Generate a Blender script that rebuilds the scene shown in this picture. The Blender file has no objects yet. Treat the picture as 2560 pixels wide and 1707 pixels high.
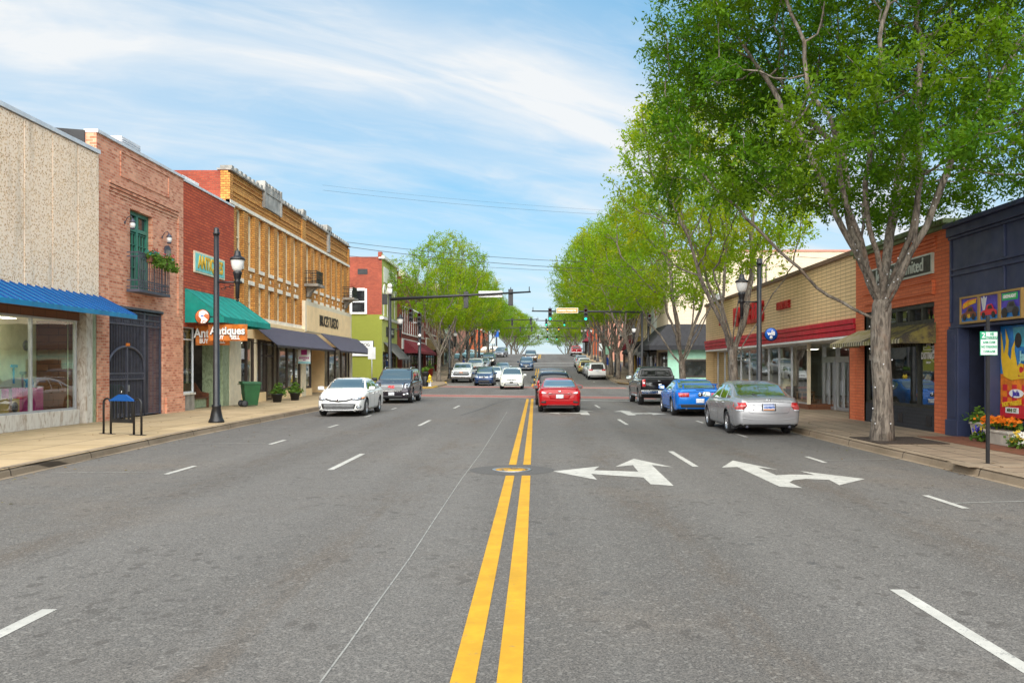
import bpy, bmesh, math, random
import numpy as np
from mathutils import Vector, Matrix, noise
from mathutils.bvhtree import BVHTree
SC = bpy.context.scene
COL = SC.collection
R = math.radians
# ------------------------------------------------------------------ camera
FPX = 2200.0                       # focal length in pixels of the 2560 px wide photograph
CAMH = 1.85
cam = bpy.data.cameras.new("camera")
cam.sensor_width = 36.0
cam.lens = 36.0 * FPX / 2560.0
cam.shift_x = -57.0 / 2560.0
cam.shift_y = 66.5 / 2560.0
cam.clip_start = 0.1
cam.clip_end = 6000
camo = bpy.data.objects.new("camera", cam)
COL.objects.link(camo)
camo.location = (0, 0, CAMH)
camo.rotation_euler = (R(90), 0, 0)
SC.camera = camo
# ------------------------------------------------------------------ sun, sky, exposure
SUN_AZ, SUN_EL = R(181), R(43)     # azimuth from +Y towards +X
sun = bpy.data.lights.new("sun", 'SUN')
sun.energy = 5.0
sun.angle = R(88)
sun.color = (1.0, 0.95, 0.87)
suno = bpy.data.objects.new("sun", sun)
COL.objects.link(suno)
suno.location = (40, -40, 60)
sd = Vector((math.sin(SUN_AZ) * math.cos(SUN_EL), math.cos(SUN_AZ) * math.cos(SUN_EL), math.sin(SUN_EL)))
suno.rotation_euler = sd.to_track_quat('Z', 'Y').to_euler()
W = bpy.data.worlds.new("World")
SC.world = W
W.use_nodes = True
wn, wl = W.node_tree.nodes, W.node_tree.links
wn.clear()
def build_sky():
 def N(t, **k):
  n = wn.new(t)
  for a, b in k.items():
   setattr(n, a, b)
  return n
 def math_(op, a, b=None, clamp=False):
  n = N('ShaderNodeMath', operation=op, use_clamp=clamp)
  for i, v in enumerate((a, b)):
   if v is None:
    continue
   if isinstance(v, (int, float)):
    n.inputs[i].default_value = v
   else:
    wl.new(v, n.inputs[i])
  return n.outputs[0]
 out = N('ShaderNodeOutputWorld')
 bg = N('ShaderNodeBackground')
 bg.inputs[1].default_value = 0.10
 wl.new(bg.outputs[0], out.inputs[0])
 sky = N('ShaderNodeTexSky', sky_type='NISHITA')
 sky.sun_disc = False
 sky.sun_elevation = SUN_EL
 sky.sun_rotation = SUN_AZ
 sky.air_density = 1.0
 sky.dust_density = 0.6
 sky.ozone_density = 2.2
 tint = N('ShaderNodeMix', data_type='RGBA', blend_type='MULTIPLY')
 tint.inputs[0].default_value = 1.0
 tint.inputs[7].default_value = (0.52, 0.90, 0.93, 1)
 wl.new(sky.outputs[0], tint.inputs[6])
 even = N('ShaderNodeMix', data_type='RGBA')
 even.inputs[0].default_value = 0.55
 even.inputs[7].default_value = (1.25, 3.85, 6.3, 1)
 wl.new(tint.outputs[2], even.inputs[6])
 # cirrus sheet: project the view direction on a high plane
 tc = N('ShaderNodeTexCoord')
 sep = N('ShaderNodeSeparateXYZ')
 wl.new(tc.outputs['Generated'], sep.inputs[0])
 zc = math_('MAXIMUM', sep.outputs[2], 0.0)
 den = math_('ADD', zc, 0.26)
 px = math_('DIVIDE', sep.outputs[0], den)
 py = math_('DIVIDE', sep.outputs[1], den)
 cmb = N('ShaderNodeCombineXYZ')
 wl.new(px, cmb.inputs[0])
 wl.new(py, cmb.inputs[1])
 turn = N('ShaderNodeMapping')
 turn.inputs['Rotation'].default_value = (0, 0, R(-25))
 wl.new(cmb.outputs[0], turn.inputs[0])
 st = N('ShaderNodeSeparateXYZ')
 wl.new(turn.outputs[0], st.inputs[0])
 def layer(scale, stretch, loc, detail, rough, dist, lo, hi):
  mp = N('ShaderNodeMapping')
  mp.inputs['Scale'].default_value = (scale, scale * stretch, 1)
  mp.inputs['Location'].default_value = loc
  wl.new(turn.outputs[0], mp.inputs[0])
  nz = N('ShaderNodeTexNoise')
  nz.inputs['Scale'].default_value = 1.0
  nz.inputs['Detail'].default_value = detail
  nz.inputs['Roughness'].default_value = rough
  nz.inputs['Distortion'].default_value = dist
  wl.new(mp.outputs[0], nz.inputs['Vector'])
  mr = N('ShaderNodeMapRange', interpolation_type='SMOOTHSTEP')
  mr.inputs[1].default_value = lo
  mr.inputs[2].default_value = hi
  wl.new(nz.outputs[0], mr.inputs[0])
  return mr.outputs[0]
 a = layer(0.9, 2.2, SKY_LOC, 3, 0.5, 0.4, 0.40, 0.66)
 b = layer(1.5, 3.2, (3.1, 7.7, 0), 8, 0.54, 0.9, 0.18, 0.82)
 c = layer(4.6, 3.0, (9.2, 1.3, 0), 8, 0.60, 0.7, 0.40, 0.80)
 wob = math_('MULTIPLY', math_('SUBTRACT', layer(1.3, 1.0, (1.7, 4.4, 0), 4, 0.5, 0.3, 0.0, 1.0), 0.5), 0.30)
 tt = math_('ADD', st.outputs[1], wob)
 def band(c0, half):
  q = math_('DIVIDE', math_('ABSOLUTE', math_('SUBTRACT', tt, c0)), half)
  return math_('POWER', math_('SUBTRACT', 1.0, q, True), 1.3)
 left = N('ShaderNodeMapRange', interpolation_type='SMOOTHSTEP')
 left.inputs[1].default_value = 0.9
 left.inputs[2].default_value = -1.0
 wl.new(st.outputs[0], left.inputs[0])
 m = math_('MULTIPLY', band(1.60, 0.34), math_('ADD', math_('MULTIPLY', b, 0.55), 0.30))
 m = math_('ADD', m, math_('MULTIPLY', band(1.95, 0.16), math_('ADD', math_('MULTIPLY', b, 0.5), 0.1)))
 m = math_('ADD', m, math_('MULTIPLY', math_('MULTIPLY', a, b), 0.40))
 m = math_('ADD', m, math_('MULTIPLY', left.outputs[0], math_('ADD', math_('MULTIPLY', b, 0.25), 0.22)))
 m = math_('ADD', m, math_('MULTIPLY', c, 0.17))
 veil = N('ShaderNodeMapRange', interpolation_type='SMOOTHSTEP')
 veil.inputs[1].default_value = 0.0
 veil.inputs[2].default_value = 0.22
 veil.inputs[3].default_value = 0.62
 veil.inputs[4].default_value = 0.10
 wl.new(zc, veil.inputs[0])
 m = math_('ADD', m, veil.outputs[0], True)
 m = math_('MINIMUM', m, 0.95)
 mix = N('ShaderNodeMix', data_type='RGBA')
 wl.new(m, mix.inputs[0])
 wl.new(even.outputs[2], mix.inputs[6])
 mix.inputs[7].default_value = (5.9, 6.0, 6.05, 1)
 wl.new(mix.outputs[2], bg.inputs[0])
SKY_LOC = (7.35, 4.9, 0)
build_sky()
SC.view_settings.view_transform = 'Standard'
SC.view_settings.look = 'None'
SC.view_settings.exposure = 0.66
SC.view_settings.gamma = 1.0
SC.view_settings.use_curve_mapping = False
SC.cycles.use_denoising = True
SC.cycles.max_bounces = 8
SC.cycles.transparent_max_bounces = 16
SC.cycles.sample_clamp_indirect = 6
# ------------------------------------------------------------------ materials
MATS = {}
class NT:
 """small node-tree writer"""
 def __init__(s, name):
  s.m = bpy.data.materials.new(name)
  s.m.use_nodes = True
  s.n, s.l = s.m.node_tree.nodes, s.m.node_tree.links
  s.n.clear()
  s.out = s.n.new('ShaderNodeOutputMaterial')
 def N(s, t, ins=None, **k):
  n = s.n.new(t)
  for a, b in k.items():
   setattr(n, a, b)
  if ins:
   for a, v in ins.items():
    s.set(n.inputs[a], v)
  return n
 def set(s, sock, v):
  if isinstance(v, bpy.types.NodeSocket):
   s.l.new(v, sock)
  elif isinstance(v, (tuple, list)) and sock.type == 'RGBA' and len(v) == 3:
   sock.default_value = (*v, 1)
  else:
   sock.default_value = v
 def math(s, op, a, b=0.0, clamp=False):
  return s.N('ShaderNodeMath', {0: a, 1: b}, operation=op, use_clamp=clamp).outputs[0]
 def mix(s, f, a, b, bt='MIX'):
  return s.N('ShaderNodeMix', {0: f, 6: a, 7: b}, data_type='RGBA', blend_type=bt).outputs[2]
 def ramp(s, f, lo, hi, a=0.0, b=1.0):
  return s.N('ShaderNodeMapRange', {0: f, 1: lo, 2: hi, 3: a, 4: b}, interpolation_type='SMOOTHSTEP').outputs[0]
 def obj(s):
  return s.N('ShaderNodeTexCoord').outputs['Object']
 def mapv(s, v, scale=(1, 1, 1), loc=(0, 0, 0), rot=(0, 0, 0)):
  return s.N('ShaderNodeMapping', {0: v, 'Scale': scale, 'Location': loc, 'Rotation': rot}).outputs[0]
 def noise(s, v, scale, detail=4, rough=0.55, dist=0.0):
  return s.N('ShaderNodeTexNoise', {'Vector': v, 'Scale': scale, 'Detail': detail, 'Roughness': rough, 'Distortion': dist}).outputs[0]
 def bump(s, h, strength, dist=0.02):
  return s.N('ShaderNodeBump', {'Height': h, 'Strength': strength, 'Distance': dist}).outputs[0]
 def pbsdf(s, col, rough=0.6, metal=0.0, normal=None, **k):
  p = s.N('ShaderNodeBsdfPrincipled', {'Base Color': col, 'Roughness': rough, 'Metallic': metal})
  for a, v in k.items():
   s.set(p.inputs[a.replace('_', ' ')], v)
  if normal is not None:
   s.l.new(normal, p.inputs['Normal'])
  return p
 def done(s, sh):
  s.l.new(sh.outputs[0] if hasattr(sh, 'outputs') else sh, s.out.inputs[0])
  MATS[s.m.name] = s.m
  return s.m
def paint(name, col, rough=0.5, metal=0.0, var=0.10, scale=3.0, bump=0.0, bscale=40.0, streak=0.0, **k):
 """painted / plain surface with a little uneven wear"""
 if name in MATS:
  return MATS[name]
 t = NT(name)
 o = t.obj()
 f = t.noise(o, scale, 5, 0.6)
 lo = tuple(c * (1 - var) for c in col)
 hi = tuple(min(1, c * (1 + var)) for c in col)
 c = t.mix(t.ramp(f, 0.3, 0.7), lo, hi)
 if streak:
  s1 = t.ramp(t.noise(t.mapv(o, (2.6, 2.6, 0.35)), 1.0, 6, 0.65), 0.46, 0.72)
  s2 = t.ramp(t.noise(o, 0.9, 5, 0.6), 0.5, 0.72)
  c = t.mix(t.math('MULTIPLY', s1, streak), c, tuple(x * 0.45 + 0.012 for x in col))
  c = t.mix(t.math('MULTIPLY', s2, streak * 0.6), c, tuple(min(1, x * 1.15 + 0.05) for x in col))
 nm = t.bump(t.noise(o, bscale, 4), bump, 0.01) if bump else None
 rr = t.ramp(t.noise(o, scale * 2.3, 3), 0.3, 0.7, max(0.02, rough - 0.06), min(1, rough + 0.08))
 return t.done(t.pbsdf(c, rr, metal, nm, **k))
def car_paint(name, col, metal=0.0, rough=0.28):
 if name in MATS:
  return MATS[name]
 t = NT(name)
 return t.done(t.pbsdf(col, rough, metal, Coat_Weight=0.35, Coat_Roughness=0.03, Specular_IOR_Level=0.3))
def brick(name, c1, c2, mortar, bw=0.25, bh=0.095, mt=0.012, stain=0.25, bump=0.5, var=0.5, offs=0.5):
 t = NT(name)
 o = t.obj()
 sp = t.N('ShaderNodeSeparateXYZ', {0: o})
 u = t.math('ADD', sp.outputs[0], sp.outputs[1])
 v = t.N('ShaderNodeCombineXYZ', {0: u, 1: sp.outputs[2]}).outputs[0]
 b = t.N('ShaderNodeTexBrick', {'Vector': v, 'Color1': c1, 'Color2': c2, 'Mortar': mortar, 'Scale': 1.0, 'Mortar Size': mt,
                                   'Mortar Smooth': 0.2, 'Brick Width': bw, 'Row Height': bh}, offset=offs)
 b.inputs['Bias'].default_value = 0.0
 big = t.noise(v, 0.55, 6, 0.65)
 fine = t.noise(v, 9.0, 4, 0.6)
 streak = t.noise(t.mapv(v, (2.2, 0.25, 1)), 1.0, 5, 0.6)
 c = t.mix(t.math('MULTIPLY', t.ramp(fine, 0.35, 0.7), var), b.outputs[0], c2)
 k = t.math('MULTIPLY', t.math('MULTIPLY', t.ramp(big, 0.45, 0.75), t.ramp(streak, 0.35, 0.7)), stain)
 c = t.mix(k, c, tuple(x * 0.35 for x in c1))
 c = t.mix(t.math('MULTIPLY', t.ramp(big, 0.52, 0.30), stain * 0.5), c, tuple(min(1, x * 1.5 + 0.02) for x in c1))
 h = t.math('ADD', t.math('MULTIPLY', b.outputs[1], -1.0), t.math('MULTIPLY', fine, 0.3))
 return t.done(t.pbsdf(c, 0.85, 0, t.bump(h, bump, 0.012)))
def make_materials():
 # asphalt
 t = NT('asphalt')
 o = t.obj()
 big = t.noise(o, 0.22, 6, 0.6)
 lane = t.noise(t.mapv(o, (0.55, 0.035, 1)), 1.0, 4, 0.5)
 mid = t.noise(o, 2.6, 6, 0.65)
 agg = t.N('ShaderNodeTexVoronoi', {'Vector': o, 'Scale': 34.0}).outputs['Distance']
 grit = t.noise(o, 70.0, 4, 0.8)
 c = t.mix(t.ramp(lane, 0.35, 0.65), (0.084, 0.077, 0.070), (0.108, 0.100, 0.092))
 c = t.mix(t.math('MULTIPLY', t.ramp(big, 0.5, 0.72), 0.6), c, (0.122, 0.098, 0.076))
 c = t.mix(t.math('MULTIPLY', t.ramp(mid, 0.56, 0.75), 0.5), c, (0.050, 0.046, 0.043))
 c = t.mix(t.math('MULTIPLY', t.ramp(grit, 0.52, 0.66), 0.62), c, (0.215, 0.200, 0.187))
 c = t.mix(t.math('MULTIPLY', t.ramp(agg, 0.42, 0.12), 0.55), c, (0.045, 0.044, 0.043))
 spot = t.noise(o, 1.1, 3, 0.5)
 drip = t.N('ShaderNodeTexVoronoi', {'Vector': t.mapv(o, (1.0, 0.8, 1)), 'Scale': 1.9, 'Randomness': 1.0}).outputs['Distance']
 ds = t.math('MULTIPLY', t.ramp(drip, 0.17, 0.03), t.ramp(spot, 0.52, 0.62))
 c = t.mix(t.math('MULTIPLY', ds, 0.6), c, (0.03, 0.03, 0.032))
 spx = t.N('ShaderNodeSeparateXYZ', {0: o}).outputs[0]
 drift = t.math('MULTIPLY', t.math('SUBTRACT', t.noise(t.mapv(o, (0.2, 0.05, 1)), 1.0, 3), 0.5), 0.9)
 for cx in (-5.2, -2.0, 1.45, 4.5):
  dd = t.math('ABSOLUTE', t.math('ADD', t.math('SUBTRACT', spx, cx), drift))
  oil = t.math('MULTIPLY', t.ramp(dd, 0.62, 0.05), t.ramp(t.noise(t.mapv(o, (1.3, 0.25, 1)), 1.6, 6, 0.7), 0.42, 0.66))
  c = t.mix(t.math('MULTIPLY', oil, 0.50), c, (0.080, 0.060, 0.043))
  trk = t.math('MULTIPLY', t.ramp(t.math('ABSOLUTE', t.math('SUBTRACT', dd, 0.85)), 0.38, 0.05), 0.22)
  c = t.mix(trk, c, (0.125, 0.118, 0.110))
 st = t.N('ShaderNodeSeparateColor', {0: t.N('ShaderNodeTexVoronoi', {'Vector': o, 'Scale': 105.0}).outputs['Color']}).outputs[0]
 c = t.mix(0.60, c, t.mix(1.0, c, t.mix(st, (0.30, 0.29, 0.28), (1.95, 1.90, 1.82)), 'MULTIPLY'))
 st2 = t.N('ShaderNodeSeparateColor', {0: t.N('ShaderNodeTexVoronoi', {'Vector': o, 'Scale': 42.0}).outputs['Color']}).outputs[1]
 c = t.mix(t.math('MULTIPLY', t.math('GREATER_THAN', st2, 0.94), 0.28), c, (0.30, 0.28, 0.25))
 pit = t.N('ShaderNodeSeparateColor', {0: t.N('ShaderNodeTexVoronoi', {'Vector': t.mapv(o, (1.0, 0.7, 1)), 'Scale': 14.0}).outputs['Color']}).outputs[2]
 pk = t.math('MULTIPLY', t.math('GREATER_THAN', pit, 0.93), t.ramp(t.noise(o, 0.45, 4, 0.6), 0.46, 0.58))
 c = t.mix(t.math('MULTIPLY', pk, 0.45), c, (0.045, 0.038, 0.032))
 h = t.math('ADD', agg, t.math('MULTIPLY', grit, 0.5))
 t.done(t.pbsdf(c, t.ramp(mid, 0.3, 0.7, 0.78, 0.92), 0, t.bump(h, 0.30, 0.006)))
 # newer asphalt patch
 t = NT('asphalt_patch')
 o = t.obj()
 c = t.mix(t.ramp(t.noise(o, 160.0, 3, 0.7), 0.45, 0.7), (0.066, 0.061, 0.057), (0.135, 0.127, 0.118))
 t.done(t.pbsdf(c, 0.85, 0, t.bump(t.noise(o, 90.0, 3), 0.25, 0.006)))
 # road paints
 def road_paint(name, col, wear):
  t = NT(name)
  o = t.obj()
  c = t.mix(t.ramp(t.noise(o, 3.0, 6, 0.7), 0.35, 0.75), tuple(x * 0.76 for x in col), col)
  c = t.mix(t.math('MULTIPLY', t.ramp(t.noise(t.mapv(o, (1, 0.4, 1)), 2.2, 5, 0.6), 0.45, 0.7), 0.35), c, tuple(x * 0.55 for x in col))
  w = t.math('ADD', t.noise(o, 9.0, 8, 0.75), t.math('MULTIPLY', t.noise(o, 90.0, 2), 0.35))
  c = t.mix(t.ramp(w, wear, wear + 0.10), c, (0.14, 0.135, 0.13))
  t.done(t.pbsdf(c, 0.7, 0, t.bump(t.noise(o, 110.0, 3), 0.2, 0.004)))
 road_paint('white_road_paint', (0.53, 0.51, 0.46), 0.74)
 road_paint('worn_white_paint', (0.34, 0.33, 0.30), 0.68)
 road_paint('yellow_road_paint', (0.62, 0.325, 0.008), 0.80)
 road_paint('yellow_kerb_paint', (0.62, 0.36, 0.03), 0.80)
 # pavement concrete
 def concrete(name, c1, c2, j=1.5, dark=(0.10, 0.085, 0.06)):
  t = NT(name)
  o = t.obj()
  b = t.N('ShaderNodeTexBrick', {'Vector': o, 'Color1': (1, 1, 1), 'Color2': (0.86, 0.86, 0.86), 'Mortar': (0.22, 0.20, 0.18), 'Scale': 1.0,
                                       'Mortar Size': 0.02, 'Mortar Smooth': 0.3, 'Brick Width': j, 'Row Height': j}, offset=0.0)
  n1 = t.noise(o, 0.7, 6, 0.65)
  n2 = t.noise(o, 5.0, 6, 0.7)
  n3 = t.noise(o, 60.0, 3, 0.6)
  c = t.mix(t.ramp(n1, 0.3, 0.7), c1, c2)
  c = t.mix(t.math('MULTIPLY', t.ramp(n2, 0.55, 0.78), 0.55), c, dark)
  c = t.mix(t.math('MULTIPLY', t.ramp(n3, 0.4, 0.75), 0.25), c, tuple(x * 1.25 for x in c2))
  c = t.mix(1.0, c, b.outputs[0], 'MULTIPLY')
  t.done(t.pbsdf(c, 0.88, 0, t.bump(t.math('ADD', n3, t.math('MULTIPLY', b.outputs[1], -2.0)), 0.25, 0.008)))
 concrete('tan_pavement', (0.40, 0.285, 0.150), (0.50, 0.365, 0.210))
 concrete('paver_pavement', (0.250, 0.180, 0.118), (0.345, 0.258, 0.175), 0.6)
 concrete('kerb_concrete', (0.21, 0.155, 0.10), (0.31, 0.235, 0.16), 3.0)
 # bricks
 brick('pink_brick', (0.44, 0.110, 0.050), (0.80, 0.385, 0.235), (0.62, 0.40, 0.28), stain=0.45, var=0.25)
 brick('red_brick', (0.60, 0.105, 0.036), (0.42, 0.060, 0.024), (0.20, 0.035, 0.018), stain=0.35, bump=0.8, mt=0.014, bw=0.4, bh=0.12, var=0.3)
 brick('old_red_brick', (0.38, 0.075, 0.036), (0.25, 0.042, 0.024), (0.24, 0.10, 0.06), stain=0.6)
 brick('dark_red_brick', (0.27, 0.045, 0.03), (0.20, 0.035, 0.025), (0.20, 0.09, 0.07), stain=0.4)
 brick('yellow_brick', (0.74, 0.365, 0.085), (0.52, 0.205, 0.040), (0.24, 0.11, 0.035), stain=0.35, bump=0.9, bh=0.11, var=0.25, mt=0.016)
 brick('orange_brick', (0.70, 0.185, 0.070), (0.60, 0.140, 0.050), (0.42, 0.10, 0.045), bw=0.41, bh=0.10, stain=0.25)
 brick('beige_brick', (0.82, 0.585, 0.31), (0.74, 0.52, 0.27), (0.26, 0.165, 0.08), bw=0.50, bh=0.13, mt=0.013, stain=0.15, offs=0.0)
 brick('cream_brick', (0.66, 0.555, 0.42), (0.60, 0.50, 0.375), (0.50, 0.40, 0.29), bw=0.40, bh=0.13, stain=0.2)
 brick('lime_brick', (0.255, 0.275, 0.036), (0.225, 0.245, 0.030), (0.17, 0.19, 0.022), stain=0.15)
 brick('pale_lime_brick', (0.46, 0.49, 0.15), (0.42, 0.45, 0.13), (0.42, 0.46, 0.12), stain=0.15)
 brick('charcoal_brick', (0.035, 0.035, 0.04), (0.03, 0.03, 0.034), (0.02, 0.02, 0.022), stain=0.1)
 brick('brown_tile', (0.22, 0.085, 0.038), (0.17, 0.065, 0.030), (0.05, 0.02, 0.012), bw=0.6, bh=0.22, stain=0.1)
 brick('salmon_brick', (0.52, 0.24, 0.17), (0.45, 0.19, 0.13), (0.4, 0.25, 0.2), stain=0.2)
 brick('rust_brick', (0.50, 0.12, 0.035), (0.42, 0.09, 0.03), (0.3, 0.1, 0.05), stain=0.2)
 brick('tan_brick', (0.52, 0.34, 0.18), (0.45, 0.27, 0.13), (0.4, 0.29, 0.18), stain=0.25)
 brick('brown_brick', (0.24, 0.11, 0.075), (0.19, 0.085, 0.06), (0.2, 0.13, 0.1), stain=0.3)
 # exposed aggregate panels
 t = NT('pebble_panel')
 o = t.obj()
 v = t.N('ShaderNodeTexVoronoi', {'Vector': o, 'Scale': 19.0})
 peb = t.N('ShaderNodeSeparateColor', {0: v.outputs['Color']}).outputs[0]
 big = t.noise(o, 0.8, 6, 0.65)
 dot = t.ramp(v.outputs['Distance'], 0.62, 0.34)
 c = t.mix(t.math('MULTIPLY', t.math('GREATER_THAN', peb, 0.52), dot), (0.94, 0.74, 0.56), (0.78, 0.53, 0.31))
 c = t.mix(t.math('MULTIPLY', t.math('GREATER_THAN', peb, 0.80), t.math('MULTIPLY', dot, 0.85)), c, (0.52, 0.30, 0.15))
 st = t.noise(t.mapv(o, (1.4, 1.4, 0.16)), 1.5, 5, 0.6)
 c = t.mix(t.math('MULTIPLY', t.ramp(st, 0.52, 0.72), 0.35), c, (0.30, 0.235, 0.17))
 c = t.mix(t.math('MULTIPLY', t.ramp(big, 0.5, 0.75), 0.25), c, (0.62, 0.50, 0.36))
 t.done(t.pbsdf(c, 0.9, 0, t.bump(v.outputs['Distance'], 0.35, 0.012)))
 # marble base
 t = NT('pale_marble')
 o = t.obj()
 ve = t.noise(t.mapv(o, (1, 1, 0.35)), 6.0, 8, 0.7, 1.2)
 c = t.mix(t.ramp(ve, 0.45, 0.66), (0.70, 0.655, 0.58), (0.42, 0.33, 0.25))
 t.done(t.pbsdf(c, 0.45))
 t = NT('green_marble')
 o = t.obj()
 ve = t.noise(t.mapv(o, (1, 1, 0.5)), 7.0, 8, 0.7, 1.4)
 c = t.mix(t.ramp(ve, 0.40, 0.68), (0.36, 0.43, 0.27), (0.17, 0.21, 0.12))
 t.done(t.pbsdf(c, 0.4))
 # shop glass: see-through with sharp reflections
 def glass(name, tint, base):
  t = NT(name)
  fr = t.N('ShaderNodeFresnel', {'IOR': 1.55}).outputs[0]
  f = t.math('ADD', t.math('MULTIPLY', fr, 1.15), base, True)
  back = t.N('ShaderNodeNewGeometry').outputs['Backfacing']
  f = t.math('MULTIPLY', f, t.math('SUBTRACT', 1.0, back))
  gl = t.N('ShaderNodeBsdfGlossy', {'Color': (0.95, 0.97, 1.0), 'Roughness': 0.012})
  nz = t.bump(t.noise(t.obj(), 0.9, 2), 0.035, 0.05)
  t.l.new(nz, gl.inputs['Normal'])
  tr = t.N('ShaderNodeBsdfTransparent', {'Color': tint})
  mx = t.N('ShaderNodeMixShader', {0: f, 1: tr.outputs[0], 2: gl.outputs[0]})
  t.done(mx)
 glass('shop_glass', (0.90, 0.93, 0.90), 0.05)
 # dark window glass (rooms behind read as dark)
 t = NT('window_glass')
 c = t.mix(t.ramp(t.noise(t.obj(), 0.8, 3), 0.4, 0.65), (0.012, 0.016, 0.018), (0.05, 0.055, 0.055))
 t.done(t.pbsdf(c, 0.04, 0, t.bump(t.noise(t.obj(), 1.1, 2), 0.05, 0.05), IOR=1.7))
 t = NT('car_glass')
 p = t.pbsdf((0.020, 0.030, 0.030), 0.06)
 gl = t.N('ShaderNodeBsdfGlossy', {'Color': (0.86, 0.97, 0.96), 'Roughness': 0.015})
 f = t.math('ADD', t.math('MULTIPLY', t.N('ShaderNodeFresnel', {'IOR': 1.6}).outputs[0], 1.5), 0.20, True)
 t.done(t.N('ShaderNodeMixShader', {0: f, 1: p.outputs[0], 2: gl.outputs[0]}))
 t = NT('privacy_glass')
 t.done(t.pbsdf((0.008, 0.009, 0.010), 0.05, IOR=1.45))
 # bark
 t = NT('bark')
 o = t.obj()
 st = t.noise(t.mapv(o, (9, 9, 1.6)), 1.6, 7, 0.7, 0.6)
 pl = t.N('ShaderNodeTexVoronoi', {'Vector': t.mapv(o, (1, 1, 0.4)), 'Scale': 14.0}).outputs['Distance']
 c = t.mix(t.ramp(st, 0.36, 0.62), (0.070, 0.056, 0.045), (0.25, 0.210, 0.170))
 c = t.mix(t.math('MULTIPLY', t.ramp(t.noise(o, 2.2, 5), 0.54, 0.72), 0.45), c, (0.20, 0.115, 0.07))
 c = t.mix(t.math('MULTIPLY', t.ramp(t.noise(o, 3.1, 5), 0.57, 0.70), 0.6), c, (0.31, 0.28, 0.24))
 t.done(t.pbsdf(c, 0.9, 0, t.bump(t.math('ADD', st, pl), 0.9, 0.03)))
 # leaves
 def leaves(name, ca, cb, cc, trans):
  t = NT(name)
  rnd = t.N('ShaderNodeNewGeometry').outputs['Random Per Island']
  cl = t.noise(t.obj(), 0.55, 3, 0.6)
  own = t.N('ShaderNodeObjectInfo').outputs['Random']
  c = t.mix(t.ramp(rnd, 0.0, 1.0), ca, cb)
  c = t.mix(t.math('MULTIPLY', t.ramp(cl, 0.42, 0.66), 0.8), c, cc)
  c = t.mix(t.math('MULTIPLY', own, 0.55), c, tuple(x * k for x, k in zip(ca, (0.62, 0.85, 0.8))))
  p = t.pbsdf(c, 0.6, Specular_IOR_Level=0.18)
  tl = t.N('ShaderNodeBsdfTranslucent', {'Color': t.mix(1.0, c, (1.45, 1.45, 0.55, 1), 'MULTIPLY')})
  t.done(t.N('ShaderNodeMixShader', {0: trans, 1: p.outputs[0], 2: tl.outputs[0]}))
 leaves('elm_leaves', (0.045, 0.118, 0.003), (0.120, 0.245, 0.004), (0.190, 0.275, 0.004), 0.42)
 leaves('fresh_leaves', (0.145, 0.265, 0.008), (0.250, 0.375, 0.010), (0.37, 0.385, 0.014), 0.48)
 leaves('shrub_leaves', (0.06, 0.13, 0.02), (0.14, 0.22, 0.03), (0.10, 0.18, 0.02), 0.3)
 leaves('red_petals', (0.45, 0.05, 0.05), (0.6, 0.14, 0.12), (0.55, 0.2, 0.18), 0.3)
 leaves('orange_petals', (0.75, 0.16, 0.01), (0.8, 0.26, 0.02), (0.7, 0.12, 0.01), 0.3)
 leaves('blue_petals', (0.05, 0.05, 0.5), (0.14, 0.08, 0.6), (0.10, 0.10, 0.62), 0.3)
 leaves('yellow_petals', (0.75, 0.5, 0.03), (0.8, 0.62, 0.10), (0.8, 0.7, 0.4), 0.3)
 leaves('teal_petals', (0.02, 0.30, 0.30), (0.03, 0.4, 0.36), (0.05, 0.35, 0.3), 0.3)
 leaves('dry_leaf', (0.16, 0.08, 0.03), (0.25, 0.14, 0.05), (0.12, 0.16, 0.03), 0.2)
 # lit signal lenses
 def lens(name, col, s):
  t = NT(name)
  t.done(t.N('ShaderNodeEmission', {'Color': col, 'Strength': s}))
 lens('green_lens_lit', (0.03, 0.95, 0.48), 1.6)
 lens('amber_lens_lit', (1.0, 0.45, 0.03), 1.5)
 lens('ceiling_light_lit', (1.0, 0.93, 0.80), 9.0)
 lens('headlamp_lit', (1.0, 0.86, 0.60), 2.2)
 lens('red_lens_dark', (0.05, 0.004, 0.004), 0.4)
 # soil / mulch
 t = NT('mulch')
 o = t.obj()
 c = t.mix(t.ramp(t.noise(o, 26.0, 5, 0.7), 0.35, 0.7), (0.022, 0.014, 0.010), (0.085, 0.055, 0.038))
 t.done(t.pbsdf(c, 0.95, 0, t.bump(t.noise(o, 30.0, 4), 0.9, 0.03)))
 # crosswalk bricks
 t = NT('crosswalk_brick')
 o = t.obj()
 b = t.N('ShaderNodeTexBrick', {'Vector': o, 'Color1': (0.34, 0.10, 0.075), 'Color2': (0.27, 0.085, 0.065), 'Mortar': (0.24, 0.15, 0.12), 'Scale': 1.0,
                                   'Mortar Size': 0.012, 'Brick Width': 0.4, 'Row Height': 0.2})
 c = t.mix(t.math('MULTIPLY', t.ramp(t.noise(o, 1.2, 6, 0.7), 0.4, 0.7), 0.6), b.outputs[0], (0.24, 0.17, 0.15))
 t.done(t.pbsdf(c, 0.85))
 # bunting / striped awning in object space
 def stripes(name, ca, cb, freq, axis):
  t = NT(name)
  sp = t.N('ShaderNodeSeparateXYZ', {0: t.obj()})
  f = t.math('FRACT', t.math('MULTIPLY', sp.outputs[axis], freq))
  k = t.math('GREATER_THAN', f, 0.5)
  c = t.mix(k, ca, cb)
  c = t.mix(t.math('MULTIPLY', t.ramp(t.noise(t.obj(), 2.0, 5, 0.7), 0.42, 0.62), 0.6), c, (0.30, 0.26, 0.05))
  t.done(t.pbsdf(c, 0.8))
 stripes('striped_metal', (0.50, 0.43, 0.30), (0.055, 0.045, 0.035), 5.2, 1)
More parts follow.
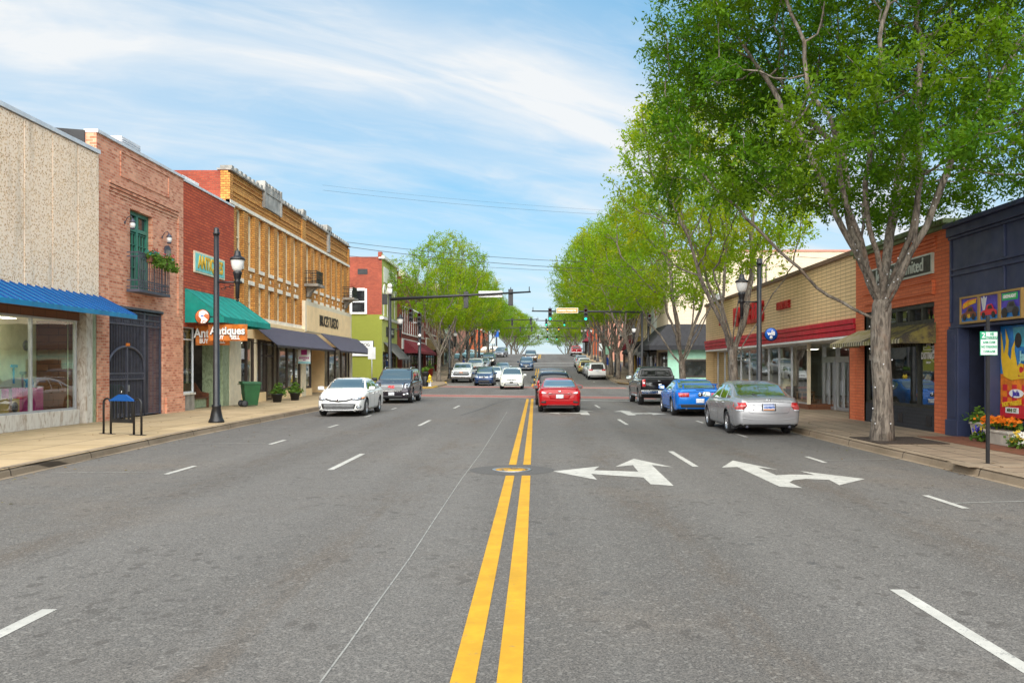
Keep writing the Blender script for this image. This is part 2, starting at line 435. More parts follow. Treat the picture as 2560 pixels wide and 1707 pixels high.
 # metals
 paint('black_metal', (0.012, 0.012, 0.014), 0.38, 0, 0.2)
 paint('dark_iron', (0.075, 0.078, 0.105), 0.45, 0.2, 0.2)
 paint('chrome', (0.66, 0.67, 0.69), 0.14, 1.0, 0.05)
 paint('alloy', (0.50, 0.51, 0.53), 0.28, 0.9, 0.08)
 paint('steel', (0.45, 0.46, 0.47), 0.38, 0.9, 0.1)
 paint('aluminium_trim', (0.52, 0.53, 0.55), 0.4, 0.6, 0.08)
 paint('tyre_rubber', (0.018, 0.018, 0.019), 0.85, 0, 0.2, 6, 0.2)
 paint('black_plastic', (0.018, 0.018, 0.020), 0.55, 0, 0.2)
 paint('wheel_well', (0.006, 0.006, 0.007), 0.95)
 paint('lamp_lens', (0.55, 0.58, 0.62), 0.10, 0.35, 0.25, 14, Coat_Weight=1.0)
 paint('dark_lamp_lens', (0.10, 0.11, 0.13), 0.08, 0.3, 0.4, 14, Coat_Weight=1.0)
 paint('tail_lens', (0.50, 0.008, 0.010), 0.12, 0, 0.3, 12, Coat_Weight=1.0)
 paint('pink_tail_lens', (0.60, 0.10, 0.10), 0.12, 0, 0.3, 12, Coat_Weight=1.0)
 paint('amber_lens', (0.75, 0.22, 0.02), 0.15, Coat_Weight=1.0)
 paint('white_plate', (0.62, 0.64, 0.68), 0.4, 0, 0.2, 8)
 paint('lamp_globe', (0.82, 0.81, 0.78), 0.35, 0, 0.08, 6, Transmission_Weight=0.15)
 paint('white_paint', (0.78, 0.77, 0.74), 0.5, 0, 0.08)
 paint('coping_metal', (0.66, 0.67, 0.69), 0.45, 0.2, 0.08, streak=0.35)
 paint('stone', (0.50, 0.46, 0.39), 0.85, 0, 0.25, 2.0, 0.4, streak=0.35)
 paint('grey_stone', (0.27, 0.24, 0.20), 0.9, 0, 0.3, 2.0, 0.4, streak=0.35)
 paint('cream_stone', (0.80, 0.73, 0.60), 0.7, 0, 0.12, 2.0, 0.2)
 paint('peach_stucco', (0.90, 0.64, 0.34), 0.75, 0, 0.06, 2.0, 0.1)
 paint('orange_stucco', (0.52, 0.27, 0.085), 0.8, 0, 0.1, 2.0, 0.1)
 paint('cream_trim', (0.74, 0.63, 0.45), 0.6, 0, 0.08)
 paint('window_cream', (0.80, 0.68, 0.46), 0.6, 0, 0.1)
 paint('bronze_frame', (0.045, 0.030, 0.022), 0.45, 0.2, 0.2)
 paint('black_roofing', (0.030, 0.030, 0.032), 0.8, 0, 0.4, 1.2, 0.3)
 paint('roof_gravel', (0.22, 0.21, 0.20), 0.95, 0, 0.2)
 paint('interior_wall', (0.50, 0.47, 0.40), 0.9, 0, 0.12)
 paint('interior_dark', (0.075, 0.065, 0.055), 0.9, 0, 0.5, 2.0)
 paint('interior_floor', (0.26, 0.22, 0.17), 0.7, 0, 0.2)
 paint('pegboard', (0.74, 0.72, 0.46), 0.85, 0, 0.1)
 paint('wood', (0.22, 0.10, 0.045), 0.55, 0, 0.35, 4.0)
 paint('dark_wood', (0.12, 0.042, 0.018), 0.5, 0, 0.4, 4.0)
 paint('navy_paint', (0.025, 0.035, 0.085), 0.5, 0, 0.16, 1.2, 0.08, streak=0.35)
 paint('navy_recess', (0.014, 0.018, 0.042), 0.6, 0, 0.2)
make_materials()
def M(n):
 return MATS[n]
# ------------------------------------------------------------------ mesh builder
class MB:
 def __init__(s):
  s.v, s.f, s.mi, s.sm = [], [], [], []
  s.cur = 0
  s.smooth = False
 def face(s, idx):
  s.f.append(idx)
  s.mi.append(s.cur)
  s.sm.append(s.smooth)
 def poly(s, pts):
  b = len(s.v)
  s.v.extend([tuple(p) for p in pts])
  s.face(list(range(b, b + len(pts))))
 def hexa(s, p):
  """8 corners: bottom 0-3 ccw, top 4-7"""
  b = len(s.v)
  s.v.extend([tuple(q) for q in p])
  for q in ((0, 3, 2, 1), (4, 5, 6, 7), (0, 1, 5, 4), (1, 2, 6, 5), (2, 3, 7, 6), (3, 0, 4, 7)):
   s.face([b + i for i in q])
 def box(s, x0, x1, y0, y1, z0, z1):
  x0, x1 = min(x0, x1), max(x0, x1)
  y0, y1 = min(y0, y1), max(y0, y1)
  z0, z1 = min(z0, z1), max(z0, z1)
  s.hexa([(x0, y0, z0), (x1, y0, z0), (x1, y1, z0), (x0, y1, z0), (x0, y0, z1), (x1, y0, z1), (x1, y1, z1), (x0, y1, z1)])
 def ring_surface(s, rings, cap0=True, cap1=True, closed=True):
  n = len(rings[0])
  b = len(s.v)
  for r in rings:
   s.v.extend([tuple(p) for p in r])
  m = n if closed else n - 1
  for i in range(len(rings) - 1):
   for j in range(m):
    k = (j + 1) % n
    s.face([b + i * n + j, b + i * n + k, b + (i + 1) * n + k, b + (i + 1) * n + j])
  if cap0:
   s.face([b + j for j in range(n)][::-1])
  if cap1:
   s.face([b + (len(rings) - 1) * n + j for j in range(n)])
 def tube(s, pts, rad, n=8, cap=True):
  pts = [Vector(p) for p in pts]
  if not isinstance(rad, (list, tuple)):
   rad = [rad] * len(pts)
  rings = []
  ref = None
  for i, p in enumerate(pts):
   d = (pts[min(i + 1, len(pts) - 1)] - pts[max(i - 1, 0)])
   if d.length < 1e-9:
    d = Vector((0, 0, 1))
   d.normalize()
   if ref is None:
    ref = Vector((1, 0, 0)) if abs(d.x) < 0.9 else Vector((0, 1, 0))
   a = (ref - d * ref.dot(d))
   if a.length < 1e-6:
    a = d.orthogonal()
   a.normalize()
   ref = a
   c = d.cross(a)
   rings.append([p + (a * math.cos(t) + c * math.sin(t)) * rad[i] for t in (2 * math.pi * k / n for k in range(n))])
  sm, s.smooth = s.smooth, True
  s.ring_surface(rings, cap, cap)
  s.smooth = sm
 def lathe(s, prof, c=(0, 0, 0), n=16, axis='z', cap=True):
  rings = []
  for r, h in prof:
   ring = []
   for k in range(n):
    t = 2 * math.pi * k / n
    a, b = r * math.cos(t), r * math.sin(t)
    if axis == 'z':
     ring.append((c[0] + a, c[1] + b, c[2] + h))
    elif axis == 'x':
     ring.append((c[0] + h, c[1] + a, c[2] + b))
    else:
     ring.append((c[0] + a, c[1] + h, c[2] + b))
   rings.append(ring)
  sm, s.smooth = s.smooth, True
  s.ring_surface(rings, cap, cap)
  s.smooth = sm
 def ball(s, c, r, n=10, m=7):
  rx, ry, rz = r if isinstance(r, (tuple, list)) else (r, r, r)
  rings = []
  for i in range(m + 1):
   a = -math.pi / 2 + math.pi * i / m
   q = max(1e-3, math.cos(a))
   rings.append([(c[0] + rx * q * math.cos(2 * math.pi * k / n), c[1] + ry * q * math.sin(2 * math.pi * k / n), c[2] + rz * math.sin(a)) for k in range(n)])
  sm, s.smooth = s.smooth, True
  s.ring_surface(rings)
  s.smooth = sm
 def prism(s, pts0, off):
  """closed polygon pts0 extruded by the vector off"""
  off = Vector(off)
  a = [Vector(p) for p in pts0]
  b = len(s.v)
  n = len(a)
  s.v.extend([tuple(p) for p in a] + [tuple(p + off) for p in a])
  s.face([b + i for i in range(n)][::-1])
  s.face([b + n + i for i in range(n)])
  for i in range(n):
   k = (i + 1) % n
   s.face([b + i, b + k, b + n + k, b + n + i])
 def mesh(s, name, mats, off=None):
  me = bpy.data.meshes.new(name)
  v = s.v
  if off is not None:
   v = [(p[0] - off[0], p[1] - off[1], p[2] - off[2]) for p in v]
  me.from_pydata(v, [], s.f)
  for m in (mats if isinstance(mats, (list, tuple)) else [mats]):
   me.materials.append(M(m) if isinstance(m, str) else m)
  if s.mi:
   me.polygons.foreach_set('material_index', s.mi)
   me.polygons.foreach_set('use_smooth', s.sm)
  me.update()
  return me
 def build(s, name, mats, parent=None, bevel=0.0, local=False):
  off = None
  if parent is not None and not local:
   off = parent.matrix_basis.translation.copy()
   if parent.parent is not None:
    off = off + parent.parent.matrix_basis.translation
  o = bpy.data.objects.new(name, s.mesh(name, mats, off))
  COL.objects.link(o)
  if parent is not None:
   o.parent = parent
  if bevel:
   b = o.modifiers.new('bevel', 'BEVEL')
   b.width = bevel
   b.segments = 2
   b.limit_method = 'ANGLE'
  return o
def tag(o, label=None, cat=None, group=None, kind=None):
 if label:
  o['label'] = label
 if cat:
  o['category'] = cat
 if group:
  o['group'] = group
 if kind:
  o['kind'] = kind
 return o
def thing(name, label, cat, loc=(0, 0, 0), rz=0.0, group=None):
 o = bpy.data.objects.new(name, None)
 o.empty_display_size = 0.2
 COL.objects.link(o)
 o.location = loc
 o.rotation_euler = (0, 0, rz)
 return tag(o, label, cat, group)
def copy_tree(o, parent=None):
 c = o.copy()
 COL.objects.link(c)
 c.parent = parent
 for ch in list(o.children):
  copy_tree(ch, c)
 return c
def text_ob(s, size, name, mat, parent, origin, xd, yd, depth=0.01, bold=0.0, sx=1.0, align='CENTER', shear=0.0):
 """lettering as a mesh; origin = centre of the line, xd / yd = reading and up direction; all in the parent's frame shifted to world"""
 cu = bpy.data.curves.new('lettering', 'FONT')
 cu.body = s
 cu.size = size
 cu.extrude = depth / 2
 cu.offset = bold
 cu.align_x = align
 cu.align_y = 'CENTER'
 cu.shear = shear
 cu.resolution_u = 3
 tmp = bpy.data.objects.new('tmp', cu)
 COL.objects.link(tmp)
 bpy.context.view_layer.update()
 me = bpy.data.meshes.new_from_object(tmp.evaluated_get(bpy.context.evaluated_depsgraph_get()))
 bpy.data.objects.remove(tmp)
 xd, yd = Vector(xd).normalized(), Vector(yd).normalized()
 zd = xd.cross(yd)
 m = Matrix(((xd.x * sx, yd.x, zd.x, origin[0]), (xd.y * sx, yd.y, zd.y, origin[1]), (xd.z * sx, yd.z, zd.z, origin[2]), (0, 0, 0, 1)))
 off = Vector((0, 0, 0))
 p = parent
 while p is not None:
  off += p.matrix_basis.translation
  p = p.parent
 m = Matrix.Translation(-off) @ m
 me.transform(m)
 me.materials.clear()
 me.materials.append(M(mat) if isinstance(mat, str) else mat)
 o = bpy.data.objects.new(name, me)
 COL.objects.link(o)
 o.parent = parent
 return o
RIGHT_L, RIGHT_R, UP = (0, 1, 0), (0, -1, 0), (0, 0, 1)   # reading directions on left-hand and right-hand facades
class Side:
 """street frontage frame: s along the street, d out from the facade towards the kerb, z up"""
 def __init__(s, x0, sg):
  s.x0, s.sg = x0, sg
 def p(s, a, d, z):
  return (s.x0 + s.sg * d, a, z)
 def box(s, mb, a0, a1, d0, d1, z0, z1):
  mb.box(s.x0 + s.sg * d0, s.x0 + s.sg * d1, a0, a1, z0, z1)
 def wall(s, mb, a0, a1, z0, z1, holes=(), d=0.0, depth=0.3):
  """front face with real openings and their reveals"""
  ys = sorted({a0, a1, *[h[0] for h in holes], *[h[1] for h in holes]})
  zs = sorted({z0, z1, *[h[2] for h in holes], *[h[3] for h in holes]})
  for i in range(len(ys) - 1):
   for j in range(len(zs) - 1):
    cy, cz = (ys[i] + ys[i + 1]) / 2, (zs[j] + zs[j + 1]) / 2
    if cy < a0 or cy > a1 or cz < z0 or cz > z1:
     continue
    if any(h[0] < cy < h[1] and h[2] < cz < h[3] for h in holes):
     continue
    mb.poly([s.p(ys[i], d, zs[j]), s.p(ys[i + 1], d, zs[j]), s.p(ys[i + 1], d, zs[j + 1]), s.p(ys[i], d, zs[j + 1])])
  for h in holes:
   y0, y1, c0, c1 = h[:4]
   e = d - (h[4] if len(h) > 4 else depth)
   mb.poly([s.p(y0, d, c0), s.p(y0, e, c0), s.p(y0, e, c1), s.p(y0, d, c1)])
   mb.poly([s.p(y1, d, c0), s.p(y1, d, c1), s.p(y1, e, c1), s.p(y1, e, c0)])
   mb.poly([s.p(y0, d, c1), s.p(y0, e, c1), s.p(y1, e, c1), s.p(y1, d, c1)])
   mb.poly([s.p(y0, d, c0), s.p(y1, d, c0), s.p(y1, e, c0), s.p(y0, e, c0)])
 def shell(s, mb, a0, a1, d0, back, z0, z1, roof=True, front_over=None):
  """the two party walls, the back wall and the roof; the front stays open for wall()"""
  P = s.p
  mb.poly([P(a0, d0, z0), P(a0, -back, z0), P(a0, -back, z1), P(a0, d0, z1)])
  mb.poly([P(a1, d0, z0), P(a1, d0, z1), P(a1, -back, z1), P(a1, -back, z0)])
  mb.poly([P(a0, -back, z0), P(a1, -back, z0), P(a1, -back, z1), P(a0, -back, z1)])
  if roof:
   mb.poly([P(a0, d0 - 0.3, z1 - 0.35), P(a1, d0 - 0.3, z1 - 0.35), P(a1, -back, z1 - 0.35), P(a0, -back, z1 - 0.35)])
   mb.poly([P(a0, d0 - 0.3, z1), P(a1, d0 - 0.3, z1), P(a1, d0 - 0.3, z1 - 0.35), P(a0, d0 - 0.3, z1 - 0.35)])
   mb.poly([P(a0, d0, z1), P(a1, d0, z1), P(a1, d0 - 0.3, z1), P(a0, d0 - 0.3, z1)])
 def room(s, parent, a0, a1, d0, d1, z0, z1, mat='interior_wall', floor='interior_floor', name='interior'):
  mb = MB()
  P = s.p
  mb.poly([P(a0, d1, z0), P(a1, d1, z0), P(a1, d1, z1), P(a0, d1, z1)])
  mb.poly([P(a0, d0, z0), P(a0, d1, z0), P(a0, d1, z1), P(a0, d0, z1)])
  mb.poly([P(a1, d0, z0), P(a1, d0, z1), P(a1, d1, z1), P(a1, d1, z0)])
  mb.poly([P(a0, d0, z1), P(a0, d1, z1), P(a1, d1, z1), P(a1, d0, z1)])
  mb.cur = 1
  mb.poly([P(a0, d0, z0), P(a1, d0, z0), P(a1, d1, z0), P(a0, d1, z0)])
  return mb.build(name, [mat, floor], parent)
 def pane(s, parent, a0, a1, d, z0, z1, mat='shop_glass', name='pane', t=0.012):
  mb = MB()
  s.box(mb, a0, a1, d - t, d, z0, z1)
  return mb.build(name, mat, parent)
 def frame(s, parent, a0, a1, d, z0, z1, cols=(), rows=(), w=0.06, t=0.08, mat='aluminium_trim', name='frame'):
  """rectangular frame with mullions at cols (s values) and bars at rows (z values)"""
  mb = MB()
  s.box(mb, a0, a0 + w, d - t, d, z0, z1)
  s.box(mb, a1 - w, a1, d - t, d, z0, z1)
  s.box(mb, a0 + w, a1 - w, d - t, d - 0.002, z0, z0 + w)
  s.box(mb, a0 + w, a1 - w, d - t, d - 0.002, z1 - w, z1)
  for c in cols:
   s.box(mb, c - w / 2, c + w / 2, d - t, d + 0.002, z0 + w, z1 - w)
  for r in rows:
   s.box(mb, a0 + w, a1 - w, d - t, d - 0.004, r - w / 2, r + w / 2)
  return mb.build(name, mat, parent)
def lerp(a, b, t):
 return a + (b - a) * t
def interp(pts, x):
 if x <= pts[0][0]:
  return pts[0][1]
 for (a, b), (c, d) in zip(pts, pts[1:]):
  if x <= c:
   return b + (d - b) * (x - a) / (c - a)
 return pts[-1][1]
# street profile: flat to the junction, then a hill whose crest hides what lies beyond
_ZP = [(-60, 0), (52, 0), (60, 0.06), (70, 0.20), (78, 0.30), (86, 0.42), (94, 0.62), (104, 1.02), (114, 1.52), (125, 2.12), (136, 2.75), (150, 3.45), (165, 4.12), (178, 4.58),
       (190, 4.88), (200, 5.0), (212, 4.95), (230, 4.4), (260, 2.9), (300, 0.6), (400, -4), (900, -12), (4000, -30)]
def zr(y):
 return (interp(_ZP, y - 3) + interp(_ZP, y) * 2 + interp(_ZP, y + 3)) / 4
def sx(y):
 """the street drifts slightly right beyond the junction"""
 return 0.0 if y < 60 else 0.0115 * (y - 60) if y < 300 else 2.76
def ground_at(u, v, h=0.0):
 """road point seen at photo pixel (u, v)"""
 dx, dz = (u - 1337.0) / FPX, (920.0 - v) / FPX
 lo, hi = 1.0, 1.0
 while hi < 400 and CAMH + dz * hi > zr(hi) + h:
  lo, hi = hi, hi + 0.5
 for _ in range(30):
  mid = (lo + hi) / 2
  if CAMH + dz * mid > zr(mid) + h:
   lo = mid
  else:
   hi = mid
 return Vector((dx * hi, hi, zr(hi) + h))
# ------------------------------------------------------------------ ground, road, pavements, markings
def struct(o):
 o['kind'] = 'structure'
 return o
def sheet(name, mat, xs, ys, zoff, follow=True):
 mb = MB()
 nx = len(xs)
 for y in ys:
  for x in xs:
   mb.v.append((x + sx(y) if abs(x) < 60 else x, y, zr(y) + zoff))
 for j in range(len(ys) - 1):
  for i in range(nx - 1):
   mb.smooth = True
   mb.face([j * nx + i, j * nx + i + 1, (j + 1) * nx + i + 1, (j + 1) * nx + i])
 return struct(mb.build(name, mat))
YS = [-40, -20, -5] + [2 + 2.0 * i for i in range(150)] + [320, 350, 400]
paint('far_ground', (0.10, 0.12, 0.06), 0.95, 0, 0.3, 0.02)
sheet('ground', 'far_ground', [-3000, -400, -60, 60, 400, 3000], [-400, -40] + YS[3::4] + [420, 600, 900, 2000, 4000], -0.6)
sheet('road', 'asphalt', [-70, -30, -12, -6, -2, 2, 6, 12, 30, 70], YS, 0.0)
def pavement(name, mat, outline, h=0.15, kerb=None):
 """raised slab following the street profile; outline is a list of (x, y); kerb lists the outline points along the roadway"""
 bm = bmesh.new()
 vs = [bm.verts.new((x, y, 0)) for x, y in outline]
 bm.faces.new(vs)
 y0, y1 = min(p[1] for p in outline), max(p[1] for p in outline)
 y = math.ceil(y0 / 2) * 2
 while y < y1:
  bmesh.ops.bisect_plane(bm, geom=bm.verts[:] + bm.edges[:] + bm.faces[:], plane_co=(0, y, 0), plane_no=(0, 1, 0))
  y += 2.0
 bmesh.ops.triangulate(bm, faces=bm.faces[:])
 for v in bm.verts:
  v.co.z = zr(v.co.y) + h
  v.co.x += sx(v.co.y)
 bmesh.ops.recalc_face_normals(bm, faces=bm.faces[:])
 if sum(f.normal.z for f in bm.faces) < 0:
  bmesh.ops.reverse_faces(bm, faces=bm.faces[:])
 me = bpy.data.meshes.new(name)
 bm.to_mesh(me)
 bm.free()
 me.materials.append(M(mat))
 o = bpy.data.objects.new(name, me)
 COL.objects.link(o)
 struct(o)
 if kerb:
  kerb_strip(kerb, h)
 return o
def kerb_strip(line, h):
 """line runs with the roadway on its right-hand side when walked; builds stone 0.16 wide on the pavement side"""
 pts = []
 for (a, b), (c, d) in zip(line, line[1:]):
  n = max(1, int(math.hypot(c - a, d - b) / 1.5))
  for i in range(n):
   pts.append(Vector((lerp(a, c, i / n), lerp(b, d, i / n), 0)))
 pts.append(Vector((*line[-1], 0)))
 mb = MB()
 rings = []
 for i, p in enumerate(pts):
  d = (pts[min(i + 1, len(pts) - 1)] - pts[max(0, i - 1)]).normalized()
  n = Vector((-d.y, d.x, 0))          # towards the pavement (left of travel)
  z = zr(p.y)
  q = Vector((p.x + sx(p.y), p.y, z))
  w = 0.006 * math.sin(i * 12.9898)
  prof = [(-0.11, -0.02), (-0.11, 0.004), (-0.02, 0.012), (-0.004 + w, h - 0.05), (0.03 + w, h - 0.004), (0.07, h + 0.012), (0.16, h + 0.012), (0.165, -0.02)]
  rings.append([q + n * a + Vector((0, 0, b)) for a, b in prof])
 mb.ring_surface(rings)
 return struct(mb.build('kerb', 'kerb_concrete'))
LEFT_KERB = [(-8.3, -30), (-8.62, 5), (-8.93, 14.7), (-9.3, 22.7), (-9.45, 37.5), (-9.45, 59.5), (-9.7, 61.6), (-10.4, 63.4), (-11.6, 65.0), (-14.4, 68.0), (-34, 82)]
pavement('left_pavement', 'tan_pavement', [(-34, -30)] + LEFT_KERB, kerb=LEFT_KERB)
RIGHT_KERB = [(40, 58.5), (11.5, 58.0), (9.6, 57.2), (8.4, 55.6), (7.75, 53.2), (7.5, 50), (7.5, 20), (7.6, 14), (7.8, -30)]
pavement('right_pavement', 'paver_pavement', [(40, -30)] + RIGHT_KERB, kerb=RIGHT_KERB)
FAR_LEFT_KERB = [(-34, 88), (-14.4, 75.2), (-11.0, 71.6), (-9.6, 70.2), (-8.7, 69.7), (-8.2, 70.6), (-8.2, 80), (-8.7, 84), (-9.2, 86), (-9.2, 135), (-10.0, 137), (-14, 138), (-34, 138)]
pavement('far_left_pavement', 'paver_pavement', FAR_LEFT_KERB, kerb=FAR_LEFT_KERB)
FAR_LEFT2 = [(-34, 150), (-14, 150), (-9.8, 151), (-9.2, 153), (-9.2, 300)]
pavement('distant_left_pavement', 'paver_pavement', FAR_LEFT2 + [(-34, 300)], kerb=FAR_LEFT2)
FAR_RIGHT_KERB = [(8.0, 124), (7.6, 122), (7.6, 83.5), (7.7, 81), (8.3, 78.8), (9.6, 77), (12, 75.6), (40, 75.0)]
pavement('far_right_pavement', 'paver_pavement', FAR_RIGHT_KERB + [(40, 124)], kerb=FAR_RIGHT_KERB)
FAR_RIGHT2 = [(7.6, 300), (7.6, 138), (8.2, 136.5), (10, 136), (40, 136)]
pavement('distant_right_pavement', 'tan_pavement', FAR_RIGHT2 + [(40, 300)], kerb=FAR_RIGHT2)
def on_road(name, mat, polys, z=0.004, holes=None):
 """flat painted polygons lying on the road"""
 bm = bmesh.new()
 for pl in polys:
  vs = [bm.verts.new((x, y, 0)) for x, y in pl]
  bm.faces.new(vs)
 ys = [p[1] for pl in polys for p in pl]
 if max(ys) > 50:
  y = math.ceil(min(ys) / 2) * 2
  while y < max(ys):
   bmesh.ops.bisect_plane(bm, geom=bm.verts[:] + bm.edges[:] + bm.faces[:], plane_co=(0, y, 0), plane_no=(0, 1, 0))
   y += 2.0
 bmesh.ops.triangulate(bm, faces=bm.faces[:])
 bmesh.ops.recalc_face_normals(bm, faces=bm.faces[:])
 for v in bm.verts:
  v.co.z = zr(v.co.y) + z
  v.co.x += sx(v.co.y)
 for f in bm.faces:
  f.normal_update()
  if f.normal.z < 0:
   f.normal_flip()
 me = bpy.data.meshes.new(name)
 bm.to_mesh(me)
 bm.free()
 me.materials.append(M(mat))
 o = bpy.data.objects.new(name, me)
 COL.objects.link(o)
 return struct(o)
def strip(x, y0, y1, w):
 return [(x - w / 2, y0), (x + w / 2, y0), (x + w / 2, y1), (x - w / 2, y1)]
def line_strip(p, q, w):
 a, b = Vector(p), Vector(q)
 d = (b - a).normalized()
 n = Vector((-d.y, d.x)) * w / 2
 return [tuple(a - n), tuple(b - n), tuple(b + n), tuple(a + n)]
# double yellow centre line, broken at the manhole and the junction
yl = []
for x in (-0.425, -0.150):
 yl += [strip(x, -10, 15.15, 0.15), strip(x, 16.85, 52.6, 0.145)]
 yl += [strip(x, 76, 118, 0.15), strip(x, 150, 178, 0.15)]
on_road('centre_line_marking', 'yellow_road_paint', yl)
# lane dashes
dl = []
for k in range(5):
 y = 3.75 + 12.25 * k
 if k < 4:
  dl.append(strip(-3.72, y, y + 3.0, 0.115))
for k in range(4):
 y = 4.3 + 12.22 * k
 dl.append(strip(3.02, y, y + 3.05, 0.115))
for k in range(3):
 y = 80 + 12.2 * k
 dl += [strip(-3.72, y, y + 3, 0.12), strip(3.3, y, y + 3, 0.12)]
on_road('lane_dash_marking', 'white_road_paint', dl)
# parking bay ticks
pt, pl = [], []
for k, y in enumerate((9.8, 16.0, 22.0, 28.1, 34.0, 40.2)):
 pt.append(strip(-6.43, y - 0.65, y + 0.65, 0.10))
 if k < 4:
  pl.append(line_strip((-6.48, y - 0.3), (-8.55, y - 0.45), 0.05))
for k, y in enumerate((12.2, 17.8, 24.2, 30.3, 36.4)):
 pt.append(strip(5.68, y - 0.6, y + 0.6, 0.10))
 if k < 3:
  pl.append(line_strip((5.73, y - 0.15), (7.2, y + 0.1), 0.05))
for k in range(6):
 y = 88 + 6.2 * k
 pt += [strip(5.6, y - 0.5, y + 0.5, 0.12), strip(-6.4, y - 0.5, y + 0.5, 0.12)]
on_road('parking_tick_marking', 'white_road_paint', pt)
on_road('parking_line_marking', 'worn_white_paint', pl, 0.0045)
def px_poly(pts, u0, v0, k):
 out = []
 for a, b in pts:
  u, v = u0 + a * k, v0 + b * k
  d = CAMH / (v - 920.0)
  out.append(((u - 1337.0) * d, FPX * d))
 return out
# turn arrows: their outlines measured on the road plane
AA = px_poly([(960, 422), (1183, 470), (1062, 458), (1185, 575), (1055, 566), (1015, 528), (720, 508), (752, 541), (503, 493), (765, 465), (735, 487), (985, 495), (955, 458),
              (855, 467)], 1160, 960, 0.4422)
AB = px_poly([(1520, 432), (1775, 484), (1660, 470), (1765, 515), (1850, 511), (1985, 514), (1900, 492), (2267, 536), (2122, 571), (2065, 541), (1930, 536), (1860, 543),
              (1840, 556), (1912, 587), (1785, 580), (1545, 468), (1458, 471)], 1160, 960, 0.4422)
shift = lambda P, d, e=0.0: [(x + e, y + d) for x, y in P]
on_road('left_turn_arrow_marking', 'white_road_paint', [AA])
on_road('right_turn_arrow_marking', 'white_road_paint', [AB])
on_road('left_turn_arrow_marking', 'white_road_paint', [shift(AA, 20.9)])
on_road('right_turn_arrow_marking', 'white_road_paint', [shift(AB, 20.9, -0.15)])
# crosswalks: brick bands between white lines
def band(y_l, y_r, w):
 f = lambda x: lerp(y_l, y_r, (x + 6) / 10.5)
 xs = (-9.1, 7.3)
 return [(xs[0], f(xs[0])), (xs[1], f(xs[1])), (xs[1], f(xs[1]) + w), (xs[0], f(xs[0]) + w)]
on_road('crosswalk', 'crosswalk_brick', [band(55.9, 52.9, 3.3)], 0.004)
on_road('crosswalk_line_marking', 'white_road_paint', [band(55.4, 52.4, 0.32), band(59.3, 56.3, 0.3)], 0.008)
on_road('crosswalk', 'crosswalk_brick', [shift(band(73.5, 71.0, 2.6), 0)], 0.004)
on_road('crosswalk_line_marking', 'white_road_paint', [band(73.0, 70.5, 0.25), band(76.3, 73.8, 0.25)], 0.008)
on_road('crosswalk_line_marking', 'white_road_paint', [band(126, 126, 0.6), band(133, 133, 0.6)], 0.008)
on_road('stop_line_marking', 'white_road_paint', [[(0.1, 51.0), (7.2, 49.0), (7.2, 49.5), (0.1, 51.5)]])
on_road('stop_line_marking', 'white_road_paint', [[(-8.2, 78.6), (-0.7, 77.6), (-0.7, 78.1), (-8.2, 79.1)]])
# manhole in its asphalt collar
mh = (-0.415, 16.0)
circ = lambda r, n=36: [(mh[0] + r * math.cos(2 * math.pi * i / n), mh[1] + r * math.sin(2 * math.pi * i / n)) for i in range(n)]
on_road('asphalt_collar', 'asphalt_patch', [circ(0.77)], 0.003)
mb = MB()
mb.lathe([(0.36, 0), (0.36, 0.010), (0.315, 0.012), (0.31, 0.007), (0.0, 0.007)], (0, 0, 0), 36)
man = thing('manhole_cover', 'round iron manhole cover splashed with yellow paint between the broken centre lines', 'manhole', (mh[0], mh[1], 0.003))
mb.build('rim', 'steel', man, local=True)
t = NT('painted_iron')
o = t.obj()
vo = t.N('ShaderNodeTexVoronoi', {'Vector': o, 'Scale': 17.0}).outputs['Distance']
c = t.mix(t.ramp(vo, 0.20, 0.42), (0.03, 0.02, 0.016), (0.11, 0.085, 0.06))
c = t.mix(t.ramp(t.noise(t.mapv(o, (9, 3, 1)), 1.0, 4), 0.40, 0.52), c, (0.50, 0.25, 0.01))
t.done(t.pbsdf(c, 0.6, 0, t.bump(vo, 0.8, 0.01)))
mb = MB()
mb.lathe([(0.30, 0.004), (0.30, 0.009), (0, 0.009)], (0, 0, 0), 30)
mb.build('lid', 'painted_iron', man, local=True)
# long pale seam and a dark skid curve
seam = [ground_at(u * 1.0884, v * 1.0884) for u, v in ((735, 1568), (800, 1480), (870, 1380), (940, 1283), (1000, 1190), (1060, 1100), (1105, 1040), (1140, 985), (1165, 945))]
sp = []
for a, b in zip(seam, seam[1:]):
 sp.append(line_strip((a.x, a.y), (b.x, b.y), 0.013))
on_road('seam_marking', 'worn_white_paint', sp, 0.0035)
paint('skid_rubber', (0.05, 0.05, 0.05), 0.8, 0, 0.3)
skid = [(-2.9, 34.5), (-2.6, 37.5), (-2.35, 41), (-2.15, 45), (-1.7, 50), (-0.9, 55)]
on_road('skid_mark', 'skid_rubber', [line_strip(a, b, 0.07) for a, b in zip(skid, skid[1:])], 0.0035)
# sealed cracks wandering along the lanes
rnd = random.Random(5)
paint('crack_seal', (0.045, 0.045, 0.046), 0.75, 0, 0.3)
cr = []
for x0, y0, y1 in ((-5.6, 18, 40), (6.3, 20, 40), (-7.6, 22, 33)):
 x, y = x0, y0
 while y < y1:
  nx, ny = x + rnd.uniform(-0.07, 0.07), y + rnd.uniform(0.25, 0.7)
  if rnd.random() < 0.72:
   cr.append(line_strip((x, y), (nx, ny), rnd.uniform(0.006, 0.014)))
  x, y = nx, ny
on_road('road_crack', 'crack_seal', cr, 0.003)
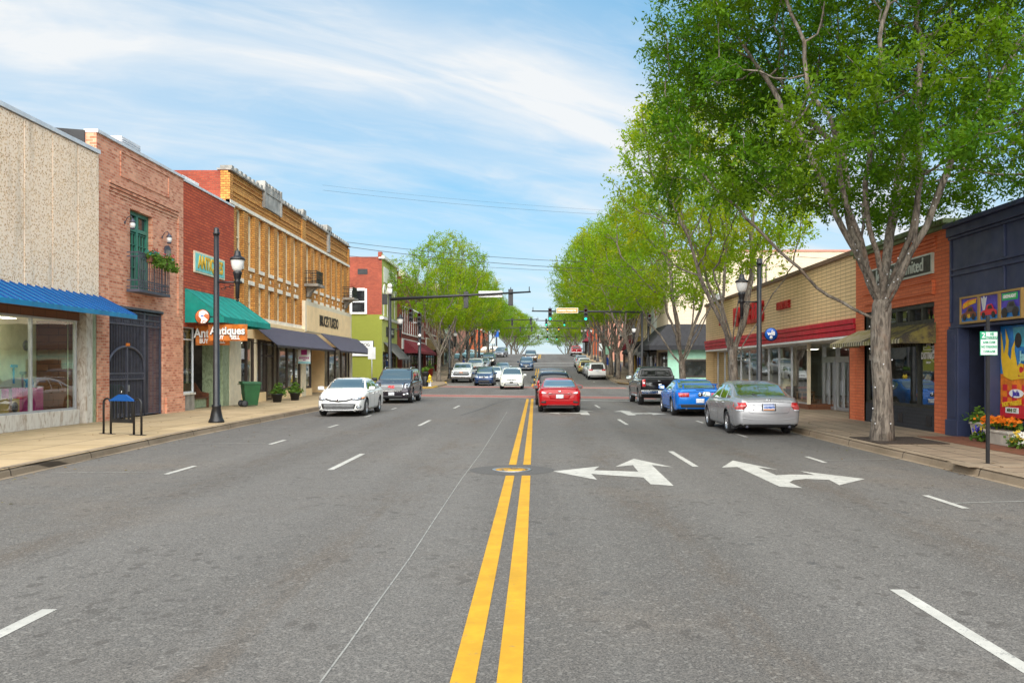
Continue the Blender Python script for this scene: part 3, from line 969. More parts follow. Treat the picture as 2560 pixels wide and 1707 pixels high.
# painted kerb noses at the junction corners
def kerb_paint(line, h=0.15):
 mb = MB()
 rings = []
 for i, (a, b) in enumerate(line):
  p0, p1 = Vector(line[max(0, i - 1)]), Vector(line[min(len(line) - 1, i + 1)])
  d = (p1 - p0).normalized()
  n = Vector((-d.y, d.x))
  z = zr(b)
  rings.append([(a + sx(b) + n.x * q, b + n.y * q, z + e) for q, e in ((-0.008, 0.02), (-0.010, h - 0.05), (0.024, h + 0.0), (0.07, h + 0.016), (0.162, h + 0.016))])
 mb.ring_surface(rings, False, False, closed=False)
 return struct(mb.build('painted_kerb', 'yellow_kerb_paint'))
kerb_paint([(-11.0, 71.6), (-9.6, 70.2), (-8.7, 69.7), (-8.2, 70.6), (-8.2, 73)])
kerb_paint([(-8.2, 80), (-8.7, 84), (-9.2, 86)])
kerb_paint([(9.6, 77), (8.3, 78.8), (7.7, 81), (7.6, 83.5)])
# fallen leaves and litter in the gutters
rnd = random.Random(11)
mb = MB()
for k in range(260):
 if k % 4 == 3:
  y = rnd.uniform(9, 30)
  x, z = 7.5 - abs(rnd.gauss(0, 0.25)) + (0.1 if y < 14 else 0), 0.006
  if k % 8 == 7:
   x, z = rnd.uniform(7.8, 10.4), 0.158
 elif k % 4 == 0:
  y = rnd.uniform(14, 45)
  x, z = interp([(b, a) for a, b in LEFT_KERB], y) + 0.05 + abs(rnd.gauss(0, 0.3)), 0.016
 elif k % 4 == 1:
  y = rnd.uniform(15, 45)
  x, z = rnd.uniform(-13.6, -9.6), 0.158
 else:
  y = rnd.uniform(9, 45)
  x, z = rnd.choice([rnd.uniform(-8.8, -6.5), rnd.uniform(5, 7.3)]), 0.008
 a, s_ = rnd.uniform(0, 6.28), rnd.uniform(0.015, 0.045)
 c, q = math.cos(a) * s_, math.sin(a) * s_
 mb.poly([(x - c, y - q, z), (x + q * .5, y - c * .5, z + 0.012), (x + c, y + q, z + rnd.uniform(0, .02)), (x - q * .5, y + c * .5, z + 0.004)])
tag(mb.build('fallen_leaves', 'dry_leaf'), kind='stuff')
# ------------------------------------------------------------------ left-hand row of buildings
L = Side(-13.9, 1)
GZ = 0.15
paint('blue_metal', (0.006, 0.21, 0.42), 0.42, 0.1, 0.12, 2.0, streak=0.35)
paint('teal_canvas', (0.0, 0.245, 0.195), 0.8, 0, 0.15, 2.5, 0.25, 14, streak=0.4)
paint('teal_seam', (0.0, 0.12, 0.10), 0.8)
paint('door_green', (0.045, 0.20, 0.14), 0.45)
paint('teal_board', (0.20, 0.60, 0.56), 0.5)
paint('gold_letters', (0.72, 0.40, 0.02), 0.4)
paint('orange_banner', (0.50, 0.135, 0.008), 0.6, 0, 0.35, 3.0)
paint('white_letters', (0.82, 0.81, 0.78), 0.5, 0, 0.03)
paint('black_letters', (0.015, 0.014, 0.014), 0.4)
paint('grey_box_metal', (0.58, 0.57, 0.58), 0.5, 0.1, 0.1)
def sloped_awning(S, parent, a0, a1, d0, d1, ztop, zlow, t=0.05, mat='teal_canvas', name='awning', val=0.0, ends=True, ribs=0, rib_mat=None, rib_h=0.03, rib_w=0.03):
 """sheet sloping from the wall down to its front edge, closed triangular ends, optional valance and raised ribs"""
 P = S.p
 mb = MB()
 A = [P(a0, d0, ztop), P(a1, d0, ztop), P(a1, d1, zlow), P(a0, d1, zlow)]
 B = [(x, y, z - t) for x, y, z in A]
 mb.hexa(B + A)
 if val:
  S.box(mb, a0, a1, d1 - 0.02, d1 + 0.005, zlow - val, zlow - t * 0.5)
 if ends:
  for a in (a0, a1):
   e = 0.012 if a == a0 else -0.012
   pl = [P(a, d0, ztop - t), P(a, d1 - 0.021, zlow - t), P(a, d1 - 0.021, zlow - max(val, t)), P(a, d0, zlow - max(val, t))]
   mb.prism(pl, (0, e, 0))
 o = mb.build(name, mat, parent)
 if ribs:
  mb = MB()
  for k in range(ribs + 1):
   a = lerp(a0 + rib_w / 2, a1 - rib_w / 2, k / ribs)
   q = [P(a - rib_w / 2, d0, ztop + 0.002), P(a + rib_w / 2, d0, ztop + 0.002), P(a + rib_w / 2, d1, zlow + 0.002), P(a - rib_w / 2, d1, zlow + 0.002)]
   mb.hexa(q + [(x, y, z + rib_h) for x, y, z in q])
  r = mb.build('rib', rib_mat or mat, o)
 return o
# ---- 1 pale pebble-panel shop
paint('blue_metal_seam', (0.006, 0.075, 0.26), 0.45)
b = thing('panel_shop', 'pale pebble-panel shop with a blue metal awning over its display window', 'building', (-13.9, 22, 0))
a0, a1 = 13.0, 27.9
mb = MB()
L.shell(mb, a0, a1, 0, 16, 0, 8.62)
L.box(mb, a0, a1, -0.28, 0, 4.0, 8.62)
mb.build('wall', 'grey_stone', b)
mb = MB()
edges = [13.0, 14.45, 15.87, 17.29, 18.71, 20.13, 21.55, 22.4, 23.8, 25.2, 26.6, 27.9]
for p, q in zip(edges, edges[1:]):
 L.box(mb, p + 0.02, q - 0.02, 0.003, 0.09, 3.60, 8.60)
mb.build('facade_panel', 'pebble_panel', b, bevel=0.012)
mb = MB()
L.box(mb, a0, a1, -0.4, 0.14, 8.62, 8.74)
mb.build('coping', 'coping_metal', b)
sloped_awning(L, b, 12.0, 27.95, 0.09, 1.25, 4.10, 3.50, 0.05, 'blue_metal', 'awning', 0.0, False, 40, 'blue_metal_seam', 0.05, 0.05)
mb = MB()
L.box(mb, 12.0, 27.95, 1.252, 1.275, 3.40, 3.53)
mb.build('awning_fascia', 'blue_metal', b)
mb = MB()
L.box(mb, 14.0, 26.9, -0.3, -0.02, 3.30, 3.58)
mb.build('lintel', 'brown_tile', b)
mb = MB()
L.box(mb, 13.0, 26.9, -0.34, -0.02, GZ, 0.60)
mb.build('base_wall', 'pale_marble', b, bevel=0.01)
mb = MB()
L.box(mb, 27.25, 27.62, -0.6, 0.02, GZ, 3.6)
mb.build('pilaster', 'pale_marble', b)
mb = MB()
L.box(mb, 27.62, 27.895, -0.5, -0.008, GZ, 3.6)
mb.build('corner_post', 'green_marble', b)
mb = MB()
L.box(mb, 26.9, 27.25, -0.7, -0.35, GZ, 3.6)
mb.build('inner_wall', 'brown_tile', b)
L.frame(b, 13.0, 26.9, -0.10, 0.60, 3.30, (18.2, 21.3, 24.5), (), 0.055, 0.10, 'aluminium_trim', 'window_frame')
L.pane(b, 13.05, 26.85, -0.14, 0.65, 3.26, name='window')
L.room(b, 13.0, 26.88, -0.35, -1.3, 0.56, 3.3, 'pegboard', 'wood')
mb = MB()
L.box(mb, 26.80, 26.86, -1.28, -0.37, 0.58, 3.28)
mb.build('inner_pier', 'brown_tile', b)
# display goods behind that window
DZ = 0.56
def stand(name, label, cat, loc, **k):
 return thing(name, label, cat, loc, k.get('rz', 0), k.get('group'))
paint('pink_lattice', (0.52, 0.045, 0.22), 0.5, 0, 0.25, 30)
paint('mustard', (0.45, 0.30, 0.06), 0.6)
paint('bright_blue', (0.02, 0.30, 0.55), 0.5)
t = stand('laundry_crate', 'bright pink lattice crate standing in the pebble-panel shop window', 'crate', (-14.72, 25.3, DZ))
mb = MB()
for i in range(9):
 x = lerp(-0.28, 0.28, i / 8)
 mb.box(x - 0.02, x + 0.02, -0.52, -0.50, 0, 0.72)
 mb.box(x - 0.02, x + 0.02, 0.50, 0.52, 0, 0.72)
for i in range(14):
 y = lerp(-0.5, 0.5, i / 13)
 mb.box(-0.30, -0.28, y - 0.02, y + 0.02, 0, 0.72)
 mb.box(0.28, 0.30, y - 0.02, y + 0.02, 0, 0.72)
for i in range(5):
 z = 0.05 + 0.15 * i
 mb.box(-0.305, 0.305, -0.525, -0.505, z, z + 0.03)
 mb.box(0.282, 0.306, -0.5, 0.5, z, z + 0.03)
mb.build('basket', 'pink_lattice', t, local=True)
mb = MB()
mb.box(-0.27, 0.27, -0.49, 0.49, 0.01, 0.60)
mb.build('contents', 'pink_lattice', t, local=True)
t = stand('wooden_speaker', 'small yellow-brown wooden box with a round dark opening beside the pink crate', 'box', (-14.68, 24.5, DZ))
mb = MB()
mb.box(-0.2, 0.2, -0.24, 0.24, 0, 0.44)
mb.build('cabinet', 'mustard', t, bevel=0.015, local=True)
mb = MB()
mb.lathe([(0.0, 0.0), (0.15, 0.0), (0.15, 0.012), (0, 0.012)], (0.2, 0, 0.2), 18, 'x')
mb.build('opening', 'black_plastic', t, local=True)
t = stand('wall_clock', 'round silver decorated dish hanging on the pegboard in the shop window', 'wall dish', (-15.19, 26.25, 2.52))
mb = MB()
mb.lathe([(0.0, 0.03), (0.06, 0.03), (0.11, 0.02), (0.14, 0.04), (0.16, 0.035), (0.15, 0), (0, 0)], (0, 0, 0), 24, 'x')
mb.build('dish', 'steel', t, local=True)
mb = MB()
mb.lathe([(0.06, 0.045), (0.10, 0.035), (0.10, 0.03), (0.06, 0.04)], (0, 0, 0), 24, 'x')
mb.build('ornament', 'green_marble', t, local=True)
for i, (s_, z, nm, lb, m_) in enumerate(((25.6, 1.75, 'hand_saw', 'long handled blue tool hanging leftmost on the pegboard', 'bright_blue'), (26.05, 1.55, 'hammer', 'wooden handled hammer hanging on the pegboard left of the dish', 'wood'),
                                       (26.5, 1.6, 'ladle', 'steel ladle hanging on the pegboard below the round dish', 'steel'))):
 t = stand(nm, lb, 'tool', (-15.16, s_, z))
 mb = MB()
 mb.tube([(0, 0, -0.35), (0, 0, 0.12)], 0.03, 6)
 mb.build('handle', m_, t, local=True)
 mb = MB()
 if nm == 'ladle':
  mb.ball((0.03, 0, -0.42), (0.06, 0.09, 0.08), 10, 6)
 else:
  mb.box(-0.025, 0.05, -0.12, 0.12, 0.121, 0.20)
 mb.build('head', 'steel' if nm != 'hand_saw' else 'bright_blue', t, local=True)
t = stand('display_table', 'small dark wooden table with a lamp-shaped top in the shop window', 'table', (-14.75, 23.9, DZ))
mb = MB()
mb.box(-0.35, 0.35, -0.33, 0.33, 0.72, 0.77)
mb.build('table_top', 'wood', t, local=True)
for x in (-0.3, 0.3):
 for y in (-0.35, 0.35):
  mb = MB()
  mb.box(x - 0.03, x + 0.03, y - 0.03, y + 0.03, 0, 0.718)
  mb.build('leg', 'wood', t, local=True)
t = stand('watering_can', 'turquoise watering can standing on the pink crate behind the glass', 'watering can', (-14.70, 25.6, DZ + 0.73))
mb = MB()
mb.lathe([(0.10, 0), (0.11, 0.02), (0.09, 0.24), (0.0, 0.24)], (0, 0, 0), 14)
mb.build('body', 'bright_blue', t, local=True)
mb = MB()
mb.tube([(0, -0.1, 0.05), (0, -0.22, 0.2), (0, -0.27, 0.24)], 0.018, 6)
mb.build('spout', 'bright_blue', t, local=True)
mb = MB()
mb.tube([(0, 0.08, 0.05), (0, 0.19, 0.14), (0, 0.08, 0.23)], 0.012, 6)
mb.build('handle', 'bright_blue', t, local=True)
# ---- 2 pink brick house with the iron gate
b = thing('gate_house', 'two-storey pink brick building with a small iron balcony above a tall arched gate', 'building', (-13.9, 31.3, 0))
a0, a1 = 27.9, 34.8
mb = MB()
L.shell(mb, a0, a1, 0, 16, 0, 9.32)
door = (30.35, 32.15, 4.55, 7.35, 0.38)
gate = (28.75, 32.95, GZ, 3.87, 0.55)
# piers stand proud of a slightly recessed field below the corbels
L.wall(mb, a0 + 0.85, a1 - 0.45, 3.87, 8.0, [door], d=-0.06)
L.wall(mb, a0, a0 + 0.85, 0, 9.32, [], d=0)
L.wall(mb, a1 - 0.45, a1, 0, 9.32, [], d=0)
L.wall(mb, a0 + 0.85, a1 - 0.45, 8.0, 9.32, [], d=0)
L.wall(mb, a0 + 0.85, a1 - 0.45, 0, 3.87, [gate], d=-0.001)
for s_ in (a0 + 0.85, a1 - 0.45):
 mb.poly([L.p(s_, -0.06, 3.87), L.p(s_, 0, 3.87), L.p(s_, 0, 8.0), L.p(s_, -0.06, 8.0)])
L.box(mb, a1 - 1.7, a1, -0.3, 0.07, 0, 0.75)
L.box(mb, a0 - 0.0, a0 + 0.86, -0.3, 0.05, 0, 0.7)
for k in range(4):
 L.box(mb, a0 + 0.852, a1 - 0.452, -0.2, 0.035 - 0.027 * k, 8.0 - 0.115 * k - 0.085, 8.0 - 0.115 * k)
for z in (8.28, 9.10):
 L.box(mb, 29.55, 33.35, -0.2, 0.03, z, z + 0.05)
for y in (29.5, 33.35):
 L.box(mb, y, y + 0.05, -0.2, 0.03, 8.28, 9.15)
mb.build('wall', 'pink_brick', b)
mb = MB()
L.box(mb, a0 - 0.02, a1, -0.4, 0.06, 9.32, 9.42)
mb.build('coping', 'coping_metal', b)
mb = MB()
P = L.p
mb.prism([P(a0 - 0.01, -0.35, 8.75), P(a0 - 0.01, -0.35, 9.38), P(a0 - 0.01, -7, 9.9), P(a0 - 0.01, -7, 8.4)], (0, -0.05, 0))
mb.build('roof_flashing', 'black_roofing', b)
mb = MB()
L.box(mb, gate[0], gate[1], -0.5, 0.004, 3.87, 3.95)
mb.build('lintel', 'dark_iron', b)
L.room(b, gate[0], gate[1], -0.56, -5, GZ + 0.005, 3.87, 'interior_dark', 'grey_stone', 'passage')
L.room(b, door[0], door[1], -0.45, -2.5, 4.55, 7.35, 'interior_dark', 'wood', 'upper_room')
# green door
fr = L.frame(b, door[0], door[1], -0.22, 4.55, 7.35, ((door[0] + door[1]) / 2,), (6.72,), 0.13, 0.10, 'door_green', 'balcony_door')
mb = MB()
for c0 in (door[0] + 0.13, (door[0] + door[1]) / 2 + 0.065):
 c1 = c0 + 0.70
 for k in range(1, 3):
  L.box(mb, lerp(c0, c1, k / 3) - 0.012, lerp(c0, c1, k / 3) + 0.012, -0.30, -0.245, 5.0, 6.65)
 for k in range(0, 5):
  z = 5.0 + 0.40 * k
  L.box(mb, c0, c1, -0.298, -0.25, z - 0.012, z + 0.012)
 L.box(mb, c0, c1, -0.31, -0.24, 4.68, 4.99)
mb.build('glazing_bars', 'door_green', fr)
L.pane(b, door[0] + 0.1, door[1] - 0.1, -0.31, 4.98, 7.25, 'window_glass', 'door_glass')
def iron_balcony(S, parent, a0, a1, d1, z0, z1, n=16, d0=0.0, mat='dark_iron', slab=0.1):
 mb = MB()
 S.box(mb, a0 - 0.03, a1 + 0.03, d0 + 0.002, d1 + 0.03, z0 - slab, z0)
 fl = mb.build('balcony_floor', mat, parent)
 mb = MB()
 for z in (z0 + 0.08, z0 + 0.30, z1 - 0.14, z1):
  S.box(mb, a0, a1, d1 - 0.025, d1 + 0.006, z - 0.02, z + 0.02)
  for a in (a0, a1):
   S.box(mb, a - 0.014, a + 0.014, d0, d1 - 0.028, z - 0.019, z + 0.019)
 for k in range(n + 1):
  a = lerp(a0, a1, k / n)
  w = 0.022 if k in (0, n, n // 2) else 0.009
  S.box(mb, a - w, a + w, d1 - 0.02, d1 + 0.002, z0, z1 + (0.05 if w > 0.02 else -0.01))
 m = max(2, int((d1 - d0) / 0.11))
 for k in range(1, m):
  for a in (a0, a1):
   d = lerp(d0, d1, k / m)
   S.box(mb, a - 0.009, a + 0.009, d - 0.009, d + 0.009, z0, z1)
 # little rings between the two lower and two upper rails
 for k in range(n):
  a = lerp(a0, a1, (k + 0.5) / n)
  for zc in (z0 + 0.19, z1 - 0.07):
   pts = [S.p(a + 0.045 * math.cos(q), d1 - 0.01, zc + 0.055 * math.sin(q)) for q in [2 * math.pi * i / 8 for i in range(9)]]
   mb.tube(pts, 0.008, 4, False)
 return mb.build('balcony_rail', mat, parent)
iron_balcony(L, b, 29.98, 32.45, 0.42, 4.55, 5.80, 18)
def leaf_mass(mb, centers, n, size, rng, spread=(0.18, 0.18, 0.14)):
 for c in centers:
  for _ in range(n):
   p = Vector((c[0] + rng.gauss(0, spread[0]), c[1] + rng.gauss(0, spread[1]), c[2] + rng.gauss(0, spread[2])))
   d = Vector((rng.uniform(-1, 1), rng.uniform(-1, 1), rng.uniform(-0.6, 1))).normalized()
   s_ = size * rng.uniform(0.6, 1.3)
   q = d.orthogonal().normalized() * s_ * 0.42
   mb.poly([p, p + d * s_ * 0.5 + q, p + d * s_, p + d * s_ * 0.5 - q])
rng = random.Random(3)
for k, (ya, yb, lb) in enumerate(((30.55, 31.35, 'brown flower box with teal blooms on the left half of the balcony rail'),
                                  (31.6, 32.5, 'brown flower box with fuller trailing greenery at the right of the balcony rail'))):
 t = thing('flower_box', lb, 'flower box', (-13.42, (ya + yb) / 2, 5.52), 0, 'flower boxes on the balcony rail')
 h = (yb - ya) / 2
 mb = MB()
 mb.box(-0.09, 0.11, -h, h, 0, 0.22)
 mb.build('trough', 'dark_wood', t, bevel=0.01, local=True)
 mb = MB()
 cs = [(0.02 + rng.uniform(-.05, .12), lerp(-h, h, i / 9), 0.27 - 0.1 * rng.random()) for i in range(10)]
 cs += [(0.16, lerp(-h * .6, h, i / 7), 0.1 - 0.22 * rng.random() * (1.5 if k else 0.7)) for i in range(8)]
 leaf_mass(mb, cs, 34, 0.09, rng, (0.05, 0.07, 0.06))
 mb.build('greenery', 'shrub_leaves', t, local=True)
 for nm, n, z in (('red_petals', 26, 0.36), ('teal_petals', 30 if not k else 8, 0.30)):
  mb = MB()
  leaf_mass(mb, [(0.05 + rng.uniform(-.05, .1), rng.uniform(-h, h), z + rng.uniform(-.05, .08)) for _ in range(6)], n // 3, 0.07, rng, (0.04, 0.05, 0.04))
  mb.build('flowers', nm, t, local=True)
def wall_lantern(S, a, z, label):
 t = thing('wall_lantern', label, 'lantern', S.p(a, 0.0, z), 0, 'wall lanterns beside the balcony door')
 mb = MB()
 mb.tube([(-0.06, 0, 0.12), (0.05, 0, 0.30), (0.16, 0, 0.34), (0.21, 0, 0.24)], 0.014, 6)
 mb.lathe([(0.0, 0), (0.05, 0), (0.05, 0.02), (0, 0.02)], (-0.062, 0, 0.12), 10, 'x')
 mb.build('bracket', 'dark_iron', t, local=True)
 mb = MB()
 mb.lathe([(0.02, 0.26), (0.05, 0.22), (0.10, 0.15), (0.11, 0.13), (0.0, 0.13)], (0.21, 0, 0), 12)
 mb.build('cap', 'dark_iron', t, local=True)
 mb = MB()
 mb.lathe([(0.0, -0.12), (0.05, -0.12), (0.085, -0.09), (0.085, -0.07), (0, -0.07)], (0.21, 0, 0), 12)
 mb.build('base', 'dark_iron', t, local=True)
 mb = MB()
 mb.lathe([(0.06, -0.07), (0.09, 0.0), (0.095, 0.06), (0.07, 0.13)], (0.21, 0, 0), 12)
 mb.build('globe', 'lamp_globe', t, local=True)
wall_lantern(L, 29.95, 6.68, 'iron wall lantern at the left of the green balcony door')
wall_lantern(L, 32.95, 6.62, 'iron wall lantern at the right of the green balcony door')
t = thing('wall_plaque', 'dark arched plaque on the pink brick wall right of the balcony', 'plaque', L.p(33.4, -0.06, 6.02))
mb = MB()
mb.prism([(0.0, -0.26, 0), (0.0, 0.26, 0), (0.0, 0.26, 0.34), (0.0, 0.16, 0.44), (0, 0, 0.48), (0.0, -0.16, 0.44), (0.0, -0.26, 0.34)], (0.05, 0, 0))
mb.build('panel', 'dark_iron', t, local=True)
mb = MB()
mb.prism([(0.052, -0.2, 0.06), (0.052, 0.2, 0.06), (0.052, 0.2, 0.30), (0.052, -0.2, 0.30)], (0.008, 0, 0))
mb.build('relief', 'grey_stone', t, local=True)
# iron gate
t = thing('iron_gate', 'tall black wrought iron gate with a round-arched door leaf in the pink brick building', 'gate', L.p(30.8, -0.12, GZ))
g0, g1, gz = gate[0] - 30.8, gate[1] - 30.8, 3.70
split = 31.55 - 30.8
mb = MB()
for y in (g0 + 0.03, split, g1 - 0.03):
 mb.box(-0.04, 0.04, y - 0.045, y + 0.045, 0, gz)
for z in (0.06, gz - 0.5, gz - 0.28, gz - 0.06):
 mb.box(-0.025, 0.025, g0 + 0.08, split - 0.046, z - 0.025, z + 0.025)
 mb.box(-0.025, 0.025, split + 0.046, g1 - 0.08, z - 0.025, z + 0.025)
mb.build('gate_frame', 'dark_iron', t, local=True)
mb = MB()
n = 36
for k in range(n):
 y = lerp(g0 + 0.14, g1 - 0.12, k / (n - 1))
 if abs(y - split) > 0.05:
  mb.box(-0.011, 0.011, y - 0.011, y + 0.011, 0.08, gz + 0.02)
for k in range(30):
 y = lerp(g0 + 0.14, g1 - 0.12, k / 29)
 mb.tube([(0, y + 0.05 * math.cos(q), gz - 0.39 + 0.09 * math.sin(q)) for q in [i * math.pi / 4 for i in range(9)]], 0.009, 4, False)
mb.build('bars', 'dark_iron', t, local=True)
mb = MB()
yc, rr = (g0 + 0.08 + split - 0.05) / 2, (split - g0 - 0.16) / 2
pts = [(0.035, yc - rr, 0.0)] + [(0.035, yc - rr * math.cos(a), 1.75 + rr * 0.52 * math.sin(a)) for a in [math.pi * i / 16 for i in range(17)]] + [(0.035, yc + rr, 0.0)]
mb.tube(pts, 0.045, 6)
mb.box(0.015, 0.06, yc - 0.035, yc + 0.035, 0.0, 1.75 + rr * 0.5)
for z in (1.52, 1.32, 0.06):
 mb.box(0.015, 0.055, yc - rr, yc + rr, z - 0.028, z + 0.028)
for k in range(22):
 y = lerp(yc - rr + 0.08, yc + rr - 0.08, k / 21)
 mb.tube([(0.035, y + 0.05 * math.cos(q), 1.42 + 0.07 * math.sin(q)) for q in [i * math.pi / 4 for i in range(9)]], 0.010, 4, False)
mb.build('arched_leaf', 'dark_iron', t, local=True)
mb = MB()
mb.box(0.06, 0.09, yc - 0.12, yc + 0.12, 1.77 + rr * 0.52, 1.87 + rr * 0.52)
mb.build('number_plate', 'orange_banner', t, local=True)
mb = MB()
mb.box(0.06, 0.10, yc + 0.02, yc + 0.07, 0.9, 1.12)
mb.build('handle', 'steel', t, local=True)
# roof hatch box
t = thing('roof_vent_box', 'pale louvred vent box on the parapet of the pink brick building', 'vent box', L.p(31.3, -0.8, 9.30))
mb = MB()
mb.box(-0.35, 0.35, -0.75, 0.75, 0, 0.62)
mb.build('box', 'grey_box_metal', t, bevel=0.02, local=True)
mb = MB()
for k in range(7):
 mb.box(0.352, 0.37, -0.68, 0.68, 0.06 + 0.075 * k, 0.09 + 0.075 * k)
mb.build('louvre', 'coping_metal', t, local=True)
# ---- 3 red brick antiques shop
b = thing('antique_shop', 'red brick shop with a teal canvas awning and a teal signboard', 'building', (-13.9, 37.7, 0))
a0, a1 = 34.8, 40.65
mb = MB()
L.shell(mb, a0, a1, 0, 16, 0, 9.25)
L.box(mb, a0, a1, -0.3, 0, 3.5, 9.25)
mb.build('wall', 'red_brick', b)
mb = MB()
L.box(mb, a0, a1, -0.4, 0.05, 9.25, 9.34)
mb.build('coping', 'coping_metal', b)
sloped_awning(L, b, 34.95, 41.1, 0.0, 1.55, 5.02, 3.90, 0.03, 'teal_canvas', 'awning', 0.24, True, 7, 'teal_seam', 0.010, 0.035)
# shopfront: bay window left, bench recess, glass, green marble pier, cream pier
mb = MB()
L.box(mb, 39.2, 40.05, -0.5, 0.0, GZ, 3.5)
L.box(mb, 38.75, 39.2, -0.75, -0.1, GZ, 3.5)
mb.build('marble_pier', 'green_marble', b, bevel=0.01)
mb = MB()
L.box(mb, 40.05, 40.65, -0.5, 0.03, GZ, 3.5)
mb.build('end_pier', 'cream_trim', b, bevel=0.01)
mb = MB()
L.box(mb, 34.85, 36.0, -0.6, -0.02, GZ, 0.78)
L.box(mb, 36.0, 38.75, -1.7, -1.3, GZ, 0.5)
mb.build('base_wall', 'grey_stone', b)
mb = MB()
L.box(mb, 34.85, 36.05, -0.6, 0.02, 0.782, 0.86)
mb.build('window_sill', 'pale_marble', b)
L.frame(b, 34.85, 36.0, -0.06, 0.86, 3.5, (), (3.0,), 0.05, 0.06, 'coping_metal', 'window_frame')
L.pane(b, 34.9, 35.95, -0.10, 0.9, 3.45, name='window')
L.frame(b, 36.0, 38.75, -1.35, 0.5, 3.5, (37.3,), (), 0.07, 0.08, 'cream_trim', 'window_frame')
L.pane(b, 36.05, 38.7, -1.40, 0.55, 3.45, name='window')
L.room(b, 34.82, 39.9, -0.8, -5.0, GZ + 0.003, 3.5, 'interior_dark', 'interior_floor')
t = thing('shop_sign', 'teal signboard with cream border and gold lettering on the red brick wall', 'sign', L.p(37.55, 0.0, 6.2))
mb = MB()
mb.box(0.0, 0.06, -1.75, 1.75, -0.44, 0.44)
mb.build('border', 'cream_trim', t, bevel=0.01, local=True)
mb = MB()
mb.box(0.062, 0.075, -1.66, 1.66, -0.36, 0.36)
mb.build('board', 'teal_board', t, local=True)
text_ob('ANTIQUES', 0.74, 'lettering', 'gold_letters', t, (-13.81, 37.55, 6.2), RIGHT_L, UP, 0.03, 0.018, 0.80)
# bench and goods
t = thing('wooden_bench', 'dark wooden church bench under the antique shop window', 'bench', (-14.4, 37.2, GZ))
mb = MB()
mb.box(-0.25, 0.22, -1.0, 1.0, 0.40, 0.45)
mb.build('seat', 'dark_wood', t, bevel=0.01, local=True)
mb = MB()
mb.hexa([(-0.28, -1.0, 0.452), (-0.24, -1.0, 0.452), (-0.24, 1.0, 0.452), (-0.28, 1.0, 0.452), (-0.40, -1.0, 1.05), (-0.36, -1.0, 1.05), (-0.36, 1.0, 1.05), (-0.40, 1.0, 1.05)])
mb.build('backrest', 'dark_wood', t, bevel=0.01, local=True)
for y in (-1.03, 1.03):
 mb = MB()
 mb.prism([(-0.42, y - 0.025, 0), (0.24, y - 0.025, 0), (0.24, y - 0.025, 0.62), (-0.1, y - 0.025, 0.68), (-0.36, y - 0.025, 1.08), (-0.44, y - 0.025, 1.08)], (0, 0.05, 0))
 mb.build('bench_end', 'dark_wood', t, local=True)
mb = MB()
mb.box(0.10, 0.14, -1.0, 1.0, 0.02, 0.398)
mb.build('skirt', 'green_marble', t, local=True)
paint('lime_chair', (0.10, 0.42, 0.01), 0.4)
t = thing('green_chair', 'lime green painted chair inside the antique shop window', 'chair', (-16.0, 36.4, 0.5))
for x in (-0.2, 0.2):
 for y in (-0.25, 0.25):
  mb = MB()
  mb.box(x - 0.03, x + 0.03, y - 0.03, y + 0.03, 0, 0.45 if x > 0 else 1.45)
  mb.build('leg', 'lime_chair', t, local=True)
mb = MB()
mb.box(-0.24, 0.24, -0.29, 0.29, 0.452, 0.50)
mb.build('seat', 'lime_chair', t, local=True)
mb = MB()
for z in (0.85, 1.15):
 mb.box(-0.21, -0.19, -0.22, 0.22, z, z + 0.20)
mb.build('backrest', 'lime_chair', t, local=True)
t = thing('wagon_wheel', 'spoked wooden wheel standing behind the antique shop glass', 'wheel', (-15.9, 38.0, 1.15))
mb = MB()
mb.lathe([(0.50, -0.03), (0.58, -0.03), (0.58, 0.03), (0.50, 0.03), (0.50, -0.03)], (0, 0, 0), 24, 'x', False)
mb.build('rim', 'wood', t, local=True)
mb = MB()
for k in range(10):
 a = math.pi * 2 * k / 10
 mb.tube([(0, 0.07 * math.cos(a), 0.07 * math.sin(a)), (0, 0.51 * math.cos(a), 0.51 * math.sin(a))], 0.02, 6)
mb.lathe([(0, -0.07), (0.08, -0.07), (0.08, 0.07), (0, 0.07)], (0, 0, 0), 12, 'x')
mb.build('spokes', 'wood', t, local=True)
t = thing('framed_picture', 'dark framed picture hanging inside the antique shop', 'picture', (-16.2, 38.0, 2.15))
mb = MB()
mb.box(-0.02, 0.02, -0.45, 0.45, 0, 0.75)
mb.build('frame', 'black_plastic', t, local=True)
mb = MB()
mb.box(0.021, 0.026, -0.33, 0.33, 0.12, 0.63)
mb.build('print', 'grey_box_metal', t, local=True)
t = thing('blue_picture', 'light blue painted picture leaning in the antique shop window above the bench', 'picture', (-15.55, 38.0, 0.5))
mb = MB()
mb.box(-0.02, 0.02, -0.36, 0.36, 0, 0.55)
mb.build('canvas', 'bright_blue', t, local=True)
mb = MB()
mb.prism([(0.021, -0.2, 0.12), (0.021, 0.05, 0.10), (0.021, 0.22, 0.3), (0.021, 0.08, 0.42), (0.021, -0.1, 0.25)], (0.004, 0, 0))
mb.build('painted_shape', 'navy_paint', t, local=True)
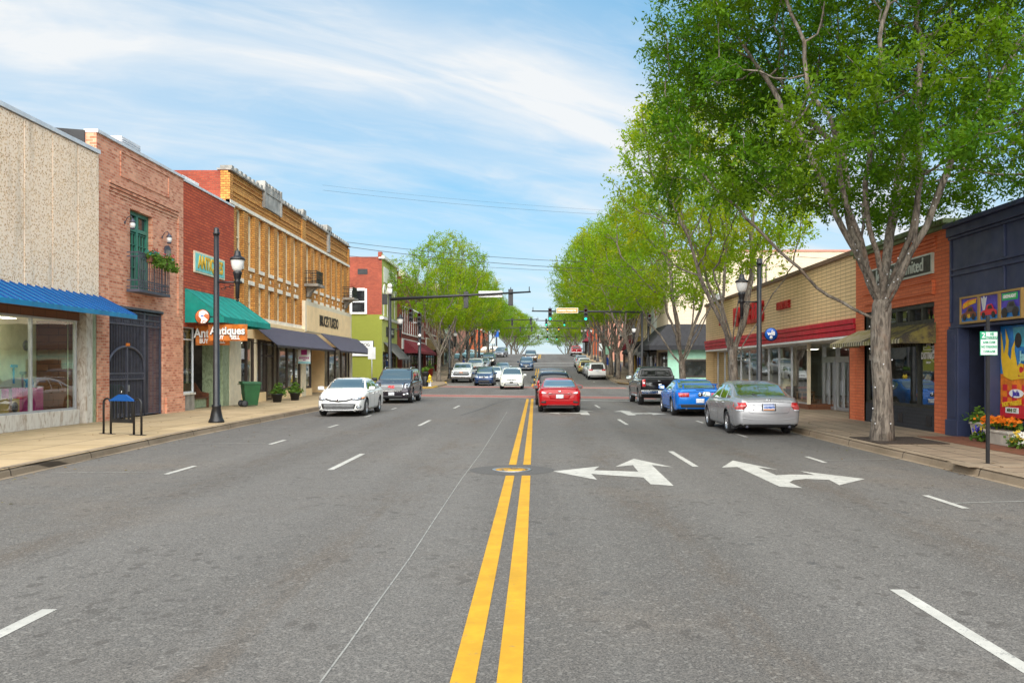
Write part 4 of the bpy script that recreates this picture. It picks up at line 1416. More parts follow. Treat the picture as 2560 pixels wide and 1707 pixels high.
def banner(x0, x1, y, z0, z1, label, shadow):
 t = thing('shop_banner', label, 'banner', ((x0 + x1) / 2, y, z1), 0, 'orange banners under the teal awning')
 w, h = (x1 - x0) / 2, z1 - z0
 mb = MB()
 n = 10
 for i in range(n):
  xa, xb = lerp(-w, w, i / n), lerp(-w, w, (i + 1) / n)
  ya, yb = 0.025 * math.sin(i * 1.3), 0.025 * math.sin((i + 1) * 1.3)
  mb.hexa([(xa, ya, -h), (xb, yb, -h), (xb, yb + 0.006, -h), (xa, ya + 0.006, -h), (xa, ya, 0), (xb, yb, 0), (xb, yb + 0.006, 0), (xa, ya + 0.006, 0)])
 mb.build('cloth', 'orange_banner', t, local=True)
 cx, cz = (x0 + x1) / 2, (z0 + z1) / 2
 text_ob('Antiques', h * 0.66, 'lettering', 'black_letters', t, (cx + 0.012, y - 0.034, cz + h * 0.10 - 0.012), (1, 0, 0), UP, 0.004, 0.022, (x1 - x0) / 1.75)
 text_ob('Antiques', h * 0.66, 'lettering', 'white_letters', t, (cx, y - 0.042, cz + h * 0.10), (1, 0, 0), UP, 0.004, 0.014, (x1 - x0) / 1.75)
 text_ob('BUY      SELL', h * 0.32, 'lettering', 'white_letters', t, (cx, y - 0.042, cz - h * 0.30), (1, 0, 0), UP, 0.004, 0.010, (x1 - x0) / 1.85)
 mb = MB()
 for x in (-w + 0.06, 0, w - 0.06):
  mb.tube([(x, 0.003, -0.02), (x, 0.003, 0.16)], 0.006, 5)
 mb.build('cord', 'black_plastic', t, local=True)
banner(-13.06, -11.50, 35.2, 2.94, 3.60, 'nearer orange banner reading Antiques, overlapping the other one under the teal awning', 0)
banner(-13.78, -12.40, 35.75, 2.78, 3.57, 'farther orange banner reading Antiques, half hidden behind the overlapping banner by the shop wall', 0)
# ---- 4 yellow brick block with the tuxedo shop
paint('parapet_stone', (0.34, 0.325, 0.295), 0.85, 0, 0.35, 1.5, 0.4, streak=0.7)
Y4 = Side(-14.2, 1)
b = thing('yellow_brick_block', 'long yellow brick building with two rows of tall narrow windows and black shop awnings', 'building', (-14.2, 54, 0))
a0, a1 = 40.72, 67.0
mb = MB()
Y4.shell(mb, a0 + 0.01, a1 - 0.01, -0.02, 20, 0, 11.0)
mb.build('side_wall', 'old_red_brick', b)
holes = []
for k in range(7):
 for base in (41.9, 54.75):
  s = base + 1.64 * k
  holes.append((s, s + 0.78, 6.82, 9.48, 0.42))
  holes.append((s, s + 0.78, 4.42, 6.00, 0.42))
mb = MB()
Y4.wall(mb, a0, a1, 4.2, 11.02, holes, 0, 0.42)
Y4.wall(mb, a0, a1, 0, 4.2, [(41.5, 66.6, GZ, 3.6, 0.3)], 0, 0.3)
mb.poly([Y4.p(a0, 0, 0), Y4.p(a0, 0, 11.02), Y4.p(a0, -0.35, 11.02), Y4.p(a0, -0.35, 0)])
mb.poly([Y4.p(a1, 0, 0), Y4.p(a1, 0, 11.02), Y4.p(a1, -0.35, 11.02), Y4.p(a1, -0.35, 0)])
# raised corbel lines and end piers
for z in (9.95, 10.15, 10.55, 10.75):
 Y4.box(mb, a0 + 0.4, 53.4, -0.1, 0.045, z, z + 0.07)
 Y4.box(mb, 54.2, a1 - 0.4, -0.1, 0.045, z, z + 0.07)
for p, q in ((a0 - 0.02, a0 + 0.4), (53.4, 54.2), (a1 - 0.4, a1 + 0.02)):
 Y4.box(mb, p, q, -0.1, 0.10, 4.25, 10.9)
# pilasters between windows stand slightly proud
for base in (41.9, 54.75):
 for k in range(6):
  s = base + 1.64 * k + 0.78
  Y4.box(mb, s + 0.10, s + 0.76, -0.1, 0.055, 4.45, 9.46)
mb.build('facade', 'yellow_brick', b)
mb = MB()
Y4.box(mb, a0 - 0.02, a1 + 0.02, -0.1, 0.115, 9.50, 9.66)
Y4.box(mb, a0 - 0.02, a1, -0.1, 0.13, 4.22, 4.42)
for h in holes:
 if h[2] > 6:
  Y4.box(mb, h[0] - 0.08, h[1] + 0.08, -0.1, 0.075, 6.66, 6.84)
 else:
  Y4.box(mb, h[0] - 0.08, h[1] + 0.08, -0.1, 0.07, 5.98, 6.18)
mb.build('stone_trim', 'cream_stone', b)
mb = MB()
Y4.box(mb, a0 - 0.05, a1 + 0.05, -0.5, 0.16, 11.02, 11.10)
s = a0 + 0.1
while s < a1 - 0.2:
 Y4.box(mb, s, s + 0.30, -0.4, 0.15, 11.10, 11.26)
 s += 0.62
Y4.box(mb, 45.95, 48.75, -0.3, 0.12, 10.25, 11.42)
for k in range(5):
 Y4.box(mb, 46.0 + 0.56 * k, 46.35 + 0.56 * k, -0.3, 0.14, 11.421, 11.58)
for p in (45.8, 48.7):
 Y4.box(mb, p, p + 0.2, -0.3, 0.17, 10.2, 11.6)
Y4.box(mb, 59.6, 60.9, -0.3, 0.15, 11.0, 11.55)
Y4.box(mb, 60.0, 60.5, -0.1, 0.14, 9.75, 11.4)
Y4.box(mb, 53.45, 54.15, -0.4, 0.14, 10.9, 11.5)
mb.build('parapet_coping', 'parapet_stone', b)
# spandrel ornaments
mb = MB()
for base in (41.9, 54.75):
 for k in range(7):
  c = base + 1.64 * k + 0.39
  mb.prism([Y4.p(c - 0.10, 0, 6.42), Y4.p(c, 0, 6.31), Y4.p(c + 0.10, 0, 6.42), Y4.p(c, 0, 6.53)], (0.03, 0, 0))
mb.build('spandrel_ornament', 'cream_stone', b)
mb0 = None
for h in holes:
 w = MB()
 e = -0.13
 for p, q, r, t_ in ((h[0], h[0] + 0.10, h[2], h[3]), (h[1] - 0.10, h[1], h[2], h[3]), (h[0] + 0.1, h[1] - 0.1, h[2], h[2] + 0.10), (h[0] + 0.1, h[1] - 0.1, h[3] - 0.1, h[3]),
      (h[0] + 0.1, h[1] - 0.1, lerp(h[2], h[3], 0.5) - 0.04, lerp(h[2], h[3], 0.5) + 0.04)):
  Y4.box(w, p, q, e - 0.1, e, r, t_)
 fo = w.build('window', 'window_cream', b)
 w = MB()
 Y4.box(w, h[0] + 0.08, h[1] - 0.08, e - 0.08, e - 0.06, h[2] + 0.08, h[3] - 0.08)
 w.build('pane', 'window_glass', fo)
for c in (54.65, 65.3):
 iron_balcony(Y4, b, c - 0.75, c + 0.75, 0.85, 7.05, 7.80, 12, 0.1, 'black_metal', 0.02)
 mb = MB()
 Y4.box(mb, c - 0.85, c + 0.85, 0.101, 0.95, 6.86, 7.02)
 prof = [(0.10, 6.86), (0.75, 6.86), (0.5, 6.70), (0.30, 6.5), (0.22, 6.3), (0.10, 6.22)]
 mb.prism([Y4.p(c - 0.28, d, z) for d, z in prof], (0, 0.56, 0))
 mb.build('balcony_bracket', 'grey_stone', b)
# ground floor in the same plane as its neighbours
for p, q, e0, e1 in ((40.7, 41.6, -0.32, 0.02), (43.75, 44.0, -0.32, 0.02), (52.45, 53.4, -0.32, 0.02), (66.3, 66.95, -0.32, 0.02), (55.0, 55.12, -3.0, -0.3)):
 mb = MB()
 L.box(mb, p, q, e0, e1, GZ, 3.3)
 mb.build('shop_pier', 'cream_trim', b)
mb = MB()
for p, q in ((41.6, 43.75), (44.0, 45.6), (47.9, 52.45), (53.4, 55.0), (59.6, 66.3)):
 L.box(mb, p, q, -0.36, -0.02, GZ, 0.62)
L.box(mb, 55.12, 59.6, -3.2, -3.0, GZ, 3.3)
L.box(mb, 59.6, 59.72, -3.0, -0.36, GZ, 3.3)
L.box(mb, 40.72, 66.9, -0.34, -0.01, 3.3, 4.2)
mb.build('shop_wall', 'peach_stucco', b)
mb = MB()
L.box(mb, 58.2, 59.598, -3.0, -2.9, GZ, 2.4)
mb.build('shop_door', 'bronze_frame', b)
for p, q, cols in ((41.6, 43.75, (42.7,)), (44.0, 45.6, (44.8,)), (47.9, 52.45, (49.7, 51.2)), (53.4, 55.0, ()), (59.72, 66.3, (61.7, 63.6, 65.3))):
 L.frame(b, p, q, -0.06, 0.62, 3.3, cols, (), 0.13, 0.12, 'bronze_frame', 'window_frame')
 L.pane(b, p + 0.06, q - 0.06, -0.12, 0.68, 3.25, name='window')
L.frame(b, 45.6, 47.9, -0.3, GZ, 3.3, (46.7,), (2.5,), 0.12, 0.1, 'bronze_frame', 'door_frame')
L.room(b, 40.75, 54.98, -0.4, -5.0, GZ + 0.004, 3.3, 'interior_wall', 'interior_floor')
L.room(b, 59.74, 66.8, -0.4, -5.0, GZ + 0.004, 3.3, 'interior_wall', 'interior_floor')
paint('black_awning_metal', (0.016, 0.015, 0.022), 0.4, 0.1, 0.2)
paint('awning_rib_metal', (0.10, 0.098, 0.135), 0.45, 0.2, 0.1)
sloped_awning(L, b, 43.3, 55.75, 0.02, 1.25, 3.98, 2.98, 0.04, 'black_awning_metal', 'awning', 0.10, False, 62, 'awning_rib_metal', 0.03, 0.05)
sloped_awning(L, b, 55.8, 67.1, 0.35, 1.60, 4.02, 2.95, 0.04, 'black_awning_metal', 'awning', 0.10, False, 56, 'awning_rib_metal', 0.03, 0.05)
mb = MB()
for s in (43.4, 55.7, 67.0):
 mb.tube([L.p(s, 0.02, 3.1), L.p(s, 1.2, 2.93)], 0.02, 6)
mb.build('awning_strut', 'black_metal', b)
t = thing('fascia_sign', 'large peach fascia sign reading BRUCE\'S TUXEDO above the black awnings', 'sign', (-14.2, 59.9, 4.06))
mb = MB()
X0 = 0.115
mb.box(X0, 0.33, -6.7, 6.7, 0.0, 1.88)
mb.build('frame', 'cream_trim', t, bevel=0.02, local=True)
mb = MB()
mb.box(0.332, 0.345, -6.35, 6.35, 0.06, 1.62)
mb.build('board', 'peach_stucco', t, local=True)
text_ob("BRUCE'S TUXEDO", 0.98, 'lettering', 'black_letters', t, (-13.84, 59.3, 4.88), RIGHT_L, UP, 0.03, 0.012, 0.68)
# mannequins, bunting and window poster
paint('blue_satin', (0.012, 0.016, 0.16), 0.35)
paint('skin_plaster', (0.50, 0.40, 0.32), 0.6)
def mannequin(x, y, label, mat):
 t = thing('mannequin', label, 'mannequin', (x, y, 0.62), 0, 'dressed mannequins in the tuxedo shop')
 mb = MB()
 mb.lathe([(0.02, 0.0), (0.30, 0.0), (0.25, 0.45), (0.16, 0.95), (0.19, 1.15), (0.21, 1.32), (0.10, 1.42), (0.0, 1.43)], (0, 0, 0), 14)
 mb.build('dress', mat, t, local=True)
 mb = MB()
 mb.lathe([(0.05, 1.40), (0.05, 1.48), (0.085, 1.55), (0.09, 1.64), (0.05, 1.72), (0.0, 1.73)], (0, 0, 0), 12)
 mb.build('head', 'black_plastic' if 'blue' in label else 'skin_plaster', t, local=True)
mannequin(-15.2, 47.35, 'mannequin in a long dark blue gown behind the tuxedo shop door', 'blue_satin')
mannequin(-15.5, 46.7, 'mannequin in a black suit beside the one in the blue gown', 'black_plastic')
paint('bunting_red', (0.30, 0.02, 0.03), 0.8)
paint('bunting_white', (0.65, 0.62, 0.58), 0.8)
paint('bunting_navy', (0.02, 0.02, 0.07), 0.8)
for k, (y, lb) in enumerate(((41.95, 'first red, white and navy bunting rosette in the corner window by the green bin'), (42.95, 'second bunting rosette, between the two narrow panes above the bin'),
                             (44.25, 'third bunting rosette, left half of the pane beside the shop door'), (45.1, 'last bunting rosette, nearest the open tuxedo shop door'))):
 t = thing('bunting_rosette', lb, 'bunting', (-14.15, y, 3.22), 0, 'bunting rosettes in the shop window')
 for nm, r0, r1, m_ in (('outer_ruffle', 0.33, 0.48, 'bunting_white'), ('middle_ruffle', 0.18, 0.335, 'bunting_red'), ('centre_ruffle', 0.02, 0.185, 'bunting_navy')):
  mb = MB()
  n = 16
  for i in range(n):
   a, c = math.pi * i / n, math.pi * (i + 1) / n
   e0, e1 = 0.02 * (i % 2), 0.02 * ((i + 1) % 2)
   q = [(e0, -r0 * math.cos(a), -r0 * 1.35 * math.sin(a)), (e0, -r1 * math.cos(a), -r1 * 1.35 * math.sin(a)), (e1, -r1 * math.cos(c), -r1 * 1.35 * math.sin(c)), (e1, -r0 * math.cos(c), -r0 * 1.35 * math.sin(c))]
   mb.hexa(q + [(x + 0.008, yy, z) for x, yy, z in q])
  mb.build(nm, m_, t, local=True)
t = thing('hanging_poster', 'white shop flag with a magenta square hanging under the black awning', 'flag', (-13.15, 50.2, 2.92))
mb = MB()
mb.box(-0.35, 0.35, -0.012, 0.012, -0.82, 0)
mb.build('cloth', 'white_paint', t, local=True)
paint('magenta', (0.40, 0.03, 0.22), 0.6)
paint('pale_cyan', (0.30, 0.60, 0.62), 0.6)
mb = MB()
mb.box(-0.18, 0.16, -0.02, -0.0125, -0.32, -0.02)
mb.build('magenta_square', 'magenta', t, local=True)
mb = MB()
for k in range(5):
 mb.box(-0.28 + 0.115 * k, -0.20 + 0.115 * k, -0.019, -0.0125, -0.55, -0.43)
mb.box(-0.08, 0.08, -0.019, -0.0125, -0.64, -0.59)
mb.build('print', 'magenta', t, local=True)
mb = MB()
mb.box(-0.35, 0.35, -0.018, -0.0125, -0.81, -0.70)
mb.build('cyan_band', 'pale_cyan', t, local=True)
# red wall roof box of the antique shop
t = thing('rooftop_unit', 'white boxy rooftop unit behind the parapet of the red brick antique shop', 'rooftop unit', (-15.0, 36.9, 8.9))
mb = MB()
mb.box(-0.6, 0.6, -0.85, 0.85, 0, 0.86)
mb.build('casing', 'white_paint', t, bevel=0.03, local=True)
mb = MB()
mb.box(0.602, 0.62, -0.6, 0.6, 0.15, 0.65)
mb.build('grille', 'grey_box_metal', t, local=True)
# ceiling lights that are on inside the shops
def ceiling_lights(S, parent, spots, d, z, w=1.1):
 for a in spots:
  mb = MB()
  S.box(mb, a - w / 2, a + w / 2, d - .16, d + .16, z - .05, z - .002)
  f = mb.build('ceiling_light', 'white_paint', parent)
  mb = MB()
  S.box(mb, a - w / 2 + .03, a + w / 2 - .03, d - .13, d + .13, z - .065, z - .051)
  mb.build('light_panel', 'ceiling_light_lit', f)
for nm_, sp_, d_, z_ in (('panel_shop', (15, 18, 21, 24.2), -0.8, 3.3), ('antique_shop', (36.6, 38.4), -2.6, 3.5), ('yellow_brick_block', (42.8, 45.0, 48.5, 51.5, 62.0, 65.0), -2.4, 3.3)):
 ceiling_lights(L, bpy.data.objects[nm_], sp_, d_, z_)
# ------------------------------------------------------------------ right-hand near row
RS = Side(10.6, -1)
paint('posters_purple', (0.055, 0.035, 0.36), 0.35, 0, 0.3, 5.0)
paint('poster_blue', (0.01, 0.18, 0.52), 0.35, 0, 0.3, 4.0)
paint('poster_red', (0.62, 0.02, 0.03), 0.35)
paint('poster_yellow', (0.85, 0.52, 0.02), 0.35)
paint('poster_orange', (0.75, 0.20, 0.01), 0.35, 0, 0.25, 6.0)
paint('poster_green', (0.01, 0.42, 0.12), 0.35)
paint('poster_sky', (0.06, 0.38, 0.52), 0.35, 0, 0.3, 4.0)
paint('gold_frame', (0.33, 0.20, 0.06), 0.5)
paint('brown_car', (0.20, 0.05, 0.02), 0.4)
paint('dark_gravel', (0.07, 0.07, 0.08), 0.6)
paint('red_metal', (0.50, 0.010, 0.030), 0.45, 0, 0.10, 2.0)
paint('red_letters', (0.42, 0.010, 0.015), 0.4)
paint('green_trim', (0.13, 0.17, 0.07), 0.7, 0, 0.3)
paint('brown_trim', (0.20, 0.12, 0.08), 0.6)
paint('olive_black', (0.022, 0.022, 0.014), 0.5)
paint('pale_board_edge', (0.55, 0.58, 0.50), 0.6)
paint('terracotta_slab', (0.20, 0.075, 0.04), 0.7)
# ---- navy shop
b = thing('navy_shop', 'navy blue panelled shop front with toy car posters and a deep doorway', 'building', (10.6, 17, 0))
a0, a1 = 6.0, 22.45
TOP = 5.36
mb = MB()
RS.shell(mb, a0, a1, 0, 16, 0, TOP)
RS.wall(mb, a0, a1, 0, TOP, [(20.75, 21.85, GZ, 2.84, 0.0), (13.0, 20.56, 0.70, 2.84, 0.35)], 0, 0.3)
mb.build('wall', 'navy_paint', b)
mb = MB()
RS.box(mb, a0, a1, -0.2, 0.12, TOP - 0.20, TOP + 0.02)
RS.box(mb, a0, a1, -0.2, 0.22, TOP + 0.022, TOP + 0.13)
RS.box(mb, a0, a1, -0.2, 0.07, TOP - 0.27, TOP - 0.202)
mb.build('cornice', 'navy_paint', b, bevel=0.015)
mb = MB()
for z in (4.30, 4.16):
 RS.box(mb, a0, a1 - 0.10, -0.05, 0.045, z, z + 0.055)
for y in (19.85, 16.9, 13.9):
 RS.box(mb, y - 0.04, y + 0.04, -0.05, 0.04, 3.62, 4.158)
 RS.box(mb, y - 0.04, y + 0.04, -0.05, 0.04, 4.357, TOP - 0.272)
RS.box(mb, a1 - 0.10, a1 - 0.03, -0.05, 0.04, 3.0, TOP - 0.272)
RS.box(mb, a0, a1, -0.05, 0.05, 2.84, 2.90)
mb.build('panel_moulding', 'navy_paint', b, bevel=0.008)
mb = MB()
RS.box(mb, 21.85, a1 - 0.02, -0.2, 0.10, GZ, 2.83)
RS.box(mb, 21.80, a1, -0.2, 0.14, GZ, 0.55)
mb.build('pilaster', 'navy_paint', b, bevel=0.01)
mb = MB()
RS.box(mb, 21.95, a1 - 0.10, 0.10, 0.115, 0.62, 2.70)
mb.build('pilaster_panel', 'navy_paint', b, bevel=0.01)
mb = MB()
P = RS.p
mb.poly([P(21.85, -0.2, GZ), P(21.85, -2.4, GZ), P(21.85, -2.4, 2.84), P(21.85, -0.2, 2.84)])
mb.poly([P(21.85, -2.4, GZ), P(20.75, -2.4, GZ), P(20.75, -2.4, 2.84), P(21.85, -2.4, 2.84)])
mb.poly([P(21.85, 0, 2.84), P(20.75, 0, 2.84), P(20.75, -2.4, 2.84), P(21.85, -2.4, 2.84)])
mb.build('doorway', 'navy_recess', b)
mb = MB()
RS.box(mb, 20.58, 20.74, -2.4, -0.02, GZ, 2.83)
mb.build('door_jamb', 'dark_wood', b)
mb = MB()
RS.box(mb, 13.0, 20.57, -0.30, 0.04, GZ, 0.70)
mb.build('window_base', 'navy_paint', b, bevel=0.01)
mb = MB()
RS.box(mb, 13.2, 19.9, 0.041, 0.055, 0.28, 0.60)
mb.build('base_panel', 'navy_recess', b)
mb = MB()
RS.box(mb, 15.0, 21.84, -0.001, 1.1, GZ + 0.003, GZ + 0.012)
struct(mb.build('terracotta_pavement', 'terracotta_slab'))
def toy_car(mb_body, mb_dark, o, w, h, mons=False):
 """side-on car outline built as thin relief on a poster; o = (y, z) lower-left as read, right facade"""
 y0, z0 = o
 prof = [(0, .28), (.04, .52), (.30, .58), (.42, .88), (.70, .90), (.84, .58), (.97, .52), (1, .28)]
 X = 10.6 - 0.094
 mb_body.prism([(X, y0 - a * w, z0 + c * h) for a, c in prof], (-0.006, 0, 0))
 for a in (.2, .8):
  r = h * (0.30 if mons else 0.2)
  pts = [(X - 0.0065, y0 - a * w - r * math.cos(t_), z0 + .28 * h + r * math.sin(t_)) for t_ in [2 * math.pi * i / 14 for i in range(14)]]
  mb_dark.prism(pts, (-0.004, 0, 0))
 mb_dark.prism([(X - 0.0065, y0 - a * w, z0 + c * h) for a, c in ((.44, .62), (.50, .82), (.68, .84), (.76, .62))], (-0.003, 0, 0))
px = [(20.84, 21.72, 'toy car poster with an orange-yellow flame word and a brown car, nearest the brick shop', 'brown_car'),
      (19.92, 20.80, 'toy car poster with a bright red coupe, second from the brick shop', 'poster_red'),
      (19.00, 19.88, 'toy car poster with a green word panel and a dark off-road truck', 'dark_gravel')]
for y0, y1, lb, cm in px:
 t = thing('poster_panel', lb, 'poster', (10.6, (y0 + y1) / 2, 2.93), 0, 'toy car posters over the navy doorway')
 y0, y1 = y0 - 0.02, y1 + 0.02
 mb = MB()
 for p, q, r, s in ((y0, y1, 2.93, 2.98), (y0, y1, 3.54, 3.59), (y0, y0 + .05, 2.98, 3.54), (y1 - .05, y1, 2.98, 3.54)):
  RS.box(mb, p, q, 0.0, 0.11, r, s)
 mb.build('frame', 'gold_frame', t)
 mb = MB()
 RS.box(mb, y0 + 0.06, y1 - 0.06, 0.0, 0.082, 3.20, 3.54)
 mb.build('upper_print', 'posters_purple', t)
 mb = MB()
 RS.box(mb, y0 + 0.06, y1 - 0.06, 0.0, 0.082, 2.98, 3.199)
 mb.build('lower_print', 'poster_blue', t)
 mc, md = MB(), MB()
 toy_car(mc, md, (y1 - 0.08, 2.97), 0.73, 0.40, cm == 'dark_gravel')
 mc.build('printed_car', cm, t)
 md.build('printed_wheels', 'black_letters', t)
 if cm == 'brown_car':
  mb = MB()
  mb.prism([(10.6 - .084, y1 - .75 * a, 3.29 + c) for a, c in ((.12, .04), (.20, .0), (.95, .12), (1.08, .22), (.9, .22), (.5, .20), (.2, .14))], (-0.004, 0, 0))
  mb.build('flame_print', 'poster_orange', t)
  text_ob('HOT WHEELS', 0.115, 'lettering', 'poster_yellow', t, (10.6 - 0.094, (y0 + y1) / 2 - .02, 3.40), (0, -1, 0.16), (0, 0.16, 1), 0.004, 0.006, 0.85)
  text_ob('55', 0.13, 'lettering', 'poster_yellow', t, (10.6 - 0.108, (y0 + y1) / 2, 3.10), RIGHT_R, UP, 0.004, 0.004)
 elif cm == 'dark_gravel':
  mb = MB()
  RS.box(mb, y1 - 0.74, y1 - 0.10, 0.083, 0.088, 3.36, 3.52)
  mb.build('green_print', 'poster_green', t)
  text_ob('GREENLIGHT', 0.10, 'lettering', 'white_letters', t, (10.6 - 0.094, y1 - 0.42, 3.44), RIGHT_R, UP, 0.004, 0.004, 0.9)
 else:
  mb = MB()
  mb.prism([(10.6 - .084, y1 - .75 * a, 3.22 + .85 * c) for a, c in ((.10, .36), (.22, -.02), (.34, -.02), (.48, .36), (.36, .30), (.29, .40), (.20, .30))], (-0.004, 0, 0))
  mb.build('silver_print', 'coping_metal', t)
# the big window picture
t = thing('window_mural', 'large colourful window picture with yellow flames on blue and an orange checkered foot', 'mural', (10.6, 16.5, 0.72))
mb = MB()
RS.box(mb, 13.02, 20.52, -0.30, -0.26, 1.72, 2.82)
mb.build('blue_ground', 'poster_blue', t)
mb = MB()
RS.box(mb, 13.02, 20.52, -0.30, -0.26, 0.72, 1.719)
mb.build('orange_ground', 'poster_orange', t)
mb = MB()
RS.box(mb, 13.02, 20.52, -0.258, -0.252, 0.72, 1.02)
mb.build('red_foot', 'poster_red', t)
def mural_poly(mb, pts, d=-0.25, th=0.004):
 mb.prism([RS.p(20.52 - a, d, 0.72 + .9 * c) for a, c in pts], (-th, 0, 0))
mb = MB()
mural_poly(mb, [(0.04, 2.2), (0.05, 1.5), (0.10, 1.25), (0.16, 1.05), (0.5, .95), (1.0, 1.0), (1.6, .98), (2.2, 1.1), (2.0, 1.3), (1.2, 1.1), (0.75, 1.25), (0.62, 1.7), (0.66, 2.0), (0.5, 1.75), (0.46, 1.45), (0.34, 1.6), (0.38, 1.95),
    (0.24, 2.26), (0.26, 1.9), (0.17, 1.6), (0.12, 1.9)])
mb.build('flames', 'poster_yellow', t)
mb = MB()
for i in range(10):
 for j in range(3):
  if (i + j) % 2 == 0:
   mural_poly(mb, [(0.1 + .2 * i, .36 + .16 * j), (.3 + .2 * i, .36 + .16 * j), (.3 + .2 * i, .52 + .16 * j), (.1 + .2 * i, .52 + .16 * j)], -0.258, 0.003)
mb.build('checks', 'poster_red', t)
mb = MB()
mural_poly(mb, [(0.55, 2.28), (0.60, 1.98), (0.8, 1.80), (1.5, 1.72), (2.3, 1.85), (2.5, 2.28)])
mb.build('printed_car', 'poster_sky', t)
mb = MB()
for c in (0.78,):
 mural_poly(mb, [(c + 0.14 * math.cos(q), 1.95 + 0.19 * math.sin(q)) for q in [math.pi * 2 * i / 14 for i in range(14)]], -0.244)
mb.build('printed_wheel', 'black_letters', t)
mb = MB()
mural_poly(mb, [(0.75, 1.32), (0.78, 1.05), (1.9, 1.10), (1.9, 1.42), (1.3, 1.40)], -0.244)
mb.build('red_badge', 'poster_red', t)
text_ob('CARS', 0.36, 'lettering', 'poster_yellow', t, RS.p(19.35, -0.236, 1.80), RIGHT_R, UP, 0.006, 0.02, 0.95)
text_ob("Janse", 0.30, 'lettering', 'pale_cyan', t, RS.p(19.38, -0.236, 2.11), RIGHT_R, UP, 0.006, 0.012, 0.95)
mb = MB()
mural_poly(mb, [(0.70 + .30 * math.cos(q), .62 + .11 * math.sin(q)) for q in [math.pi * 2 * i / 16 for i in range(16)]], -0.244)
mural_poly(mb, [(0.25, .12), (0.8, .12), (0.8, .26), (0.25, .26)], -0.244)
mb.build('white_badge', 'white_letters', t)
text_ob('Jada', 0.17, 'lettering', 'posters_purple', t, RS.p(19.82, -0.236, 1.28), RIGHT_R, UP, 0.006, 0.008)
text_ob('HOT WHEELS', 0.13, 'lettering', 'poster_yellow', t, RS.p(20.0, -0.236, 1.04), (0, -1, .1), (0, .1, 1), 0.006, 0.01)
text_ob('MINI GT', 0.11, 'lettering', 'green_trim', t, RS.p(20.0, -0.236, 0.89), RIGHT_R, UP, 0.006, 0.004)
# planters at the navy shop
def stone_trough(x, y, w, l, h, label, group):
 t = thing('stone_planter', label, 'planter', (x, y, GZ + 0.012), 0, group)
 mb = MB()
 mb.hexa([(-w * .4, -l * .42, 0), (w * .4, -l * .42, 0), (w * .4, l * .42, 0), (-w * .4, l * .42, 0), (-w / 2, -l / 2, h), (w / 2, -l / 2, h), (w / 2, l / 2, h), (-w / 2, l / 2, h)])
 mb.box(-w / 2 - .02, w / 2 + .02, -l / 2 - .02, l / 2 + .02, h + 0.002, h + 0.06)
 mb.build('trough', 'stone', t, bevel=0.015, local=True)
 return t
rng = random.Random(8)
t = stone_trough(10.75, 21.0, 0.45, 0.6, 0.34, 'stone planter with plain green foliage in the navy doorway', 'stone planters by the navy shop')
mb = MB()
leaf_mass(mb, [(rng.uniform(-.2, .2), rng.uniform(-.35, .35), 0.48 + rng.uniform(-.05, .1)) for _ in range(16)], 34, 0.10, rng, (.09, .09, .07))
mb.build('foliage', 'shrub_leaves', t, local=True)
t = stone_trough(10.32, 19.35, 0.36, 1.0, 0.26, 'long stone planter with orange flowers under the mural window', 'stone planters by the navy shop')
mb = MB()
leaf_mass(mb, [(rng.uniform(-.2, .2), rng.uniform(-.6, .6), 0.44) for _ in range(14)], 26, 0.08, rng, (.08, .1, .04))
mb.build('foliage', 'shrub_leaves', t, local=True)
mb = MB()
leaf_mass(mb, [(rng.uniform(-.2, .2), rng.uniform(-.6, .6), 0.53) for _ in range(18)], 22, 0.07, rng, (.07, .08, .035))
mb.build('flowers', 'orange_petals', t, local=True)
for x, y, lb, cols in ((10.30, 20.25, 'low clump of blue and yellow pansies between the two stone planters', ('blue_petals', 'yellow_petals')),
                       (10.22, 18.55, 'clump of white and yellow flowers at the near end of the long planter', ('yellow_petals', 'white_petals'))):
 t = thing('pansy_clump', lb, 'flowers', (x, y, GZ + 0.012), 0, 'flower clumps by the navy shop')
 t.scale = (0.75, 0.75, 0.78)
 if 'white_petals' not in MATS:
  paint('white_petals', (0.75, 0.74, 0.68), 0.6)
 mb = MB()
 leaf_mass(mb, [(rng.uniform(-.16, .16), rng.uniform(-.25, .25), 0.16) for _ in range(12)], 30, 0.09, rng, (.07, .08, .07))
 mb.build('foliage', 'shrub_leaves', t, local=True)
 for i, c_ in enumerate(cols):
  mb = MB()
  leaf_mass(mb, [(rng.uniform(-.17, .17), rng.uniform(-.25, .25), rng.uniform(.16, .42)) for _ in range(13)], 9, 0.075, rng, (.025, .025, .025))
  mb.build('flowers', c_, t, local=True)
# ---- orange brick shop
b = thing('orange_brick_shop', 'orange brick shop with a green cornice and striped metal awning', 'building', (10.6, 25.8, 0))
a0, a1 = 22.45, 29.05
TOP = 5.44
mb = MB()
RS.shell(mb, a0, a1, 0, 16, 0, TOP)
win = (23.35, 28.30, GZ, 3.62, 0.0)
RS.wall(mb, a0, a1, 0, TOP, [win], 0, 0.3)
for k in range(4):
 RS.box(mb, a0 + 0.75, a1 - 0.75, -0.05, 0.02 + .016 * k, 4.98 + .10 * k, 5.045 + .10 * k)
RS.box(mb, 23.4, 28.2, -0.05, 0.05, 3.85, 4.16)
RS.box(mb, 23.3, 28.3, -0.05, 0.10, 4.161, 4.21)
RS.box(mb, 23.3, 23.4, -0.05, 0.08, 3.80, 4.16)
mb.build('wall', 'orange_brick', b)
mb = MB()
RS.box(mb, a0, a1, -0.3, 0.10, TOP, TOP + 0.10)
RS.box(mb, a0, a1, -0.3, 0.20, TOP + 0.101, TOP + 0.24)
mb.build('cornice', 'green_trim', b, bevel=0.02)
